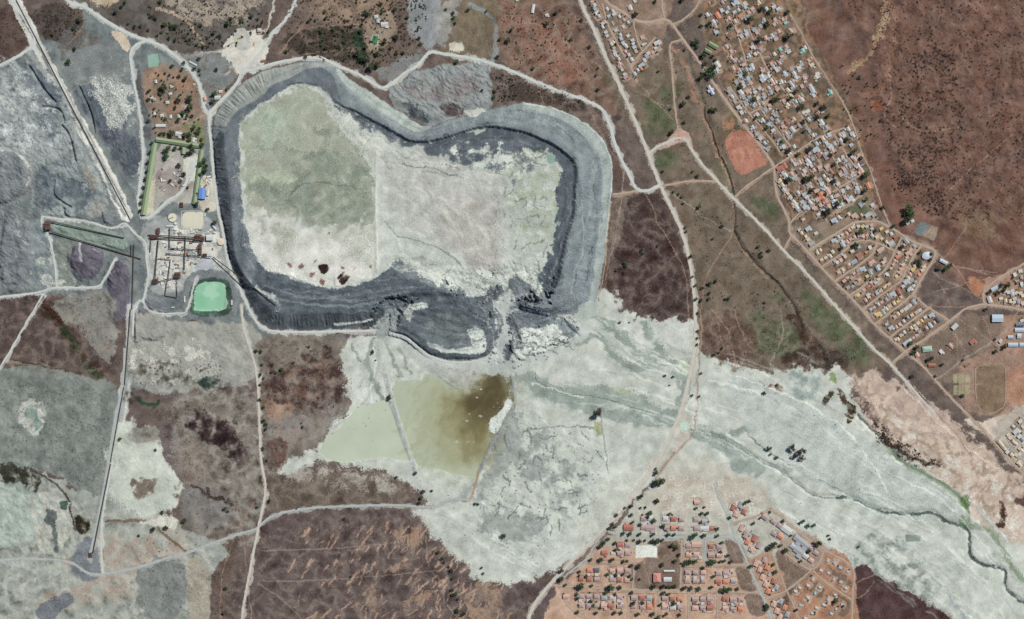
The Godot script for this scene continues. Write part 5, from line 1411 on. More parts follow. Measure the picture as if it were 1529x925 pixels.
const VERGE := {"p": ["#c3bfb5", "#a19a90"], "m": ["#c6cac6", "#a9aeac"], "t": ["#b39d8c", "#937f70"], "g": ["#aeb0ab", "#949692"]}
const ROADS := [
	[6.5, [862,-60, 867,0, 884,38, 900,75, 920,118, 940,161, 955,196, 967,227, 985,274, 1005,316, 1018,346, 1028,382, 1034,417, 1038,463, 1038,512, 1033,545, 1025,582, 1015,618, 1002,648, 980,690, 950,731, 915,776, 874,818, 839,854, 804,894, 789,925, 775,985], "p", "main gravel road curving past the dam and across the mud"],
	[5.0, [-60,118, 0,97, 25,85, 47,69, 51,58, 45,40, 30,15, 12,-10, 0,-60], "m", "pale haul road bending beside the long diagonal conveyor"],
	[6.5, [70,-60, 100,0, 126,10, 156,30, 191,50, 218,60, 239,68, 261,83, 279,100, 294,120, 301,141, 304,160, 311,171], "m", "wide haul road sweeping down to the mine village"],
	[5.0, [218,60, 203,67, 195,78, 196,100, 201,131, 207,163, 211,196, 213,232, 211,256, 206,294, 208,316, 218,326, 233,316, 251,299, 271,286, 283,256, 287,240], "m", "haul road running south beside the green-roofed compound"],
	[5.0, [311,171, 313,200, 316,231, 319,269, 325,314, 332,341, 337,372, 343,402, 356,427, 366,450, 382,480, 395,491, 415,495.5, 470,496, 556,494], "m", "pale service road along the western toe of the dam"],
	[3.5, [583,498, 605,504, 621,516, 640,531, 665,540, 690,542, 715,539, 740,534], "m", "pale road along the toe of the lower wall"],
	[6.0, [311,171, 325,155, 340,140, 354,123, 362,108, 382,103, 412,94, 445,88, 470,86, 487,90, 505,99, 533,110, 555,123, 570,131, 583,126, 603,110, 623,98, 636,83, 646,78, 671,82, 708,88, 734,95, 766,107, 802,123, 834,136, 864,146, 890,157, 902,168, 912,191, 917,211, 925,232, 937,256, 950,281, 965,285, 985,277], "m", "white haul road round the northern side of the dam"],
	[4.0, [362,108, 372,97, 384,83, 400,60, 410,45, 425,30, 438,8, 446,-20, 455,-60], "m", "pale track climbing north from the cleared yard"],
	[3.5, [915,290, 935,288, 952,285, 965,285], "t", "short dirt link to the eastern toe of the dam"],
	[3.5, [988,278, 1010,274, 1028,271, 1050,270, 1071,272], "t", "dirt cross road between the two main roads"],
	[5.0, [890,-40, 905,0, 925,15, 950,30, 970,33, 993,29, 1005,38, 1020,59, 1038,83, 1058,113, 1075,138, 1093,163, 1116,193, 1141,225, 1156,249], "t", "dirt street down the edge of the old township"],
	[5.0, [970,229, 982,219, 995,213, 1010,207, 1024,209, 1033,224, 1053,251, 1073,272, 1095,296, 1116,316, 1148,349, 1170,374, 1208,412, 1250,460, 1281,495, 1306,522, 1331,545, 1346,562, 1371,590, 1396,618], "p", "long straight gravel road down the valley beside the stream"],
	[3.2, [1020,59, 1008,62, 1000,68, 1003,100, 1006,138, 1010,176, 1013,195], "t", "straight dirt lane across the open veld"],
	[3.0, [1097,295, 1110,282, 1123,272, 1148,255, 1157,249, 1189,228, 1222,206, 1261,191], "t", "dirt street crossing the middle of the old township"],
	[4.0, [1157,249, 1157,264, 1160,291, 1170,311, 1178,331, 1180,349, 1195,364, 1220,392, 1245,419, 1270,444, 1287,463, 1306,485, 1331,507, 1353,526, 1376,545, 1396,567, 1421,595, 1446,620, 1484,660, 1504,683, 1540,720], "t", "street along the valley side of the planned township"],
	[3.0, [1170,374, 1176,362, 1182,352], "t", "short link to the long valley road"],
	[4.5, [1331,544, 1353,525, 1384,505, 1409,487, 1429,471, 1443,461, 1458,457, 1472,455, 1507,459, 1529,463, 1590,470], "t", "dirt road climbing to the school"],
	[3.5, [1471,456, 1468,440, 1474,430, 1497,412, 1529,394, 1590,360], "t", "dirt road curving north-east past the barn"],
	[4.0, [1208,374, 1235,357, 1255,345, 1274,333, 1291,331, 1311,331, 1333,342, 1350,352, 1363,361, 1379,367, 1396,375, 1393,389, 1384,404, 1374,421, 1363,441], "t", "curved street round the top of the planned township"],
	[3.2, [1228,398, 1255,380, 1276,363, 1294,359, 1310,363, 1334,374], "t", "looped lane inside the planned township"],
	[3.2, [1247,420, 1263,409, 1281,397, 1300,382, 1310,364], "t", "inner lane joining the looped lane"],
	[3.2, [1269,441, 1290,427, 1315,410, 1329,391, 1338,372, 1348,354], "t", "street bending through the planned township"],
	[3.2, [1289,462, 1315,442, 1337,426, 1348,415, 1363,385, 1376,367], "t", "street ending beside the oval-roofed hall"],
	[3.2, [1307,484, 1329,467, 1352,450, 1363,442, 1387,460, 1416,478], "t", "street at the eastern corner of the planned township"],
	[3.2, [1329,504, 1358,482, 1388,460], "t", "lowest cross street of the planned township"],
	[2.6, [1100,-40, 1105,0, 1118,41, 1133,76, 1151,111, 1176,141, 1196,172, 1212,203], "t", "lane through the upper part of the old township"],
	[2.4, [1095,20, 1101,50, 1112,85, 1118,110, 1134,158, 1152,183, 1181,219], "t", "narrow lane parallel to the edge street of the old township"],
	[2.4, [1089,130, 1106,153, 1119,170, 1142,196, 1168,231], "t", "narrow lane behind the first row of the old township"],
	[2.2, [1119,170, 1135,161, 1146,150], "t", "short cross lane of the old township"],
	[2.2, [1112,90, 1136,86, 1150,84], "t", "short cross lane beside tin houses of the old township"],
	[2.6, [1180,333, 1195,318, 1211,308, 1248,284, 1284,262], "t", "cross street at the lower end of the old township"],
	[2.4, [1236,322, 1256,311, 1287,292], "t", "lane along the lowest row of the old township"],
	[2.4, [1198,240, 1214,259, 1224,279, 1240,300, 1252,316], "t", "lane in the lower half of the old township"],
	[2.4, [1211,222, 1232,255, 1250,282], "t", "lane between crowded rows of the old township"],
	[2.4, [1232,212, 1248,242, 1267,272], "t", "lane between the rows nearest the hillside"],
	[2.4, [1182,252, 1201,284, 1216,306, 1235,330], "t", "lane down the western rows of the old township"],
	[2.4, [1246,201, 1266,233, 1286,262], "t", "outer lane under the hillside"],
	[2.0, [1180,20, 1198,52, 1215,85, 1245,131, 1263,161, 1276,191, 1287,227, 1300,255, 1313,295, 1329,338], "t", "boundary track between the old township and the hillside"],
	[3.0, [899,5, 909,39, 922,65, 941,98, 949,120], "t", "lane through the block beside the main road"],
	[2.6, [941,98, 959,77, 979,56], "t", "cross lane of the block beside the main road"],
	[2.4, [946,32, 950,55, 959,77], "t", "short lane in the block beside the main road"],
	[3.0, [993,29, 989,10, 988,-20], "t", "lane north from the township junction"],
	[3.2, [1006,36, 1022,28, 1040,10, 1048,-10], "t", "lane east from the township junction"],
	[4.0, [908,794, 925,799, 948,801, 1000,803, 1052,802, 1096,804, 1104,815, 1111,829, 1118,846, 1131,876, 1141,898, 1152,925, 1168,985], "g", "pale tarred street through the southern suburb"],
	[3.2, [1097,804, 1091,781, 1080,757, 1072,740, 1067,722], "g", "tarred street running north into the mud"],
	[2.6, [900,795, 886,818, 872,838, 847,858, 839,870], "g", "tarred strip beside the main road"],
	[3.6, [826,874, 840,876, 882,878, 935,881, 984,882, 1030,882, 1075,884, 1133,886], "t", "long dirt street through the southern suburb"],
	[3.0, [872,840, 900,840, 948,839], "t", "upper dirt street of the southern suburb"],
	[3.2, [948,839, 946,860, 944,881], "t", "dirt lane beside the open square"],
	[3.2, [939,883, 938,925, 937,985], "t", "dirt lane between red-earth blocks west of the next"],
	[3.0, [984,884, 984,925, 984,985], "t", "dirt lane between red-earth blocks below the church"],
	[3.2, [1018,806, 1017,845, 1016,881], "t", "dirt lane between the church and the pink-roofed rows"],
	[2.6, [1053,805, 1052,842], "g", "short tarred lane in the southern suburb"],
	[3.0, [1018,843, 1060,844, 1116,845], "t", "dirt street south of the tarred street"],
	[3.0, [1028,886, 1028,925, 1028,985], "t", "dirt lane down from the long dirt street"],
	[3.0, [1072,886, 1071,925, 1070,985], "t", "dirt lane beside the last red-earth block"],
	[3.2, [1093,782, 1131,770, 1150,762, 1170,775, 1200,801, 1232,822, 1273,848, 1274,880, 1273,919, 1273,985], "t", "dirt street along the edge of the mud"],
	[3.2, [1118,837, 1150,822, 1160,818, 1211,851, 1232,822], "t", "dirt street round the triangle of veld"],
	[3.2, [1143,895, 1175,882, 1212,852], "t", "dirt street below the triangle of veld"],
	[2.8, [1152,825, 1174,880, 1183,900, 1200,940], "t", "dirt lane beside the slanting rows"],
	[3.4, [1214,853, 1237,873, 1272,896], "t", "red earth street among the scattered new houses"],
	[3.0, [838,885, 848,905, 865,920, 885,925], "t", "curving dirt lane round the suburb's corner"],
	[4.0, [-60,455, 0,444, 50,438, 85,430, 141,429, 156,417, 172,387], "m", "mine road below the ribbed dumps"],
	[3.0, [68,342, 78,374, 82,400, 85,428], "m", "mine track between the dumps and the dark heap"],
	[3.5, [68,340, 62,334, 64,324, 83,327, 126,330, 166,341, 186,334, 201,349, 216,362, 218,387, 221,412, 214,446, 212,452], "m", "mine track winding from the conveyor head to the plant"],
	[3.0, [212,450, 205,451, 200,458, 199,475, 198,500], "m", "white track beside the dark heap"],
	[3.0, [214,452, 222,463, 240,469, 262,468, 276,467, 283,452, 288,430, 292,415], "m", "white track winding between heap and green pond"],
	[3.2, [64,440, 51,462, 33,492, 10,532, -10,560, -60,620], "m", "straight farm track across burnt veld"],
	[4.5, [360,455, 364,492, 377,532, 384,567, 386,600, 387,638, 390,690, 396,731, 387,781, 382,806, 377,831, 362,914, 355,985], "p", "pale gravel road running south from the dam"],
	[4.5, [700,747, 680,746, 666,748, 646,758, 595,755, 533,756, 457,760, 407,771, 386,788], "g", "grey road skirting the southern veld"],
	[4.5, [384,790, 350,800, 327,808, 300,818, 271,829, 245,835, 216,845, 161,857, 131,856, 102,840, 50,835, 0,837, -60,840], "g", "grey track through the south-western waste ground"],
	[3.5, [168,690, 158,740, 151,790, 152,857], "m", "pale track beside the southern conveyor"],
	[6.0, [186,520, 184,570, 172,625, 162,690, 148,768, 133,835], "g", "wide grey strip under the southern conveyor"],
]
const PATHS := [
	[1.6, [962,288, 975,310, 980,330, 992,348, 1010,380, 1022,410, 1026,440, 1028,480], 0],
	[1.6, [990,282, 1020,300, 1050,322, 1080,340, 1090,345], 1],
	[2.2, [1046,462, 1047,500, 1043,530], 0],
	[1.6, [1095,300, 1095,340, 1080,370, 1060,400, 1050,430, 1048,460], 0],
	[1.4, [1098,352, 1115,380, 1145,415], 0],
	[1.6, [1062,462, 1085,490, 1095,530, 1098,555], 0],
	[1.2, [1068,462, 1075,500, 1080,520], 0],
	[1.4, [1095,462, 1105,490, 1120,520], 0],
	[1.4, [1165,462, 1168,500, 1150,540], 1],
	[1.4, [947,120, 965,135, 972,150, 1000,158], 0],
	[1.2, [945,132, 975,150, 1005,178], 0],
	[1.2, [765,30, 820,40, 845,60, 850,85], 0],
	[1.2, [825,30, 850,70, 890,95, 915,118], 0],
	[1.2, [790,122, 805,135, 810,155, 830,165], 0],
	[1.0, [878,165, 895,195, 915,230], 0],
	[1.2, [920,232, 930,260, 926,300, 917,345, 908,390, 903,430], 0],
	[1.2, [932,245, 928,290, 921,340, 912,380], 1],
	[1.6, [1395,376, 1420,393, 1450,402, 1490,406], 1],
	[1.4, [1405,390, 1430,398, 1470,408, 1500,412], 0],
	[1.4, [1422,392, 1440,418, 1458,440, 1466,445], 0],
	[1.4, [1392,405, 1410,418, 1440,430, 1460,442], 0],
	[1.2, [1400,418, 1412,440, 1420,458], 0],
	[1.2, [1392,436, 1425,428, 1445,420, 1470,418], 0],
	[1.4, [1380,452, 1410,458, 1450,456], 0],
	[1.4, [1430,475, 1455,490, 1478,508, 1510,530, 1560,560], 0],
	[2.4, [1396,567, 1415,553, 1440,535, 1470,516, 1500,495, 1515,475, 1520,464], 1],
	[1.3, [1425,495, 1430,520, 1428,545, 1412,560], 0],
	[1.2, [1418,487, 1435,515, 1450,525], 0],
	[1.2, [1475,510, 1490,530, 1500,545], 0],
	[1.2, [1478,512, 1460,530, 1450,545], 0],
	[1.2, [1467,470, 1475,490, 1480,505], 0],
	[2.0, [1335,548, 1380,600, 1420,640, 1450,680], 0],
	[1.6, [1490,655, 1520,625, 1560,600], 1],
	[2.5, [1475,680, 1490,690, 1515,692, 1540,694], 1],
	[1.2, [1450,672, 1470,660, 1484,660], 1],
	[1.2, [1400,395, 1425,365, 1440,340], 0],
	[1.2, [1330,345, 1305,300, 1295,260], 0],
	[1.2, [1410,290, 1440,260, 1470,235, 1510,200], 0],
	[1.2, [1340,165, 1350,180, 1380,195, 1430,190], 0],
	[1.6, [1325,100, 1330,140, 1320,170, 1335,190], 0],
	[1.2, [1280,870, 1310,855], 0], [1.2, [1272,895, 1290,888, 1305,868], 0],
	[1.0, [1170,825, 1178,850, 1172,868], 0],
	[1.0, [1088,808, 1100,835], 1], [1.0, [1100,850, 1125,880], 0], [1.0, [1118,918, 1135,895], 0],
	[1.0, [988,812, 1010,835], 0], [1.0, [960,836, 968,870], 0],
	[1.0, [985,838, 1005,815], 0],
	[1.4, [102,140, 115,128, 135,122, 150,115, 165,105, 185,102], 1],
	[1.4, [100,65, 112,52, 124,38], 0],
	[1.6, [262,80, 280,82, 310,80, 330,72, 348,62], 1],
	[1.4, [415,80, 440,50, 455,42, 480,38, 520,36, 545,32, 556,20], 0],
	[1.2, [440,50, 455,30, 470,10], 0],
	[1.0, [450,80, 500,75, 520,70], 0],
	[1.2, [300,140, 302,165], 1],
	[1.4, [235,198, 250,192, 270,185, 285,182, 300,172, 308,170], 1],
	[1.2, [242,150, 245,165, 252,182], 1],
	[1.2, [240,248, 255,235, 268,230], 1],
	[1.6, [232,262, 236,250, 250,240], 1],
	[1.2, [375,930, 362,800, 358,760], 0],
	[1.4, [327,930, 330,860, 345,815, 360,780, 378,750], 0],
]

func _road_material(t: String) -> StandardMaterial3D:
	match t:
		"p": return grainy("pale_gravel_road", Color("#cbc8bf"), Color("#b3aea5"), 0.02)
		"m": return grainy("white_haul_road", Color("#cdd0ca"), Color("#b4b9b6"), 0.02)
		"t": return grainy("tan_dirt_road", Color("#bba898"), Color("#a08d7f"), 0.02)
	return grainy("grey_tarred_road", Color("#b3b8b6"), Color("#9ba2a2"), 0.02)

func _build_roads() -> void:
	var edge := FastNoiseLite.new()
	edge.seed = 9
	edge.frequency = 0.05
	for ty in ["p", "m", "t", "g"]:
		_road_material(ty).vertex_color_use_as_albedo = true
	for n in ROADS.size():
		var r: Array = ROADS[n]
		var p := smooth_line(r[1], false, 4.0)
		var st := SurfaceTool.new()
		st.begin(Mesh.PRIMITIVE_TRIANGLES)
		st.set_smooth_group(0)
		var rows := []
		var tints := PackedFloat32Array()
		var lift := 0.28 + 0.05 * (n % 7)
		for i in p.size():
			var d := (p[mini(i + 1, p.size() - 1)] - p[maxi(i - 1, 0)]).normalized()
			var s := Vector2(-d.y, d.x)
			var hw: float = r[0] * 0.36
			var row := []
			var tn := 1.0 + edge.get_noise_2d(i * 9.0, n * 57.0 + 900.0) * 0.2
			tints.append(tn)
			for k in [-1.0, -0.5, 0.0, 0.5, 1.0]:
				var q: Vector2 = p[i] + s * hw * k
				if absf(k) == 1.0:
					q += s * k * (edge.get_noise_2d(i * 7.0, n * 31.0 + k * 400.0) * 0.9 + rng.randf_range(-0.25, 0.25))
				var y := ground_y(q.x, q.y)
				row.append(Vector3(wx(q.x), y + lift + (0.0 if absf(k) == 1.0 else 0.12), wz(q.y)))
			rows.append(row)
		for i in rows.size() - 1:
			for k in 4:
				for v in [[i, k], [i + 1, k], [i + 1, k + 1], [i, k], [i + 1, k + 1], [i, k + 1]]:
					var c: float = tints[v[0]]
					st.set_color(Color(c, c, c))
					st.add_vertex(rows[v[0]][v[1]])
		var o := part(numbered("road"), done(st, _road_material(r[2])), self)
		tag(o, r[3], "road", "", "structure")

# ---------------------------------------------------------------- mine plant
func ground_at(px: float, py: float) -> Vector3:
	return Vector3(wx(px), ground_y(px, py), wz(py))

func conveyor(a: Vector2, b: Vector2, wide: float, h0: float, h1: float, label: String, trestle := 14.0) -> void:
	var A := ground_at(a.x, a.y)
	var B := ground_at(b.x, b.y)
	var flat := Vector2(B.x - A.x, B.z - A.z)
	var l := flat.length()
	var turn := -atan2(flat.y, flat.x)
	var t := thing("conveyor", A, turn, label, "conveyor", "conveyors of the mine plant")
	if trestle < 20.0:
		wide *= 1.1
	var steel := grainy("rusty_steel", Color("#7d6a64"), Color("#4b403c"), 0.12, 0.8)
	var dark := grainy("dark_belt_cover", Color("#54504f"), Color("#3b3938"), 0.1, 0.8)
	var dy := B.y - A.y
	var y0 := h0
	var y1 := dy + h1
	var pitch := atan2(y1 - y0, l)
	var run := sqrt(l * l + (y1 - y0) * (y1 - y0))
	var xf := Transform3D(Basis(Vector3(0, 0, 1), pitch), Vector3(0, y0, 0))
	var st := begin()
	add_box(st, Vector3(0, 0, -wide * 0.5), Vector3(run, 0.5, wide * 0.5), xf)
	add_box(st, Vector3(0, 0.5, -wide * 0.5), Vector3(run, 1.3, -wide * 0.5 + 0.25), xf)
	add_box(st, Vector3(0, 0.5, wide * 0.5 - 0.25), Vector3(run, 1.3, wide * 0.5), xf)
	part("girder", done(st, steel), t)
	st = begin()
	add_box(st, Vector3(0, 0.55, -wide * 0.5 + 0.4), Vector3(run, 1.0, wide * 0.5 - 0.4), xf)
	part("belt", done(st, dark), t)
	var n := maxi(2, int(l / trestle))
	for k in n:
		var f := (k + 0.5) / n
		var x := l * f
		var q := a.lerp(b, f)
		var gy := ground_y(q.x, q.y) - A.y - 0.4
		var top := lerpf(y0, y1, f)
		st = begin()
		for s in [-1.0, 1.0]:
			add_box(st, Vector3(x - 0.2, gy, s * wide * 0.6 - 0.2), Vector3(x + 0.2, top + 0.1, s * wide * 0.6 + 0.2))
		add_box(st, Vector3(x - 0.2, top - 0.4, -wide * 0.6), Vector3(x + 0.2, top - 0.02, wide * 0.6))
		part("trestle", done(st, steel), t)

func screen_house(px: float, py: float, lx: float, lz: float, hh: float, turn: float, label: String) -> void:
	# open steel tower with decks, hoppers and a broken roof
	var t := thing("screening_tower", ground_at(px, py), turn, label, "steel tower", "steel towers of the mine plant")
	var steel := grainy("rusty_steel", Color("#7d6a64"), Color("#4b403c"), 0.12, 0.8)
	var rust := grainy("rusty_sheet", Color("#835f54"), Color("#5a423c"), 0.1, 0.8)
	var nx := 3
	var nz := 2
	for i in nx + 1:
		for j in nz + 1:
			var x := (float(i) / nx - 0.5) * lx
			var z := (float(j) / nz - 0.5) * lz
			part("column", box_mesh(Vector3(x - 0.3, -0.5, z - 0.3), Vector3(x + 0.3, hh, z + 0.3), steel), t)
	for lv in [0.45, 0.95]:
		var st := begin()
		for j in 5:
			var z0 := (j / 5.0 - 0.5) * lz
			add_box(st, Vector3(-lx * 0.5 - 0.4, hh * lv, z0), Vector3(lx * 0.5 + 0.4, hh * lv + 0.4, z0 + lz / 5.0 - (1.2 if lv > 0.9 else 0.1)))
		part("deck", done(st, steel if lv < 0.9 else rust), t)
	for i in 2:
		var st := begin()
		var x := (i - 0.5) * lx * 0.45
		var a := lx * 0.16
		for k in 4:
			var c0 := Vector2(cos(k * PI / 2 + PI / 4), sin(k * PI / 2 + PI / 4))
			var c1 := Vector2(cos((k + 1) * PI / 2 + PI / 4), sin((k + 1) * PI / 2 + PI / 4))
			quad(st, Vector3(x + c0.x * a, hh + 2.2, c0.y * a), Vector3(x + c1.x * a, hh + 2.2, c1.y * a), Vector3(x + c1.x * a * 0.3, hh * 0.6, c1.y * a * 0.3), Vector3(x + c0.x * a * 0.3, hh * 0.6, c0.y * a * 0.3))
		part("hopper", done(st, rust), t)

func ring_wall(st: SurfaceTool, r0: float, r1: float, y0: float, y1: float, n := 28) -> void:
	for k in n:
		var a := TAU * k / n
		var b := TAU * (k + 1) / n
		var ca := Vector3(cos(a), 0, sin(a))
		var cb := Vector3(cos(b), 0, sin(b))
		var up := Vector3.UP
		quad(st, ca * r1 + up * y0, ca * r1 + up * y1, cb * r1 + up * y1, cb * r1 + up * y0)
		quad(st, cb * r0 + up * y0, cb * r0 + up * y1, ca * r0 + up * y1, ca * r0 + up * y0)
		quad(st, ca * r0 + up * y1, cb * r0 + up * y1, cb * r1 + up * y1, ca * r1 + up * y1)

func disc(st: SurfaceTool, r: float, y: float, n := 28, dome := 0.0) -> void:
	for k in n:
		var a := TAU * k / n
		var b := TAU * (k + 1) / n
		st.add_vertex(Vector3(0, y + dome, 0))
		st.add_vertex(Vector3(cos(a) * r, y, sin(a) * r))
		st.add_vertex(Vector3(cos(b) * r, y, sin(b) * r))

func tank(px: float, py: float, r: float, h: float, wall: StandardMaterial3D, fill: StandardMaterial3D, bridge: bool, label: String) -> void:
	var t := thing("round_tank", ground_at(px, py), 0.4, label, "tank")
	var st := begin()
	ring_wall(st, r - 0.6, r, -0.6, h)
	part("wall", done(st, wall), t)
	st = begin()
	disc(st, r - 0.5, h - 0.8 if bridge else h - 0.1, 28, 0.0 if bridge else 1.2)
	part("water" if bridge else "lid", done(st, fill), t)
	if bridge:
		var dark := grainy("rusty_steel", Color("#7d6a64"), Color("#4b403c"), 0.12, 0.8)
		part("bridge", box_mesh(Vector3(-r, h, -0.7), Vector3(r * 0.15, h + 1.0, 0.7), dark), t)
		st = begin()
		ring_wall(st, 0.0, 1.4, h - 0.6, h + 1.4, 12)
		part("drive", done(st, dark), t)

func _build_mine() -> void:
	conveyor(Vector2(24, 0), Vector2(195, 329), 1.7, 1.6, 2.0, "very long conveyor running straight along the diagonal bank", 24.0)
	conveyor(Vector2(77, 331), Vector2(186, 356), 2.6, 7.0, 3.0, "northern one of the two sloping conveyors from the western head station")
	conveyor(Vector2(76, 346), Vector2(210, 387), 2.6, 7.0, 3.0, "southern one of the two sloping conveyors from the western head station")
	conveyor(Vector2(200, 365), Vector2(197, 462), 2.2, 4.0, 3.0, "conveyor running south from the crossing beside the long heap")
	conveyor(Vector2(196, 366), Vector2(195.5, 384), 1.6, 3.0, 3.0, "short rusty conveyor beside the conveyor crossing")
	conveyor(Vector2(195, 462), Vector2(186, 575), 2.2, 3.0, 3.0, "conveyor on the strip south of the heaps")
	conveyor(Vector2(185, 578), Vector2(165, 690), 1.8, 3.0, 3.0, "southern conveyor beside the grey slimes field")
	conveyor(Vector2(165, 693), Vector2(139, 826), 2.2, 3.0, 5.0, "last conveyor ending at the small steel frame in the south")
	conveyor(Vector2(318, 384), Vector2(378, 428), 2.4, 6.0, 4.0, "conveyor climbing from the plant to the dam wall")
	conveyor(Vector2(380, 429), Vector2(413, 456), 2.4, 4.0, 3.0, "conveyor lying on the dam's southern shoulder")
	conveyor(Vector2(221, 351), Vector2(292, 355), 2.6, 5.0, 8.0, "upper one of the two parallel plant conveyors")
	conveyor(Vector2(222, 355.5), Vector2(292, 358.5), 2.6, 5.0, 8.0, "lower one of the two parallel plant conveyors")
	conveyor(Vector2(236.5, 358), Vector2(231.5, 420), 2.2, 6.0, 9.0, "western plant conveyor running down to the small rusty tower")
	conveyor(Vector2(253.5, 340), Vector2(253.5, 371), 1.8, 5.0, 7.0, "plant conveyor below the round clarifier")
	conveyor(Vector2(254, 371), Vector2(301, 374), 2.2, 6.0, 8.0, "middle cross conveyor of the plant")
	conveyor(Vector2(249, 379), Vector2(316, 384), 1.8, 5.0, 8.0, "lower cross conveyor of the plant reaching the eastern tower")
	conveyor(Vector2(277, 353), Vector2(275.5, 404), 2.2, 5.0, 8.0, "plant conveyor crossing the parallel pair")
	conveyor(Vector2(236, 386), Vector2(254, 388), 1.8, 5.0, 5.0, "short cross conveyor at the plant's western edge")
	conveyor(Vector2(254.5, 388), Vector2(251, 421), 1.8, 5.0, 8.0, "plant conveyor descending between the two small towers")
	conveyor(Vector2(235, 421), Vector2(266, 414), 1.8, 8.0, 8.0, "conveyor joining the two small towers")
	conveyor(Vector2(250, 421), Vector2(246, 442), 1.6, 8.0, 3.0, "western one of the two stacker conveyors")
	conveyor(Vector2(264.5, 417), Vector2(264, 443), 1.6, 8.0, 3.0, "eastern one of the two stacker conveyors")
	conveyor(Vector2(247, 442), Vector2(264, 445), 1.6, 3.0, 3.0, "conveyor joining the feet of the stackers")
	conveyor(Vector2(225, 359), Vector2(224, 377), 1.6, 4.0, 4.0, "short rusty conveyor at the plant's western end")
	screen_house(236.5, 345, 9, 16, 12, 0.0, "tall narrow rusty steel tower at the western end of the parallel conveyors")
	screen_house(231, 354, 22, 12, 10, 0.05, "low wide rusty steel tower where the parallel conveyors begin")
	screen_house(296, 355, 18, 18, 16, 0.0, "largest rusty steel tower where the parallel conveyors end")
	screen_house(303, 357, 8, 14, 14, 0.0, "dark steel tower beside the white silo block")
	screen_house(299.5, 372, 7, 34, 12, 0.0, "long narrow rusty steel tower running north to south")
	screen_house(306, 381, 12, 8, 10, 0.0, "rusty steel tower at the foot of the dam conveyor")
	screen_house(265.5, 411, 17, 17, 14, 0.0, "square rusty steel tower with stacker conveyor beneath it")
	screen_house(232.5, 420, 15, 14, 13, 0.1, "rusty steel tower at the south-western corner of the plant")
	screen_house(72, 337, 16, 26, 12, 0.12, "dark steel head station of the sloping conveyors")
	screen_house(135, 829, 9, 14, 6, 0.1, "small steel frame at the southern conveyor's end")
	screen_house(271, 306, 9, 14, 6, 0.0, "small rusty red steel frame north of the cream basin")
	var conc := grainy("pale_concrete", Color("#cfcdc4"), Color("#b7b5ad"), 0.08)
	var cream := plain("cream_water", Color("#d3d0bd"), 0.2)
	tank(257.5, 325, 13.5, 4.0, conc, cream, true, "round clarifier tank with a bridge beside the cream basin")
	tank(330, 361, 11.0, 5.0, conc, plain("pinkish_lid", Color("#d3c3b0"), 0.8), false, "round tank with a pinkish lid at the foot of the dam")
	tank(262, 334, 4.0, 5.0, conc, plain("white_lid", Color("#d9dad6"), 0.7), false, "small white tank beside the round clarifier")
	var green := plain("green_lid", Color("#57685f"), 0.7)
	tank(565, 47, 4.2, 4.0, conc, green, false, "small round dark tank west of its twin near the green pool")
	tank(572, 47, 4.2, 4.0, conc, green, false, "small round dark tank east of its twin near the green pool")
	# concrete rim of the cream basin
	var rim := thing("basin_rim", ground_at(287, 328.5), 0.0, "low concrete rim round the cream coloured basin", "basin")
	var top := 1.9 - rim.position.y
	for s in [[Vector3(-33, -2, -27.5), Vector3(33, top, -25.5)], [Vector3(-33, -2, 25.5), Vector3(33, top, 27.5)], [Vector3(-35, -2, -25.4), Vector3(-33, top, 25.4)], [Vector3(33, -2, -25.4), Vector3(35, top, 25.4)]]:
		part("kerb", box_mesh(s[0], s[1], conc), rim)
	# the fenced green pool in the north
	var pool := thing("lined_pool", ground_at(559.5, 60), -0.2, "small rectangular dark green pool with a pale rim near the northern farmstead", "pool")
	part("water", box_mesh(Vector3(-9, -0.5, -14), Vector3(9, 0.6, 14), plain("dark_green_water", Color("#4d7a58"), 0.1)), pool)
	for s in [[Vector3(-10.5, -0.5, -15.5), Vector3(10.5, 1.0, -14)], [Vector3(-10.5, -0.5, 14), Vector3(10.5, 1.0, 15.5)], [Vector3(-10.5, -0.5, -13.9), Vector3(-9, 1.0, 13.9)], [Vector3(9, -0.5, -13.9), Vector3(10.5, 1.0, 13.9)]]:
		part("kerb", box_mesh(s[0], s[1], conc), pool)
	_pipe_and_fence()
	_vehicles()

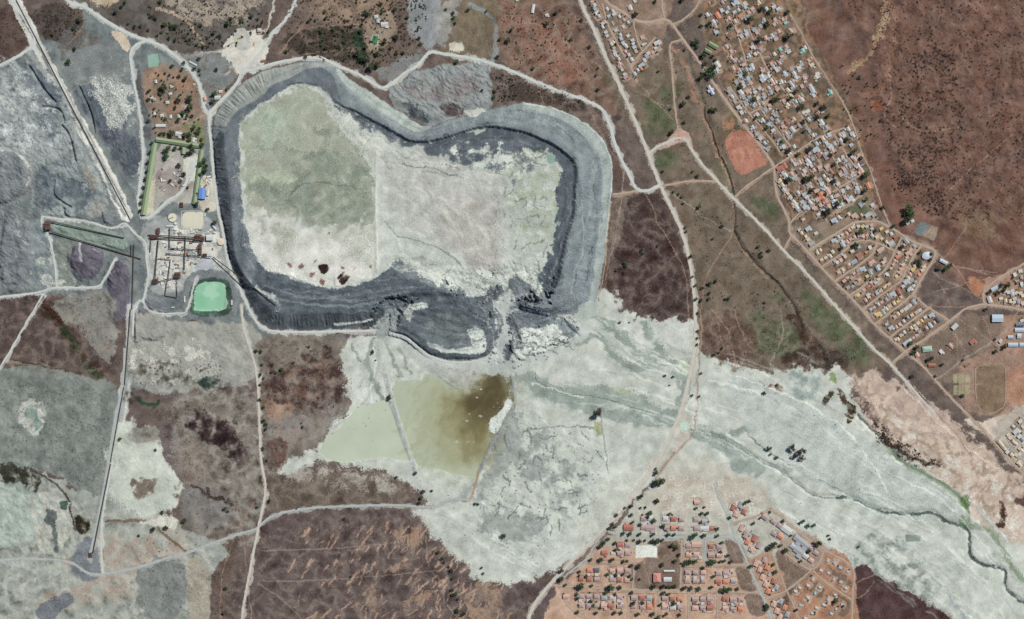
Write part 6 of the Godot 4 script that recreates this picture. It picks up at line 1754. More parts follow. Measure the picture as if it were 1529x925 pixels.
# sheds, containers and scrap standing about the plant and the compound
func _pipe_and_fence() -> void:
	var cols := {"white": Color("#dadbd7"), "rust red": Color("#97604f"), "grey": Color("#9ba0a0"), "brown": Color("#7a6358"), "pale blue": Color("#b5c4d0")}
	var keys := ["white", "rust red", "grey", "brown", "pale blue", "white", "white"]
	var zones := [
		["in the compound's scrap yard", 20, [240,252, 280,248, 284,262, 276,284, 240,290, 236,272], 0],
		["among the plant conveyors", 46, [240,360, 318,362, 318,380, 280,402, 240,404], 1],
		["below the cream basin", 18, [256,342, 300,343, 324,342, 322,352, 258,350], 1],
		["on the loading ground of the small towers", 14, [238,405, 275,405, 275,418, 240,440], 1],
		["north of the blue workshop", 7, [303,262, 316,262, 318,278, 305,278], 0]]
	for z in zones:
		var pg := raw_line(z[2])
		var lo := Vector2(1e9, 1e9)
		var hi := -lo
		for v in pg:
			lo = lo.min(v)
			hi = hi.max(v)
		var made := 0
		while made < z[1]:
			var q := Vector2(rng.randf_range(lo.x, hi.x), rng.randf_range(lo.y, hi.y))
			if not Geometry2D.is_point_in_polygon(q, pg):
				continue
			made += 1
			var c: String = keys[rng.randi() % 7]
			var t := thing("container", ground_at(q.x, q.y), rng.randf_range(-0.15, 0.15) + (PI / 2 if rng.randf() < 0.5 else 0.0) + (rng.randf() if z[3] == 0 else 0.0), "%s steel container %s" % [c, z[0]], "container", "%s containers %s" % [c, z[0]])
			var m := plain("container_" + c.replace(" ", "_"), cols[c], 0.7)
			var l := rng.randf_range(2.5, 6.0)
			var w := rng.randf_range(1.2, 2.4)
			var h := rng.randf_range(2.2, 4.0)
			part("body", box_mesh(Vector3(-l, -0.4, -w), Vector3(l, h, w), m), t)
			var st := begin()
			for k in 7:
				var x := lerpf(-l, l, (k + 0.5) / 7.0)
				add_box(st, Vector3(x - 0.12, h - 0.01, -w), Vector3(x + 0.12, h + 0.12, w))
			part("roof_rib", done(st, m), t)

# a tipper truck: cab, load body, wheels
func _vehicles() -> void:
	var yellow := plain("yellow_paint", Color("#cfae5a"), 0.5)
	var white := plain("white_paint", Color("#dcdcd8"), 0.5)
	var rubber := plain("rubber", Color("#2e2d2c"), 0.9)
	var k := 0
	var spots := [[357, 57, 0.3, "parked on the round yard, west of two others"], [375, 60, 0.9, "parked on the round yard between two others"], [379, 66, 1.3, "parked on the round yard, east of two others"], [343, 92, 0.6, "parked at the edge of the cleared yard"], [276, 446, 1.4, "parked between the stackers and the green pond"], [246, 284, 0.5, "parked in the scrap yard of the compound"], [306, 268, 0.2, "parked north of the blue-roofed shed"], [258, 459, 0.0, "parked beside the oval grey heap"]]
	for s in spots:
		var yl: bool = k % 2 == 0
		var t := thing("truck", ground_at(s[0], s[1]), s[2], "%s tipper truck %s" % ["yellow" if yl else "white", s[3]], "truck", "trucks parked about the mine")
		var m: Material = yellow if yl else white
		part("cab", box_mesh(Vector3(2.6, 0.9, -1.5), Vector3(5.0, 3.6, 1.5), m), t)
		var st := begin()
		add_box(st, Vector3(-5, 1.2, -1.7), Vector3(2.4, 1.6, 1.7))
		add_box(st, Vector3(-5, 1.6, -1.7), Vector3(2.4, 3.2, -1.5))
		add_box(st, Vector3(-5, 1.6, 1.5), Vector3(2.4, 3.2, 1.7))
		add_box(st, Vector3(2.2, 1.6, -1.49), Vector3(2.4, 3.6, 1.49))
		part("load_body", done(st, m), t)
		for wxx in [-3.6, -1.8, 3.6]:
			for sz in [-1.0, 1.0]:
				var cm := CylinderMesh.new()
				cm.top_radius = 0.7
				cm.bottom_radius = 0.7
				cm.height = 0.5
				cm.radial_segments = 12
				cm.rings = 1
				cm.material = rubber
				var w := part("wheel", cm, t, Vector3(wxx, 0.7, sz * 1.5))
				w.rotation.x = PI / 2
		k += 1

# ---------------------------------------------------------------- houses
const ROOFS := {
	"r": ["#ad7064", "rust red"], "s": ["#ceaba0", "salmon pink"], "p": ["#b29c9c", "dusty pink"], "g": ["#a3a8ad", "grey"],
	"w": ["#c9cbcb", "white"], "b": ["#b5c0c8", "pale blue"], "y": ["#dcc382", "yellow"], "o": ["#d5896f", "bright orange"],
	"t": ["#8cc7b8", "turquoise"], "k": ["#7b6660", "brown"], "d": ["#5c6176", "dark slate"], "c": ["#d9c8ae", "cream"]}

var house_meshes := []

func _house_mesh(kind: int) -> ArrayMesh:
	# kind 0 gable, 1 single slope, 2 hipped, 3 crossed gable (L plan); 9 x 7 m
	var m := ArrayMesh.new()
	var hx := 4.5
	var hz := 3.5
	var e := 2.7
	var rd := 1.7
	var ov := 0.45
	var st := begin()
	add_box(st, Vector3(-hx, -0.8, -hz), Vector3(hx, e, hz))
	if kind == 3:
		add_box(st, Vector3(0.4, -0.8, hz - 0.01), Vector3(hx, e, hz + 3.0))
	if kind == 0 or kind == 3:
		for s in [-1.0, 1.0]:
			var a := Vector3(s * hx, e, -hz)
			var b := Vector3(s * hx, e, hz)
			var c := Vector3(s * hx, e + rd, 0)
			if s > 0: st.add_vertex(a); st.add_vertex(b); st.add_vertex(c)
			else: st.add_vertex(b); st.add_vertex(a); st.add_vertex(c)
	st.generate_normals()
	st.commit(m)
	st = begin()
	var X := hx + ov
	var Z := hz + ov
	var y0 := e - 0.12
	if kind == 1:
		quad(st, Vector3(-X, y0 + 1.0, -Z), Vector3(X, y0 + 1.0, -Z), Vector3(X, y0 + 0.15, Z), Vector3(-X, y0 + 0.15, Z))
		quad(st, Vector3(-X, y0 + 0.85, -Z), Vector3(-X, y0, Z), Vector3(X, y0, Z), Vector3(X, y0 + 0.85, -Z))
		quad(st, Vector3(-X, y0 - 0.1, -Z + 0.4), Vector3(X, y0 - 0.1, -Z + 0.4), Vector3(X, y0 + 1.0, -Z + 0.4), Vector3(-X, y0 + 1.0, -Z + 0.4))
		quad(st, Vector3(-X, y0, Z), Vector3(-X, y0 + 0.15, Z), Vector3(X, y0 + 0.15, Z), Vector3(X, y0, Z))
	elif kind == 2:
		var rx := hx - hz * 0.8
		var yr := e + rd
		quad(st, Vector3(-X, y0, Z), Vector3(-rx, yr, 0), Vector3(rx, yr, 0), Vector3(X, y0, Z))
		quad(st, Vector3(X, y0, -Z), Vector3(rx, yr, 0), Vector3(-rx, yr, 0), Vector3(-X, y0, -Z))
		st.add_vertex(Vector3(X, y0, Z)); st.add_vertex(Vector3(rx, yr, 0)); st.add_vertex(Vector3(X, y0, -Z))
		st.add_vertex(Vector3(-X, y0, -Z)); st.add_vertex(Vector3(-rx, yr, 0)); st.add_vertex(Vector3(-X, y0, Z))
	else:
		var yr := e + rd + 0.12
		for d in [0.0, -0.16]:
			quad(st, Vector3(-X, y0 + d, Z), Vector3(-X, yr + d, 0), Vector3(X, yr + d, 0), Vector3(X, y0 + d, Z))
			quad(st, Vector3(X, y0 + d, -Z), Vector3(X, yr + d, 0), Vector3(-X, yr + d, 0), Vector3(-X, y0 + d, -Z))
		if kind == 3:
			var mx := (0.4 + hx) * 0.5
			var w := (hx - 0.4) * 0.5 + ov
			var yk := y0 + rd * w / Z
			quad(st, Vector3(mx - w, y0, hz + 3.0 + ov), Vector3(mx - w, y0, 0.2), Vector3(mx, yk, 0.2), Vector3(mx, yk, hz + 3.0 + ov))
			quad(st, Vector3(mx, yk, hz + 3.0 + ov), Vector3(mx, yk, 0.2), Vector3(mx + w, y0, 0.2), Vector3(mx + w, y0, hz + 3.0 + ov))
	st.generate_normals()
	st.commit(m)
	return m

func roof_material(c: String) -> StandardMaterial3D:
	if mats.has("roof_" + c):
		return mats["roof_" + c]
	var col := Color(ROOFS[c][0])
	return grainy("roof_" + c, col.lightened(0.08), col.darkened(0.14), 0.05 + 0.001 * c.unicode_at(0) / 100.0, 0.6)

func wall_material(k: int) -> StandardMaterial3D:
	return plain("plaster_%d" % k, [Color("#c9b8a2"), Color("#b99a84"), Color("#d8d2c6"), Color("#a98f7e")][k], 0.95)

# houses listed as "x,y,roof[size]" in a map square whose corner is (ox, oy) and whose unit is 1/k picture units
func houses(ox: float, oy: float, k: float, list: String, called: String, zone: String, category: String, size: float, turn: float, jitter: float) -> void:
	for item in list.split(" ", false):
		var f := item.split(",")
		var px := ox + f[0].to_float() / k
		var py := oy + f[1].to_float() / k
		var c := f[2][0]
		var sz := f[2].substr(1)
		var kind := 0
		var q := rng.randf()
		if called == "tin_house":
			kind = 1 if q < 0.45 else (0 if q < 0.85 else 3)
		elif called == "township_house":
			kind = 0 if q < 0.6 else (2 if q < 0.8 else 1)
		elif called == "small_house":
			kind = 1 if q < 0.3 else 0
		else:
			kind = 2 if q < 0.6 else (0 if q < 0.8 else 3)
		var s := size * rng.randf_range(0.9, 1.12)
		var long := 1.0
		var word := ""
		if sz == "L":
			s *= 1.35
			long = 1.25
			word = "large "
			kind = 3 if q < 0.5 else 0
		elif sz == "T":
			s *= 0.6
			kind = 1
			word = "tiny "
		var o := MeshInstance3D.new()
		o.name = numbered(called)
		o.mesh = house_meshes[kind]
		o.set_surface_override_material(0, wall_material(rng.randi() % 4))
		o.set_surface_override_material(1, roof_material(c))
		var rot := turn + rng.randf_range(-jitter, jitter) + (PI / 2 if rng.randf() < (0.3 if jitter > 0.05 else 0.0) else 0.0)
		o.position = ground_at(px, py) + Vector3(0, 0.15, 0)
		o.rotation.y = rot
		o.scale = Vector3(s * long, clampf(s, 0.8, 1.3), s)
		add_child(o)
		var zn := sub_zone(zone, px, py)
		tag(o, "%s%s-roofed house %s" % [word, ROOFS[c][1].replace(" ", "-"), zn], category, "%s houses %s" % [word + ROOFS[c][1] + "-roofed", zn])
		town_spots.append(Vector2(px, py))
		if called == "tin_house" and outs < 290 and sz != "L":
			outs += 1
			var ob := MeshInstance3D.new()
			ob.name = numbered("outbuilding")
			ob.mesh = house_meshes[1 if rng.randf() < 0.6 else 0]
			var oc: String = ["w", "g", "s", "b", "p", "k", "g"][rng.randi() % 7]
			ob.set_surface_override_material(0, wall_material(1))
			ob.set_surface_override_material(1, roof_material(oc))
			var oq := Vector2(sin(rot), cos(rot)) * (4.6 if rng.randf() < 0.5 else -4.6) + Vector2(cos(rot), -sin(rot)) * rng.randf_range(-2.5, 2.5)
			ob.position = ground_at(px + oq.x, py + oq.y) + Vector3(0, 0.12, 0)
			ob.rotation.y = rot + rng.randf_range(-0.1, 0.1)
			ob.scale = Vector3(rng.randf_range(0.65, 0.95), 0.85, rng.randf_range(0.6, 0.8))
			add_child(ob)
			tag(ob, "%s-roofed outbuilding %s" % [ROOFS[oc][1].replace(" ", "-"), zn], "outbuilding", "%s-roofed outbuildings %s" % [ROOFS[oc][1], zn])
		# the lean-to or shack in the yard behind
		if sz != "T" and shacks < 300 and called != "village_cottage" and rng.randf() < (0.55 if called == "tin_house" else 0.32):
			shacks += 1
			var sh := MeshInstance3D.new()
			sh.name = numbered("backyard_shack")
			sh.mesh = house_meshes[1]
			var sc: String = ["w", "g", "k", "r", "b", "p"][rng.randi() % 6]
			sh.set_surface_override_material(0, wall_material(3))
			sh.set_surface_override_material(1, roof_material(sc))
			var dq := Vector2(cos(rot), -sin(rot)) * (4.2 if rng.randf() < 0.5 else -4.2) * s * 0.8 + Vector2(sin(rot), cos(rot)) * rng.randf_range(-3.0, 3.0)
			sh.position = ground_at(px + dq.x, py + dq.y) + Vector3(0, 0.1, 0)
			sh.rotation.y = rot + rng.randf_range(-0.2, 0.2)
			sh.scale = Vector3(rng.randf_range(0.45, 0.75), 0.8, rng.randf_range(0.45, 0.75))
			add_child(sh)
			tag(sh, "%s-roofed shack %s" % [ROOFS[sc][1].replace(" ", "-"), zn], "shack", "%s-roofed shacks %s" % [ROOFS[sc][1], zn])

var shacks := 0
var outs := 0
var town_spots := PackedVector2Array()

const SETTLE := [
	[870, 0, 7.645, "110,20,s 140,55,w 140,100,b 165,140,w 185,185,b 230,270,b 230,310,w 265,370,w 280,410,w 315,465,p 330,505,w 360,550,s 365,590,b 385,635,w 415,675,w 420,725,s 430,770,p 450,795,w 480,850,w 490,885,p 130,80,g 280,105,w 345,130,b 360,165,w 300,185,b 345,260,g 420,190,w 470,230,p 520,255,b 465,305,w 380,348,b 430,400,b 440,440,b 465,495,w 495,530,w 490,590,s 530,625,w 560,680,w 520,410,w 570,460,b 580,500,w 590,540,b 610,585,s 680,430,s 695,510,w 850,490,wL 880,490,w 835,550,w 750,610,w 740,655,p 710,690,w 690,735,b 655,755,b 630,800,w 670,785,o 595,845,b 545,90,wL 595,10,w 800,600,s 720,640,g 410,760,s 150,160,b 350,480,c 370,620,w 255,250,s", "small_house", "in the small block beside the main gravel road", 1.11, -1.02, 0.12],
	[1040, 0, 7.645, "440,30,bL 415,15,d 435,140,b 480,115,b 350,140,w 360,95,g 290,120,w 245,180,oL 500,185,o 560,80,b 555,45,c 300,30,p 185,20,k 125,170,w 195,250,w 215,300,p 230,370,b 390,320,g 370,410,k 370,210,s 440,245,s 590,190,g 640,100,s 715,30,c 800,100,w 885,80,w 935,105,w 600,140,s 770,235,g 900,225,s 890,280,s 1020,260,t 990,220,s 1080,355,s 660,340,g 570,365,b 575,395,w 515,415,b 480,360,s 690,370,s 790,435,s 865,410,b 940,360,s 910,450,s 735,300,g 720,480,g 640,540,w 735,560,p 600,635,b 670,620,c 515,675,p 430,695,p 420,780,s 490,805,p 540,740,s 570,795,g 635,765,bL 240,740,wL 240,795,w 955,565,t 1055,590,b 890,620,c 980,650,s 1215,580,t 1240,545,w 1030,530,s 885,770,b 920,800,w 950,720,s 860,730,s 1090,790,g 1170,775,w 1200,740,g 1285,690,s 1320,745,c 1115,840,w 1140,885,b 1020,850,b 825,870,w 755,890,wL 590,890,g 500,870,b 1385,845,w 1365,880,c 1230,890,s 760,810,s 350,540,s 400,590,s 395,660,s", "tin_house", "old", 1.24, -1.0, 0.16],
	[1050, 110, 7.645, "300,200,g 330,260,w 365,320,g 405,385,w 440,445,w 490,540,w 565,615,b 615,690,g 655,740,b 705,795,b 735,865,g 430,215,wL 460,270,g 425,25,b 455,100,b 460,140,w 380,100,g 520,60,b 545,105,s 645,170,b 510,205,s 595,215,w 530,270,g 625,280,w 700,270,g 550,320,b 480,330,g 575,370,g 690,60,bL 745,30,w 750,165,b 775,220,g 780,75,c 800,110,s 850,180,s 895,95,w 940,10,w 1000,110,b 1025,145,b 1060,45,w 1165,55,s 1130,145,s 970,190,c 1010,250,c 1060,320,b 1100,270,s 1130,300,w 1230,140,w 1245,185,bL 1265,250,w 1300,30,w 1455,215,t 920,310,s 965,355,c 880,400,k 760,365,s 715,415,g 680,340,g 800,440,s 830,480,g 620,465,w 680,530,w 785,515,g 750,580,b 800,650,w 850,540,g 915,605,s 960,545,r 1035,520,s 1100,590,g 1020,640,bL 975,725,g 945,680,s 920,835,w 835,715,k 870,770,g 1040,835,w 985,905,w 1150,445,w 1195,430,w 1205,525,b 1355,560,wL 1405,615,g 1300,465,r 1360,430,s 1215,655,g 1255,705,w 1370,745,c 1410,790,w 1440,700,w 1295,800,b 1285,870,bL 1455,840,w 1500,800,w 1480,885,s 1410,910,g 1215,905,s", "tin_house", "old", 1.24, -0.98, 0.16],
	[1130, 190, 7.645, "990,70,b 1000,105,w 960,150,w 950,90,s 1045,20,w 1090,75,b 1105,100,w 975,190,p 1080,205,b 1090,340,w 1120,370,s 1170,330,s 985,340,w 1010,385,g 790,330,pL 840,230,w 865,270,s 885,190,g 705,315,r 560,350,p 590,395,wL 640,360,g 625,440,w 655,490,s 545,500,w 490,400,s 440,425,w 400,385,s 320,440,rL 270,470,rL 300,525,b 335,560,wL 400,535,s 425,580,g 265,610,c 295,660,c 310,720,b 330,705,s 355,755,c 385,800,w 425,855,c 450,905,w 520,855,b 560,905,b 570,800,w 610,860,w 540,770,b 475,750,w 590,665,g 520,690,k 620,690,s 740,780,oL 690,830,s 780,850,rL 730,890,s 815,735,sL 780,690,w 745,650,w 720,600,g 770,560,w 810,605,c 850,560,k 860,520,r 800,455,s 720,460,s 935,380,w 905,420,o 1000,480,s 1060,430,g 1100,520,s 1020,520,g 1160,440,w 1190,490,sL 1200,400,k 930,650,w 900,600,p 960,540,s 985,730,w 1040,690,w 1110,640,g 1150,695,w 1160,740,g 1065,820,wL 1080,560,g 1275,670,oL 855,800,w 890,860,wL 930,905,w 975,885,w 1190,890,g 1325,890,w 1010,800,s 920,780,s 680,730,s 640,560,k 560,560,s 470,500,k 650,920,s 820,910,s", "tin_house", "old", 1.24, -1.0, 0.16],
	[1150, 290, 7.645, "235,40,w 270,90,c 300,145,wL 330,185,g 365,90,b 410,150,bL 460,100,w 635,85,sL 575,130,s 670,130,s 620,180,w 700,35,w 745,95,wL 780,145,w 830,120,b 915,55,wL 730,300,bL 785,265,w 550,235,w 515,170,s 380,290,s 435,395,bL 335,410,b 360,445,c 410,485,c 435,520,c 480,570,gL 525,450,w 900,230,c 960,245,sL 990,260,s 1045,240,s 1115,240,bL 1170,125,w 1040,125,g 1185,245,g 1010,370,w 1060,370,y 1105,370,b 1160,355,s 1165,395,b 1270,395,y 1335,430,c 1385,455,w 1430,490,r 1385,565,bL 1330,550,c 1275,510,c 1220,490,c 1165,475,b 1110,470,s 1065,480,s 1010,470,b 965,490,s 945,380,c 905,410,s 825,465,c 875,450,s 780,490,b 730,530,bL 830,575,bL 880,545,s 920,515,s 575,640,c 540,670,c 715,660,c 670,695,c 690,710,w 635,725,c 590,750,c 1015,605,b 940,655,c 855,710,s 810,755,s 770,780,w 735,770,g 910,800,w 960,775,gL 1020,705,rL 1100,665,o 1140,610,w 785,890,s 830,865,c 1260,640,sL 1240,690,k 1165,780,sL 1140,805,g 1295,780,c 1310,740,s 1055,855,bL 1005,880,g 960,905,s 1145,890,w 1230,845,bL 1510,630,s 1475,675,s 1455,715,o 1425,760,s 1410,805,s 1385,850,s 1500,860,s 1520,810,s 1475,895,s 1330,910,g", "township_house", "planned", 1.08, 0.56, 0.12],
	[1290, 320, 7.645, "485,305,gL 455,360,s 435,405,s 510,445,sL 405,445,w 450,580,c 495,495,s 425,625,s 405,670,s 375,710,c 265,685,w 575,365,g 540,405,s 600,560,w 580,595,y 560,635,y 530,685,s 510,730,c 490,770,bL 550,755,g 590,775,g 450,825,w 525,855,wL 570,820,w 635,690,o 670,640,c 685,605,c 625,570,s 140,785,b 170,745,c 80,790,s 285,800,s 235,835,y 190,875,c 155,905,w 400,885,rL 335,910,g 40,710,y 75,665,gL 500,100,w 555,80,w", "township_house", "planned", 1.08, 0.56, 0.12],
	[1230, 410, 7.645, "235,75,s 270,40,s 325,45,g 365,95,g 405,65,s 330,140,g 280,150,g 395,235,y 465,180,s 505,150,r 550,125,r 655,185,g 610,210,b 555,240,r 520,265,c 480,295,s 505,235,w 785,225,bL 745,250,g 715,285,g 665,320,s 625,340,w 575,380,s 535,405,g 880,260,s 850,310,y 805,330,c 755,365,s 720,395,c 680,430,gL 625,455,yL 590,460,w 1030,320,gL 990,355,w 945,390,wL 895,420,c 850,450,c 815,485,s 1100,410,w 1060,435,s 1010,465,c 960,490,g 915,535,w 870,570,s 830,600,s 770,610,bL 720,570,b 1230,465,bL 1305,515,dL 1160,490,w 1120,530,y 1080,555,c 1040,585,c 1000,610,c 1060,620,w 1265,550,s 1220,585,bL 1175,610,s 1100,660,g 1065,695,s 1025,725,s 985,750,w 940,785,bL 920,660,w 885,695,s 850,740,c 825,745,c", "township_house", "planned", 1.08, 0.6, 0.1],
	[1380, 390, 10.26, "1390,210,w 1475,155,w 1490,250,p 1425,305,p 1495,350,w 1415,490,c 1480,495,c 1510,530,c 1300,480,w 1345,490,bL 1245,470,w 1005,590,wL 1180,580,w 1250,605,c 1320,615,c 1380,635,c 1390,585,b 1510,650,s 1445,630,g", "small_house", "beside the barn on the north-eastern dirt road", 1.18, 0.3, 0.2],
	[1329, 450, 7.645, "1265,455,w 1510,225,w 690,505,s 585,575,w 310,610,s 945,460,rL 740,290,wL", "small_house", "standing apart on the bare ground near the school", 1.29, 0.6, 0.2],
	[1389, 590, 8.407, "1130,330,w 1080,455,wL 1045,395,w 1165,400,w 980,500,c 1000,540,c 875,600,c 905,635,c 940,680,c 970,715,w 1050,590,c 1080,615,c 1120,670,c 1150,700,c 1025,755,c 1080,750,c 1125,740,w 1110,850,c 1130,880,c 1120,520,w 1160,560,g", "small_house", "in the dusty block at the eastern end of the mud", 1.18, -0.75, 0.12],
	[830, 740, 7.645, "830,365,rL 815,320,sT 1000,265,p 1000,365,p 1080,265,w 1080,370,pL 1070,325,gT 1345,270,r 1345,370,o 1435,275,p 1435,375,p 1265,370,p 1250,265,w 735,565,r 820,565,p 735,660,p 820,660,p 735,610,wT 555,655,r 650,660,wT", "suburb_house", "sub", 1.74, 0.0, 0.03],
	[830, 804, 7.645, "385,365,o 465,365,d 290,465,r 380,470,r 470,470,p 370,415,wT 465,415,cT 645,370,s 735,370,s 820,370,p 645,470,p 725,475,r 815,475,s 640,430,wT 715,430,wT 115,665,s 295,665,p 380,665,p 465,665,p 550,680,g 640,680,b 730,675,p 290,770,p 380,770,p 465,770,p 550,770,s 630,770,r 730,775,p 760,745,wT 895,680,p 985,680,r 1065,685,g 890,780,p 985,785,p 1070,785,o 1245,685,p 1330,690,r 1415,690,o 1240,785,s 1335,790,w 1420,790,p 280,715,wT 370,710,wT 540,735,cT 715,715,wT 970,735,gT 1060,735,sT 1230,745,cT 1310,745,wT 1400,745,wT", "suburb_house", "sub", 1.74, 0.0, 0.03],
	[1000, 740, 7.645, "310,80,s 305,275,p 310,375,p 400,300,g 400,380,wL 480,380,r 215,575,p 305,560,sL 215,675,s 305,675,s 475,580,r 475,680,p 565,585,p 565,685,s 350,710,wT", "suburb_house", "sub", 1.74, 0.0, 0.03],
	[1000, 804, 7.645, "205,390,p 295,390,p 385,390,s 205,490,p 295,490,p 385,490,p 560,400,p 645,400,p 555,495,r 640,495,o 730,490,g 710,370,wT 290,695,p 380,695,p 460,695,p 290,795,s 380,795,p 460,795,r 635,690,r 725,700,p 815,700,p 635,800,s 725,805,p 810,805,o 205,445,cT 290,450,wT 375,450,wT 640,440,wT 285,745,kT 375,745,wT 455,745,rT 625,750,wT 725,755,wT 815,755,wT", "suburb_house", "sub", 1.74, 0.0, 0.03],
	[1000, 804, 7.645, "990,285,s 1030,360,s 1060,445,s 1095,525,s 1125,605,o 1085,250,p 1115,330,o 1190,490,r 1220,560,g 1185,590,wT 1140,415,gT 1190,750,s 1225,830,s 1260,905,s 1270,720,g 1245,720,wT 1315,790,o 1345,870,g 1300,900,dT", "suburb_house", "in the slanting rows south of the triangle of veld", 1.82, 1.17, 0.04],
	[1000, 740, 7.645, "725,140,r 755,215,s 850,185,r 815,110,g 825,375,s 870,450,p 890,530,o 970,490,r 930,610,s 950,420,gT 1020,570,p", "suburb_house", "in the dusty rows east of the tarred street", 1.82, 1.17, 0.04],
	[1000, 740, 7.645, "1090,245,p 1190,300,p 1255,345,p 1335,390,wL 1195,435,p 1265,470,o", "suburb_house", "in the row facing the spilled mud", 1.87, -0.65, 0.04],
	[1140, 740, 7.645, "400,500,gL 470,555,gL 405,635,gL 340,580,b 540,600,p 600,655,p 480,690,w 545,740,s", "suburb_house", "in the cluster beside the dirt street along the mud", 1.78, -0.65, 0.04],
	[1140, 740, 7.645, "735,740,b 815,765,b 880,825,b 965,870,b 660,855,w 745,885,w", "small_house", "among the scattered new houses on red earth", 1.00, -0.5, 0.2],
	[1140, 804, 7.645, "805,465,b 885,500,b 940,575,b 565,465,b 510,545,b 415,570,b 365,610,w 590,625,b 645,565,b 505,680,b 425,765,b 820,650,b 740,695,b 690,765,b 605,800,b 830,805,b 905,760,b 555,860,b 775,865,b 480,920,b", "small_house", "among the scattered new houses on red earth", 1.00, -0.5, 0.2],
	[200, 80, 9.54, "310,400,w 535,470,w 515,575,w 250,635,w 285,655,g 475,700,w 735,780,w 1010,645,s 1190,630,wL 1235,545,w 395,885,w 640,895,w 725,905,w 290,860,w 520,900,w 860,440,wT", "village_cottage", "among the trees of the mine village", 1.16, 0.1, 0.2],
	[190, 170, 9.54, "735,290,wL 940,370,w 960,410,g", "village_cottage", "beside the long green-roofed north wing", 1.32, -0.15, 0.1],
	[382, 0, 3.982, "725,125,b 765,145,wL 20,180,w 715,100,w", "village_cottage", "of the farmstead near the green pool", 1.39, 0.0, 0.2],
	[764, 0, 3.982, "30,-2,w 210,90,w 700,45,w", "village_cottage", "standing alone in the open veld", 1.16, 0.2, 0.2],
]

func _build_settlements() -> void:
	for k in 4:
		house_meshes.append(_house_mesh(k))
	for a in SETTLE:
		houses(a[0], a[1], a[2], a[3], a[4], a[5], "house", a[6], a[7], a[8])

func sub_zone(zone: String, x: float, y: float) -> String:
	match zone:
		"old":
			if y < 62: return "high in the old township, " + ("beside the green-roofed school" if x < 1095 else ("up against the hillside" if x > 1150 else "around the upper lane"))
			if y < 125: return "in the old township below the school, " + ("on the edge street" if x < 1105 else ("up against the hillside" if x > 1180 else "between the lanes"))
			if y < 190: return "in the middle of the old township, " + ("on the edge street" if x < 1125 else ("up against the hillside" if x > 1205 else "between the lanes"))
			if y < 250: return "around the old township's cross street, " + ("valley end" if x < 1190 else ("hillside end" if x > 1235 else "middle stretch"))
			return "at the lower end of the old township, " + ("valley side" if x < 1200 else ("hillside" if x > 1245 else "between the lanes"))
		"planned":
			if y < 335: return "above the curved street of the planned township"
			if y < 365: return "along the curved street, " + ("west half" if x < 1275 else "east half")
			if y < 408: return "round the looped lane of the planned township, " + ("west half" if x < 1300 else ("beside the oval hall" if x > 1345 else "east half"))
			if y < 455: return "in the middle streets of the planned township, " + ("valley side" if x < 1305 else "hall side")
			return "in the lowest streets of the planned township, " + ("valley side" if x < 1345 else "clinic side")
		"sub":
			var ew := "west of the open square" if x < 948 else ("east of the pink church" if x > 1017 else "below the open square")
			if y < 802: return "in the southern suburb, north of the tarred street, " + ("west part" if x < 1000 else "east part")
			if y < 842: return "just south of the suburb's tarred street, " + ew
			if y < 883: return "north of the suburb's long dirt street, " + ew
			return "south of the suburb's long dirt street, " + ew
	return zone

# ---------------------------------------------------------------- large buildings
func hall(called: String, px: float, py: float, l: float, w: float, eave: float, rise: float, turn: float, roof_shown: Color, roof_called: String, label: String, category := "building", group := "", hip := 0.0) -> Node3D:
	var t := thing(called, ground_at(px, py), turn, label, category, group)
	var wall := plain("hall_wall", Color("#cdbfae"), 0.95)
	var st := begin()
	add_box(st, Vector3(-l / 2, -1.5, -w / 2), Vector3(l / 2, eave, w / 2))
	if hip == 0.0:
		for s in [-1.0, 1.0]:
			var a := Vector3(s * l / 2, eave, -w / 2)
			var b := Vector3(s * l / 2, eave, w / 2)
			var c := Vector3(s * l / 2, eave + rise, 0)
			if s > 0: st.add_vertex(a); st.add_vertex(b); st.add_vertex(c)
			else: st.add_vertex(b); st.add_vertex(a); st.add_vertex(c)
	part("wall", done(st, wall), t)
	var m := grainy(roof_called, roof_shown.lightened(0.05), roof_shown.darkened(0.1), 0.06, 0.6)
	var X := l / 2 + 0.5
	var Z := w / 2 + 0.5
	var y0 := eave - 0.1
	var yr := eave + rise + 0.15
	# two roof slopes, each its own sheet
	for s in [-1.0, 1.0]:
		st = begin()
		for d in [0.0, -0.2]:
			if s > 0:
				quad(st, Vector3(-X, y0 + d, Z), Vector3(-X + hip, yr + d, 0), Vector3(X - hip, yr + d, 0), Vector3(X, y0 + d, Z))
			else:
				quad(st, Vector3(X, y0 + d, -Z), Vector3(X - hip, yr + d, 0), Vector3(-X + hip, yr + d, 0), Vector3(-X, y0 + d, -Z))
		part("roof_slope", done(st, m), t)
	if hip > 0.0:
		for s in [-1.0, 1.0]:
			st = begin()
			var a := Vector3(s * X, y0, -Z)
			var b := Vector3(s * X, y0, Z)
			var c := Vector3(s * (X - hip), yr, 0)
			if s > 0: st.add_vertex(a); st.add_vertex(b); st.add_vertex(c)
			else: st.add_vertex(b); st.add_vertex(a); st.add_vertex(c)
			part("roof_slope", done(st, m), t)
	st = begin()
	add_box(st, Vector3(-X + hip, yr - 0.05, -0.25), Vector3(X - hip, yr + 0.15, 0.25))
	part("ridge_cap", done(st, m), t)
	return t

func wing(a: Vector2, b: Vector2, w: float, label: String) -> void:
	var c := (a + b) * 0.5
	var d := (b - a)
	hall("compound_wing", c.x, c.y, d.length() * U, w, 5.0, 4.5, -atan2(d.y, d.x), Color("#93a683"), "green_sheet_roof", label, "building", "green-roofed wings of the mine compound")

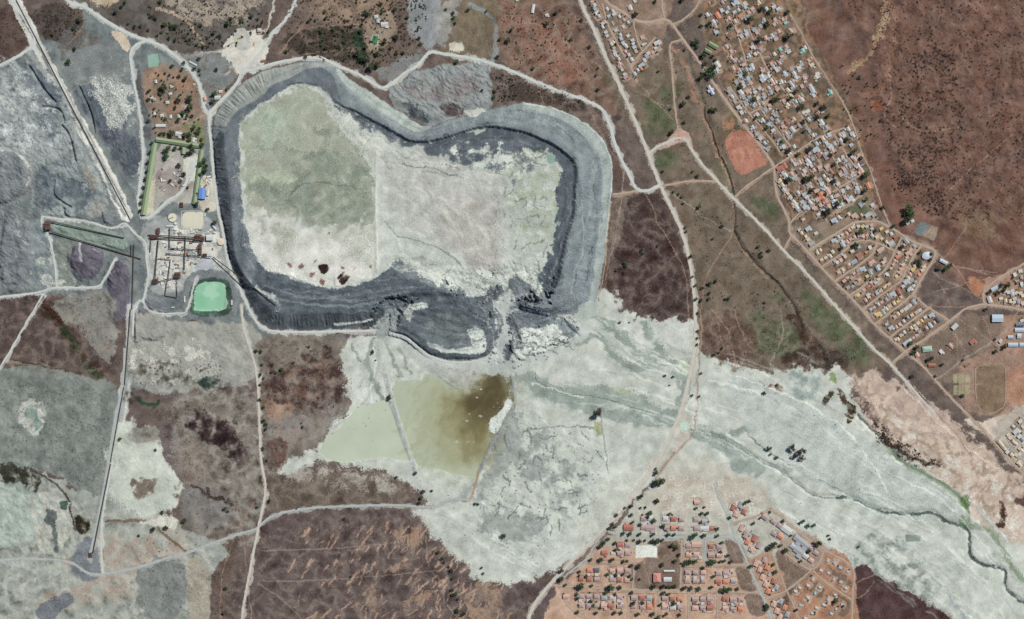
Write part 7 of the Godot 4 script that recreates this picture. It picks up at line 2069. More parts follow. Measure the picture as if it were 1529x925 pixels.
func _build_large_buildings() -> void:
	wing(Vector2(231, 214), Vector2(214, 321), 15.0, "long green-roofed west wing of the mine compound")
	wing(Vector2(233, 208.5), Vector2(298, 218.5), 13.0, "green-roofed north wing of the mine compound")
	wing(Vector2(301, 224), Vector2(290, 305), 12.0, "green-roofed east wing of the mine compound")
	wing(Vector2(273.5, 221), Vector2(273, 230), 10.0, "short green-roofed stub between the compound's north wing and yard")
	var blue := Color("#6f96d6")
	hall("workshop_shed", 302, 289, 33, 20, 7, 2.6, PI / 2 - 0.08, blue, "blue_sheet_roof", "workshop shed with a bright blue ridged roof inside the compound")
	hall("lean_to_shed", 310, 288, 18, 7, 5, 0.8, PI / 2 - 0.08, Color("#cfd3d2"), "white_sheet_roof", "pale low shed joined to the blue workshop")
	hall("store_shed", 240, 188, 30, 8, 4, 1.4, 0.02, Color("#d5dbe0"), "white_sheet_roof", "long white-roofed shed in the mine village")
	hall("store_shed", 313, 355, 18, 17, 9, 1.5, 0.0, Color("#d6d8d6"), "white_sheet_roof", "square white plant building beside the dark steel tower")
	hall("store_shed", 254, 338, 22, 4, 3, 0.8, 0.0, Color("#e3e4e2"), "white_sheet_roof", "thin white shed below the round clarifier")
	hall("store_shed", 305.5, 321, 10, 4, 3, 0.8, PI / 2, Color("#dcdfe0"), "white_sheet_roof", "small white shed east of the cream basin")
	hall("store_shed", 320, 340, 16, 5, 4, 1.0, -0.9, Color("#d3d6d2"), "white_sheet_roof", "white shed below the tree at the dam's foot")
	hall("store_shed", 275.5, 447, 18, 4, 3, 0.8, PI / 2, Color("#d9d9d4"), "white_sheet_roof", "narrow white shed west of the green pond")
	hall("store_shed", 346, 452, 14, 4, 3, 0.8, PI / 2, Color("#d0cdc6"), "white_sheet_roof", "narrow pale shed east of the green pond")
	hall("store_shed", 393, 91, 12, 6, 4, 1.0, 0.15, Color("#a8735f"), "rust_sheet_roof", "rust red shed on the pale track north of the dam")
	hall("store_shed", 288, 95, 26, 4, 2.5, 0.7, -0.5, Color("#c9ccc6"), "white_sheet_roof", "slim pale shed north of the haul road")
	hall("barn", 796, 13, 26, 8, 4, 1.8, 1.4, Color("#dfe2e0"), "white_sheet_roof", "lone white-roofed barn on red soil")
	var gr := Color("#869a75")
	hall("school_wing", 1065, 68, 30, 12, 4.5, 3.2, -0.53, gr, "school_green_roof", "longer green-roofed school wing near the old township's edge street", "school", "green-roofed school wings")
	hall("school_wing", 1057.5, 77, 22, 10, 4.5, 3.0, -0.5, gr, "school_green_roof", "shorter green-roofed school wing near the old township's edge street", "school", "green-roofed school wings")
	# church with a cross plan
	var lil := Color("#c9cde0")
	hall("church", 1061.5, 135, 30, 9, 5, 3, -1.05, lil, "lilac_sheet_roof", "long lilac-white nave of the cross-shaped church", "church")
	hall("church_transept", 1061.5, 135, 19, 8, 4.4, 2.4, 0.45, lil, "lilac_sheet_roof", "short lilac-white transept of the cross-shaped church", "church")
	# oval hall
	var t := thing("oval_hall", ground_at(1384, 382), 0.3, "white oval-roofed hall beside the curved street", "hall")
	var st := begin()
	ring_wall(st, 0.0, 1.0, -1.0, 5.0, 24)
	var wmesh := done(st, plain("hall_wall", Color("#cdbfae"), 0.95))
	part("wall", wmesh, t).scale = Vector3(14, 1, 11)
	st = begin()
	for k in 24:
		var a := TAU * k / 24
		var b := TAU * (k + 1) / 24
		for s in 3:
			var r0 := 1.08 - s * 0.36
			var r1 := r0 - 0.36
			var ya := 4.9 + sin((1.08 - r0) / 1.08 * PI / 2) * 3.5
			var yb := 4.9 + sin((1.08 - r1) / 1.08 * PI / 2) * 3.5
			quad(st, Vector3(cos(a) * r0, ya, sin(a) * r0), Vector3(cos(a) * r1, yb, sin(a) * r1), Vector3(cos(b) * r1, yb, sin(b) * r1), Vector3(cos(b) * r0, ya, sin(b) * r0))
	part("roof", done(st, grainy("oval_white_roof", Color("#ccd6e3"), Color("#b4bfcd"), 0.05, 0.5)), t).scale = Vector3(14, 1, 11)
	hall("church_hall", 1409, 391, 25, 9, 5, 2, -0.5, Color("#c6cdd6"), "grey_blue_sheet_roof", "long pale hall in a walled yard at the township's eastern corner")
	hall("clinic", 1384.5, 521.5, 28, 16, 4, 3.5, 0.12, Color("#a3c2b0"), "mint_sheet_roof", "mint green hipped-roof clinic among trees below the planned township", "clinic", "", 6.0)
	hall("store_shed", 1392, 545.5, 22, 9, 4, 2, 0.03, Color("#b5736c"), "rust_sheet_roof", "dusty red-roofed hall south of the mint green clinic")
	hall("store_shed", 1445, 545, 18, 8, 3, 1.2, 0.5, Color("#8d6d62"), "brown_sheet_roof", "roofless brown ruin beside the dirt road")
	hall("barn", 1487, 430, 30, 10, 5, 2.2, 0.5, Color("#b3c6d6"), "pale_blue_sheet_roof", "long pale blue-roofed barn beside the curving dirt road")
	hall("sports_hall", 1489.5, 475.5, 33, 22, 7, 2.0, 0.0, Color("#b9d0dc"), "pale_blue_sheet_roof", "big pale blue-roofed sports hall in a fenced yard")
	for a in [[1523, 485.5, 24, 9, "dark slate-roofed school block", Color("#6d7384"), "slate_sheet_roof"], [1524, 493, 34, 11, "long pale blue school block north of the courtyard", Color("#b3c4d8"), "pale_blue_sheet_roof"], [1509, 503.5, 16, 9, "short pale school block west of the courtyard", Color("#bccada"), "pale_blue_sheet_roof"], [1522, 502, 12, 14, "small school block inside the courtyard", Color("#c9d2da"), "pale_blue_sheet_roof"], [1513, 515, 30, 11, "pale blue school block south-west of the courtyard", Color("#b0c0d4"), "pale_blue_sheet_roof"], [1530, 515, 30, 11, "pale blue school block south-east of the courtyard", Color("#b0c0d4"), "pale_blue_sheet_roof"]]:
		hall("school_block", a[0], a[1], a[2], a[3], 4, 2, 0.0, a[5], a[6], a[4], "school", "school blocks round the courtyard")
	# pink-roofed church of the southern suburb
	hall("suburb_church", 981, 863, 27, 22, 6, 4, PI / 2, Color("#cf8f86"), "pink_tile_roof", "large pink-roofed church beside the open square", "church", "", 7.0)
	hall("church_office", 999.5, 853, 33, 5, 3.5, 1.0, 0.0, Color("#cdd6dc"), "white_sheet_roof", "long thin white-roofed building north of the pink church")
	hall("church_office", 997, 865.5, 24, 13, 4, 2, 0.0, Color("#c3ccd8"), "grey_blue_sheet_roof", "pale grey-roofed hall beside the pink church")
	hall("row_shed", 976.5, 899, 22, 5, 3, 1, PI / 2, Color("#b5766f"), "rust_sheet_roof", "narrow red-roofed row shed between red-earth blocks")
	# fence round the running track
	var f := thing("track_wall", ground_at(1478, 582), 0.0, "low pale wall round the rectangular sports field", "wall")
	var fp := smooth_line([1456,552, 1461,546, 1495,544, 1501,550, 1501,600, 1493,612, 1482,617, 1470,615, 1459,602], true, 5.0)
	var wm := plain("field_wall", Color("#bfae98"), 0.95)
	for i in fp.size():
		var a := ground_at(fp[i].x, fp[i].y)
		var b2 := ground_at(fp[(i + 1) % fp.size()].x, fp[(i + 1) % fp.size()].y)
		var st2 := begin()
		var dd := b2 - a
		add_box(st2, Vector3(0, -0.6, -0.35), Vector3(Vector2(dd.x, dd.z).length(), 1.3, 0.35), Transform3D(Basis(Vector3.UP, -atan2(dd.z, dd.x)), a - f.position))
		part("wall_panel", done(st2, wm), f)

# ---------------------------------------------------------------- trees and shrubs
func _crown_mesh(seed_: int, clumps: int, per: int, leaf: float, flat: float, shown: Array) -> ArrayMesh:
	var r := RandomNumberGenerator.new()
	r.seed = seed_
	var st := SurfaceTool.new()
	st.begin(Mesh.PRIMITIVE_TRIANGLES)
	for c in clumps:
		var dir := Vector3(r.randfn(), r.randfn() * 0.7 + 0.3, r.randfn()).normalized()
		var ctr := dir * r.randf_range(0.15, 0.68)
		ctr.y *= flat
		var cr := r.randf_range(0.28, 0.46)
		var col := own_linear(Color(shown[r.randi() % shown.size()]))
		for k in per:
			var d := Vector3(r.randfn(), r.randfn(), r.randfn()).normalized()
			var p := ctr + d * cr * pow(r.randf(), 0.4)
			var n := (d + Vector3(r.randfn(), r.randfn(), r.randfn()) * 0.5).normalized()
			var u := n.cross(Vector3(r.randfn(), r.randfn(), r.randfn())).normalized() * leaf * r.randf_range(0.7, 1.3)
			var v := n.cross(u).normalized() * leaf * r.randf_range(0.5, 1.0)
			st.set_color(col)
			for w in [p - u, p + v * 0.8, p + u, p - u, p + u, p - v]:
				st.set_normal(n)
				st.add_vertex(w)
	var m := st.commit()
	var mat := StandardMaterial3D.new()
	mat.resource_name = "leaves_%d" % seed_
	mat.vertex_color_use_as_albedo = true
	mat.roughness = 0.85
	mat.metallic_specular = 0.2
	mat.cull_mode = BaseMaterial3D.CULL_DISABLED
	m.surface_set_material(0, mat)
	return m

func _trunk_mesh() -> ArrayMesh:
	var st := SurfaceTool.new()
	st.begin(Mesh.PRIMITIVE_TRIANGLES)
	st.set_smooth_group(0)
	var limbs := [[Vector3(0, -0.3, 0), Vector3(0.03, 0.75, 0.02), 0.075, 0.05]]
	for k in 5:
		var a := TAU * k / 5.0 + 0.3
		limbs.append([Vector3(0.02, 0.55 + 0.05 * k, 0.02), Vector3(cos(a) * 0.5, 1.15 + 0.08 * (k % 3), sin(a) * 0.5), 0.04, 0.012])
	for l in limbs:
		var d: Vector3 = (l[1] - l[0]).normalized()
		var u := d.cross(Vector3(0.3, 0.1, 1)).normalized()
		var v := d.cross(u)
		for k in 6:
			var a := TAU * k / 6
			var b := TAU * (k + 1) / 6
			var ca := u * cos(a) + v * sin(a)
			var cb := u * cos(b) + v * sin(b)
			quad(st, l[0] + ca * l[2], l[1] + ca * l[3], l[1] + cb * l[3], l[0] + cb * l[2])
	return done(st, plain("bark", Color("#5c4c42"), 0.95))

# single trees, "x,y,crown radius" in picture units; kind d = dark, g = green, b = bare
const TREES := "173,19,5d 201,40,4d 211,38,4d 191,35,3d 221,45,3d 235,53,3d 252,57,4d 262,60,4d 279,60,3d 295,67,4d 304,70,4d 103,91,6g 112,73,4g 320,48,5d 329,52,4d 329,57,3d 310,57,3d 225,25,4d 232,27,4d 246,36,5d 255,38,4d 262,40,5d 300,38,4d 340,35,5d 345,28,4d 376,25,5d 360,32,4d 182,10,4d 187,4,4d 240,2,4d 118,30,5d 110,43,4d 79,52,4d 275,93,4d 257,99,4d 272,104,4d 278,118,5d 268,113,4g 247,109,3d 253,112,3d 297,88,4g 290,103,4g 298,105,4d 323,104,4d 247,130,9d 223,136,4d 239,140,4d 266,150,6d 284,147,7d 286,160,8d 222,149,4d 262,161,4g 274,168,5g 280,173,5g 230,162,3g 247,177,4g 265,181,4g 287,173,4g 222,180,4d 320,140,6g 318,151,5d 338,134,3d 240,200,4d 246,200,4d 256,200,7d 276,203,6d 283,202,5d 284,210,6d 296,197,6g 291,190,5g 301,209,4g 302,217,5d 251,222,7g 249,233,7g 288,226,7d 280,230,5d 270,221,4d 267,247,5d 275,260,5d 300,246,6g 308,248,5d 299,260,5d 254,270,4d 270,270,4d 280,280,3d 294,305,5d 310,313,4d 321,333,5d 293,290,4g 227,213,4d 224,228,4d 221,243,4d 219,256,4d 217,268,4d 215,280,4d 212,292,4d 210,304,4d 209,315,4d 262,222,5d 246,226,5g 285,218,5d 305,240,5g 306,255,5d 428,77,4d 457,84,4d 487,72,4d 506,70,4d 533,81,6d 540,88,7d 548,90,7d 556,100,8d 564,97,6d 563,80,6d 540,47,5d 547,70,5d 545,20,5d 549,21,5d 570,19,4d 592,56,6d 575,62,5d 592,80,4d 602,79,4d 628,65,4d 626,57,4d 487,27,4d 486,17,4d 461,32,4d 471,31,3d 480,68,3d 480,48,4d 498,43,4d 540,37,4d 526,39,4d 515,31,3d 520,31,3d 608,25,4d 590,15,5d 568,7,4d 677,20,4d 678,26,4d 680,35,3d 666,14,3d 699,15,4d 726,17,3d 683,93,5g 720,135,3d 739,137,4d 738,145,4d 743,85,4d 747,59,4d 760,60,6d 764,45,4d 831,20,5d 816,36,6d 868,30,4g 853,58,4d 881,70,4g 893,134,4g 890,113,3g 893,102,3d 866,151,3g 796,103,4d 949,21,6d 978,2,4g 1020,0,6d 1003,198,5d 1019,155,6d 1028,145,4d 1062,164,5g 1022,182,4d 1001,163,3d 1040,63,6g 1050,83,6d 1066,100,6d 1056,107,8g 1062,112,7g 1053,96,5g 1046,116,6d 1058,36,5d 1047,39,4g 1047,22,4g 1041,70,4g 1048,86,4g 1064,84,4g 1068,90,4g 1022,75,3g 1010,108,2d 983,107,3d 1031,383,4d 1023,340,3g 1025,346,3g 1078,338,4g 1045,309,5g 1020,304,3g 1013,290,3g 1018,294,3g 1006,287,3g 1042,262,4g 1034,256,3g 990,256,3g 1034,413,3d 1038,427,3g 1049,430,4d 1060,424,5d 1069,420,4d 1040,447,4g 1047,449,4d 1059,438,4d 1058,446,4d 1088,446,4g 1084,447,3g 1142,452,3d 1065,357,3d 982,367,3d 958,374,4d 960,379,3d 933,392,4d 934,397,4d 920,404,3d 932,407,3d 1148,374,4g 1136,378,4d 1133,369,4d 1137,383,4d 1042,468,3g 1042,494,3g 1041,505,3g 1041,515,3g 926,482,3d 940,482,2d 1078,520,3d 1074,527,3d 1066,530,4d 894,617,8b 993,561,3d 1005,563,3d 1000,576,2d 1047,557,3d 1034,590,3d 1044,592,3d 1141,587,4d 1160,575,3d 1182,669,6b 1196,673,7b 1187,682,5b 1198,684,5b 1148,670,5b 1160,684,4b 1150,679,3b 383,524,4d 390,525,4d 391,545,3d 393,565,3d 406,556,3d 413,557,3d 420,551,4d 389,560,4d 388,575,3d 388,597,4d 393,608,4d 394,628,4d 397,634,4d 397,640,4d 393,670,4d 399,688,3d 557,526,4d 561,538,2d 582,592,4d 581,596,4g 450,632,2d 452,638,3d 462,518,3d 438,542,3d 402,748,4d 621,707,4d 592,713,3d 632,734,4d 630,744,5d 645,733,3d 626,751,4d 709,753,3d 714,753,3d 752,800,5d 514,775,3d 654,824,4d 660,834,4d 663,840,3d 670,847,3d 674,852,4d 676,863,4d 675,881,4d 677,888,4d 681,886,4d 684,895,3d 683,911,5d 690,918,4d 694,916,4d 719,848,3d 722,856,3d 524,862,3d 443,760,2d 179,655,4g 232,672,3d 229,790,5d 248,788,5d 242,765,4g 336,760,4d 340,764,3g 274,778,4g 207,800,3d 384,758,3d 337,879,4d 334,915,4d 276,777,4d 980,720,7d 987,718,8d 980,706,5d 979,700,3d 957,741,5d 982,748,5d 978,749,3d 943,756,4d 933,759,3d 921,769,4d 915,783,4d 910,789,4d 943,769,4d 919,787,3d 957,758,3d 964,758,3d 971,766,6g 967,772,4d 976,778,6g 1000,767,4g 945,780,4g 931,797,4g 941,797,5g 955,798,4d 976,798,5g 998,798,5g 1007,799,4d 956,783,4d 990,786,5d 908,805,4g 902,810,5d 897,815,5d 919,811,4d 920,820,4d 936,807,3d 947,806,3d 955,808,5d 963,807,3d 974,808,5d 983,808,7d 990,807,4d 1004,815,5d 1010,818,5d 1014,828,4d 883,836,4d 897,836,5d 914,836,5d 931,838,4d 937,838,3d 943,845,4d 954,845,6d 989,843,5d 1008,838,4d 866,853,4d 896,908,3d 865,860,3d 875,860,4d 920,859,4d 907,858,4g 931,857,4d 940,861,4d 944,865,4g 839,853,5d 838,865,6d 845,874,4d 866,875,8d 884,875,4g 912,876,9g 926,877,5d 906,884,5g 943,885,4d 955,865,3d 977,875,6d 990,875,5d 998,876,4d 1003,876,4d 1008,875,4d 1022,878,5d 1031,878,5g 1043,879,5g 861,888,4d 862,894,4d 882,898,4d 885,904,4g 919,888,4d 946,900,5d 960,900,4d 991,886,5g 998,887,4g 986,902,4d 1006,901,5d 862,914,4d 890,915,4d 918,915,4d 928,915,4d 953,916,5d 975,917,5d 995,917,5g 982,922,6g 1015,918,4d 1033,801,6g 1039,799,5g 1051,799,5g 1072,800,4g 1040,759,4g 1048,767,4d 1057,767,5d 1052,758,3d 1113,751,5g 1119,748,4g 1090,773,4d 1046,781,3d 1072,790,4g 1026,838,7g 1032,838,6g 1038,838,5g 1060,839,6g 1066,840,6g 1076,839,4d 1082,838,4d 1093,838,5d 1050,848,4d 1078,811,4g 1076,824,4d 1087,829,4g 1066,860,4g 1082,880,7g 1089,879,6g 1101,879,4d 1062,877,4d 1121,846,4g 1155,843,4g 1158,854,5g 1152,816,7d 1158,811,5d 1166,815,4g 1173,822,6d 1136,774,3d 1150,765,3d 1169,778,4d 1125,781,4g 1196,780,4g 1200,778,4g 1207,785,4g 1215,784,4g 1222,811,7d 1208,823,5d 1215,811,3d 1196,838,4g 1181,800,3d 1282,816,3d 1237,800,3d 1239,805,3d 1145,903,5d 1145,907,5g 1189,910,4d 1260,905,3g 1247,897,6g 1362,562,4d 1386,538,4d 1392,535,4d 1384,538,3d 1407,545,4d 1364,526,5g 1369,519,5g 1397,562,3d 1437,591,4g 1438,538,3g 1359,513,5g 1487,524,5d 1500,518,5d 1486,507,3d 1495,426,5d 1505,426,6d 1499,433,4d 1490,437,5d 1477,437,4d 1472,462,4d 1347,369,5d 1353,330,8d 1334,338,4d 1390,380,4d 1390,387,4d 1370,390,6d 1372,395,5d 1373,377,4g 1400,402,4g 1403,403,3g 1411,402,5g 1416,398,4g 1420,396,4g 1286,236,5d 1292,260,7g 1291,286,6d 1294,298,5g 1355,313,9g 1360,320,7g 1352,320,5g 1307,345,4d 1256,371,5d 1277,366,6d 1285,346,6d 1235,316,8d 1180,147,5d 1188,136,6d 1155,150,6d 1160,149,5d 1127,149,6d 1105,130,6d 1068,165,5d 1134,58,7d 1178,56,8d 1120,30,8d 1145,36,6d 1092,38,5g 1137,13,6d 1176,19,5g 1150,18,5g 1114,110,5g 1129,176,4d 1146,191,5g 1196,160,6d 1199,182,5d 1201,196,4g 1220,155,5d 1230,160,6d 1221,175,5d 1236,172,5d 1167,212,4g 1209,222,6d 1192,231,5g 1178,224,6d 1240,232,5d 1245,270,5d 1204,268,7d 1213,265,6d 1177,268,7d 1245,245,5d 1264,208,6d 1277,226,5d 1272,228,5d 1250,305,6d 1212,284,5d 1232,290,4d 1318,310,4d"

func _build_plants() -> void:
	var dark := ["#4b5642", "#3d493a", "#343f33", "#5d674c"]
	var green := ["#4f6a48", "#44603f", "#3a5538", "#5c7350"]
	var bare := ["#4d4744", "#3f3a39", "#57504c"]
	var crowns := {"d": [], "g": [], "b": []}
	for k in 3:
		crowns["d"].append(_crown_mesh(100 + k, 11, 30, 0.13, 0.8, dark))
		crowns["g"].append(_crown_mesh(200 + k, 11, 30, 0.13, 0.8, green))
		crowns["b"].append(_crown_mesh(300 + k, 11, 30, 0.10, 0.7, bare))
	var trunk := _trunk_mesh()
	var where := func(x: float, y: float) -> String:
		if x < 345 and y < 200: return "in the mine village"
		if x < 345 and y < 345: return "inside the mine compound"
		if x < 410 and y > 480: return "along the southern mine roads"
		if x > 410 and x < 760 and y < 190: return "in the scrub north of the dam"
		if x > 640 and x < 700 and y > 800: return "in the row along the old furrow in the southern veld"
		if x > 410 and x < 770 and y > 500: return "at the edge of the mud south of the dam"
		if x >= 830 and y > 695 and x < 1290: return "in the streets of the southern suburb"
		if x > 1020 and y < 330: return "in the old township"
		if x > 1180 and y >= 330 and y < 580: return "in the planned township"
		if x > 1100 and y > 560: return "half buried in the pale mud"
		if y > 460: return "standing in the mud beside the main road"
		return "in the open veld between dam and township"
	var list := []
	for item in TREES.split(" ", false):
		var f := item.split(",")
		list.append([f[0].to_float(), f[1].to_float(), f[2].substr(0, f[2].length() - 1).to_float(), f[2][f[2].length() - 1]])
	list.sort_custom(func(a, b): return a[2] > b[2])
	var word := {"d": "dark leafy", "g": "green", "b": "bare grey"}
	var rest := []
	for n in list.size():
		var q: Array = list[n]
		if n >= 300:
			rest.append(q)
			continue
		var s: float = q[2] * U * (1.25 if q[3] == "b" else 0.92) * rng.randf_range(0.92, 1.08)
		var w: String = where.call(q[0], q[1])
		var big := "large " if q[2] >= 6 else ("small " if q[2] <= 3 else "")
		var lab := "%s%s tree %s" % [big, word[q[3]], w]
		var t := thing("tree", ground_at(q[0], q[1]), rng.randf() * TAU, lab, "tree", "%s%s trees %s" % [big, word[q[3]], w])
		part("trunk", trunk, t).scale = Vector3.ONE * s * 0.9
		var c := part("crown", crowns[q[3]][rng.randi() % 3], t, Vector3(0, s * 1.05, 0), rng.randf() * TAU)
		c.scale = Vector3(s, s * 0.85, s)
	# more town trees and yard bushes than one could list: one mass
	var xs: Array[Transform3D] = []
	for q in rest:
		var s: float = q[2] * U * 0.92
		xs.append(Transform3D(Basis(Vector3.UP, rng.randf() * TAU).scaled(Vector3(s, s * 0.9, s)), ground_at(q[0], q[1]) + Vector3(0, s * 0.9, 0)))
	for i in town_spots.size():
		var p := town_spots[i]
		for k in (2 if p.y < 330 else 1):
			if rng.randf() < 0.6:
				var a := rng.randf() * TAU
				var q := p + Vector2(cos(a), sin(a)) * rng.randf_range(3.6, 6.5)
				var s := rng.randf_range(1.6, 4.6)
				xs.append(Transform3D(Basis(Vector3.UP, rng.randf() * TAU).scaled(Vector3(s, s * 0.9, s)), ground_at(q.x, q.y) + Vector3(0, s * 0.8, 0)))
	for f in [[[215,15, 330,45, 345,30, 400,15, 400,60, 340,72, 240,50], 70, 2.4, 6.0], [[440,45, 545,40, 600,70, 565,105, 480,80], 90, 2.4, 6.0], [[560,0, 640,0, 620,80, 570,90], 40, 2.4, 5.0], [[215,105, 300,110, 300,205, 225,200], 50, 2.2, 5.0], [[760,20, 850,30, 850,110, 770,90], 26, 2.0, 4.5], [[1225,100, 1300,90, 1330,180, 1290,220], 60, 1.8, 4.5], [[740,108, 766,110, 775,152, 745,152], 26, 2.2, 5.0]]:
		var pg := raw_line(f[0])
		var lo := Vector2(1e9, 1e9)
		var hi := -lo
		for v in pg:
			lo = lo.min(v)
			hi = hi.max(v)
		var made := 0
		while made < f[1]:
			var q := Vector2(rng.randf_range(lo.x, hi.x), rng.randf_range(lo.y, hi.y))
			if not Geometry2D.is_point_in_polygon(q, pg): continue
			made += 1
			var s := rng.randf_range(f[2], f[3])
			xs.append(Transform3D(Basis(Vector3.UP, rng.randf() * TAU).scaled(Vector3(s, s * 0.9, s)), ground_at(q.x, q.y) + Vector3(0, s * 0.8, 0)))
	var half: Array[Transform3D] = []
	var other: Array[Transform3D] = []
	for i in xs.size():
		if i % 3 == 0: other.append(xs[i])
		else: half.append(xs[i])
	_mass("small_trees", crowns["d"][0], half, "small dark trees and garden bushes scattered through yards and verges", "trees")
	_mass("small_green_trees", crowns["g"][1], other, "small fresh green trees scattered through yards and verges", "trees")
	_rubble()
	# veld shrubs
	var shrub := _crown_mesh(401, 6, 16, 0.22, 0.6, ["#51463e", "#47423a", "#5a5046", "#454a3c"])
	var spots := []
	var patch := FastNoiseLite.new()
	patch.seed = 77
	patch.frequency = 0.02
	var fields := [
		[[1225,-50, 1300,60, 1310,150, 1330,280, 1400,330, 1529,330, 1589,300, 1589,-50], 3600, 0.9, 3.2, 0.1],
		[[1340,90, 1420,60, 1440,190, 1420,270, 1340,290], 900, 1.2, 3.2, 0.2],
		[[1320,250, 1420,260, 1480,300, 1430,330, 1360,310], 260, 1.2, 3.4, 0.0],
		[[45,25, 60,8, 105,5, 124,25, 120,48, 80,62], 260, 1.2, 3.2, -0.3],
		[[-50,30, 0,15, 35,30, 40,60, 0,85, -50,90], 140, 1.2, 3.0, -0.2],
		[[220,15, 330,35, 390,15, 400,-20, 230,-20], 260, 1.4, 3.6, -0.2],
		[[240,30, 330,60, 330,70, 290,75, 240,50], 160, 1.4, 3.6, -0.3],
		[[425,0, 640,0, 630,80, 560,105, 430,80], 620, 1.3, 3.8, -0.1],
		[[740,10, 860,10, 900,110, 850,130, 765,100], 260, 1.2, 3.2, 0.1],
		[[738,110, 765,108, 770,150, 745,152], 90, 1.4, 3.6, -0.3],
		[[765,110, 850,140, 860,160, 780,150], 110, 1.2, 3.2, -0.1],
		[[-50,555, 165,585, 155,735, -50,690], 1500, 0.8, 1.9, -0.1],
		[[90,445, 168,445, 170,540, 120,500], 220, 0.8, 1.9, -0.2],
		[[200,535, 330,540, 330,580, 200,575], 180, 1.0, 2.6, 0.0],
		[[265,600, 390,600, 390,790, 280,790], 160, 1.0, 2.4, 0.1],
		[[395,510, 515,510, 510,600, 395,690], 200, 1.0, 2.4, 0.0],
		[[1035,290, 1150,360, 1250,470, 1300,540, 1050,530], 330, 1.0, 2.8, 0.1],
		[[970,60, 1060,130, 1130,240, 990,250], 150, 0.9, 2.4, 0.1],
		[[1300,620, 1350,660, 1400,690, 1370,700, 1310,660], 170, 1.4, 3.4, -0.3],
		[[560,700, 720,740, 880,800, 800,850, 700,820, 620,740], 90, 0.8, 2.0, 0.0],
		[[520,505, 620,540, 560,660, 520,640], 60, 0.7, 1.8, 0.0],
		[[1050,530, 1180,560, 1350,700, 1400,800, 1200,720], 60, 0.8, 2.0, 0.0],
		[[390,800, 660,800, 780,900, 380,920], 70, 0.9, 2.2, 0.0],
		[[210,770, 340,790, 330,920, 230,900], 110, 1.0, 2.6, 0.0],
	]
	for f in fields:
		var pg := raw_line(f[0])
		var lo := Vector2(1e9, 1e9)
		var hi := -lo
		for v in pg:
			lo = lo.min(v)
			hi = hi.max(v)
		var made := 0
		var tries := 0
		while made < f[1] and tries < f[1] * 6:
			tries += 1
			var q := Vector2(rng.randf_range(lo.x, hi.x), rng.randf_range(lo.y, hi.y))
			if patch.get_noise_2dv(q) + rng.randf_range(-0.6, 0.6) < f[4] or not Geometry2D.is_point_in_polygon(q, pg):
				continue
			made += 1
			spots.append([q.x, q.y, 1.2 * lerpf(f[2], f[3], pow(rng.randf(), 1.8))])
	spots.sort_custom(func(a, b): return a[2] > b[2])
	var many: Array[Transform3D] = []
	for n in spots.size():
		var q: Array = spots[n]
		var s: float = q[2]
		if n < 250 and q[0] > 0 and q[0] < 1529 and q[1] > 0 and q[1] < 925:
			var o := MeshInstance3D.new()
			o.name = numbered("shrub")
			o.mesh = shrub
			o.position = ground_at(q[0], q[1]) + Vector3(0, s * 0.5, 0)
			o.rotation.y = rng.randf() * TAU
			o.scale = Vector3(s, s * 0.9, s)
			add_child(o)
			var ww := "on the brown hillside" if q[0] > 1200 and q[1] < 420 else ("in the scrub north of the dam" if q[1] < 190 and q[0] < 1000 else ("in the waste ground of the mine" if q[0] < 400 else "in the valley veld"))
			tag(o, "dark rounded shrub growing %s" % ww, "shrub", "dark shrubs %s" % ww)
		else:
			many.append(Transform3D(Basis(Vector3.UP, rng.randf() * TAU).scaled(Vector3(s, s * 0.8, s)), ground_at(q[0], q[1]) + Vector3(0, s * 0.45, 0)))
	_mass("shrubbery", shrub, many, "countless small dark shrubs dotted over veld and hillside", "shrubs")

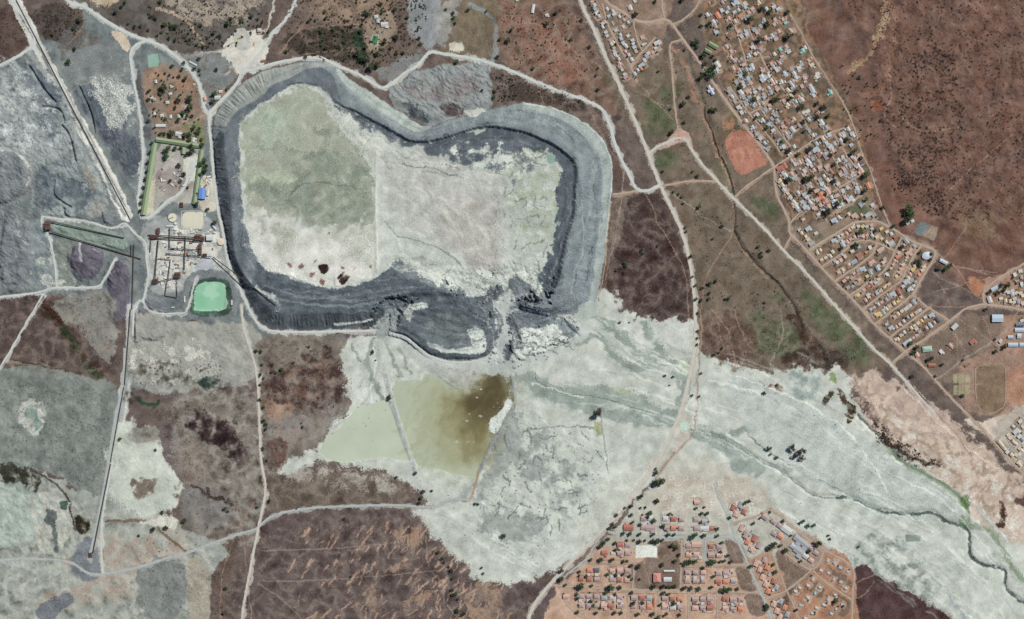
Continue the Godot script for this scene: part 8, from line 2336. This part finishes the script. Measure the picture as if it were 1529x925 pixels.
# clods and blocks of dried tailings stranded by the flow
func _rubble() -> void:
	var st := begin()
	var r := RandomNumberGenerator.new()
	r.seed = 5
	var sp: Array[Vector3] = []
	for i in 5:
		for j in 8:
			var a := TAU * j / 8.0
			var b := PI * (i + 0.5) / 5.0 - PI / 2
			sp.append(Vector3(cos(a) * cos(b), sin(b) * 0.7, sin(a) * cos(b)) * r.randf_range(0.7, 1.15))
	for i in 4:
		for j in 8:
			quad(st, sp[i * 8 + j], sp[(i + 1) * 8 + j], sp[(i + 1) * 8 + (j + 1) % 8], sp[i * 8 + (j + 1) % 8])
	for j in range(1, 7):
		st.add_vertex(sp[32]); st.add_vertex(sp[32 + j]); st.add_vertex(sp[33 + j])
	var clod := done(st, grainy("dried_tailings", Color("#a3a9a5"), Color("#757d7d"), 0.1))
	var xs: Array[Transform3D] = []
	for f in [[[690,400, 830,400, 870,500, 800,550, 735,550, 700,470], 900, 0.7, 3.2], [[735,600, 900,640, 890,760, 720,800, 710,720], 800, 0.6, 2.4], [[560,440, 625,440, 590,505, 555,500], 220, 0.6, 2.6], [[1060,650, 1300,760, 1500,860, 1480,900, 1200,760], 420, 0.5, 1.6], [[1240,800, 1400,830, 1420,920, 1280,850], 380, 0.5, 1.8], [[100,160, 60,110, 110,240], 120, 0.8, 2.4], [[-20,110, 95,120, 110,230, -20,220], 260, 0.7, 2.4], [[235,250, 285,250, 280,290, 240,292], 160, 0.5, 1.5], [[230,345, 325,345, 320,405, 235,430], 240, 0.5, 1.4]]:
		var pg := raw_line(f[0])
		var lo := Vector2(1e9, 1e9)
		var hi := -lo
		for v in pg:
			lo = lo.min(v)
			hi = hi.max(v)
		for k in f[1]:
			var q := Vector2(rng.randf_range(lo.x, hi.x), rng.randf_range(lo.y, hi.y))
			if not Geometry2D.is_point_in_polygon(q, pg): continue
			var s := lerpf(f[2], f[3], pow(rng.randf(), 3.0))
			xs.append(Transform3D(Basis(Vector3.UP, rng.randf() * TAU).scaled(Vector3(s * rng.randf_range(0.8, 1.6), s * 0.8, s)), ground_at(q.x, q.y) + Vector3(0, s * 0.25, 0)))
	_mass("rubble", clod, xs, "pale clods and blocks of dried tailings stranded on mud and waste", "rubble")

func _mass(called: String, mesh: Mesh, xs: Array[Transform3D], label: String, category: String) -> void:
	var mm := MultiMesh.new()
	mm.transform_format = MultiMesh.TRANSFORM_3D
	mm.mesh = mesh
	mm.instance_count = xs.size()
	for i in xs.size():
		mm.set_instance_transform(i, xs[i])
	var o := MultiMeshInstance3D.new()
	o.name = called
	o.multimesh = mm
	add_child(o)
	tag(o, label, category, "", "stuff")
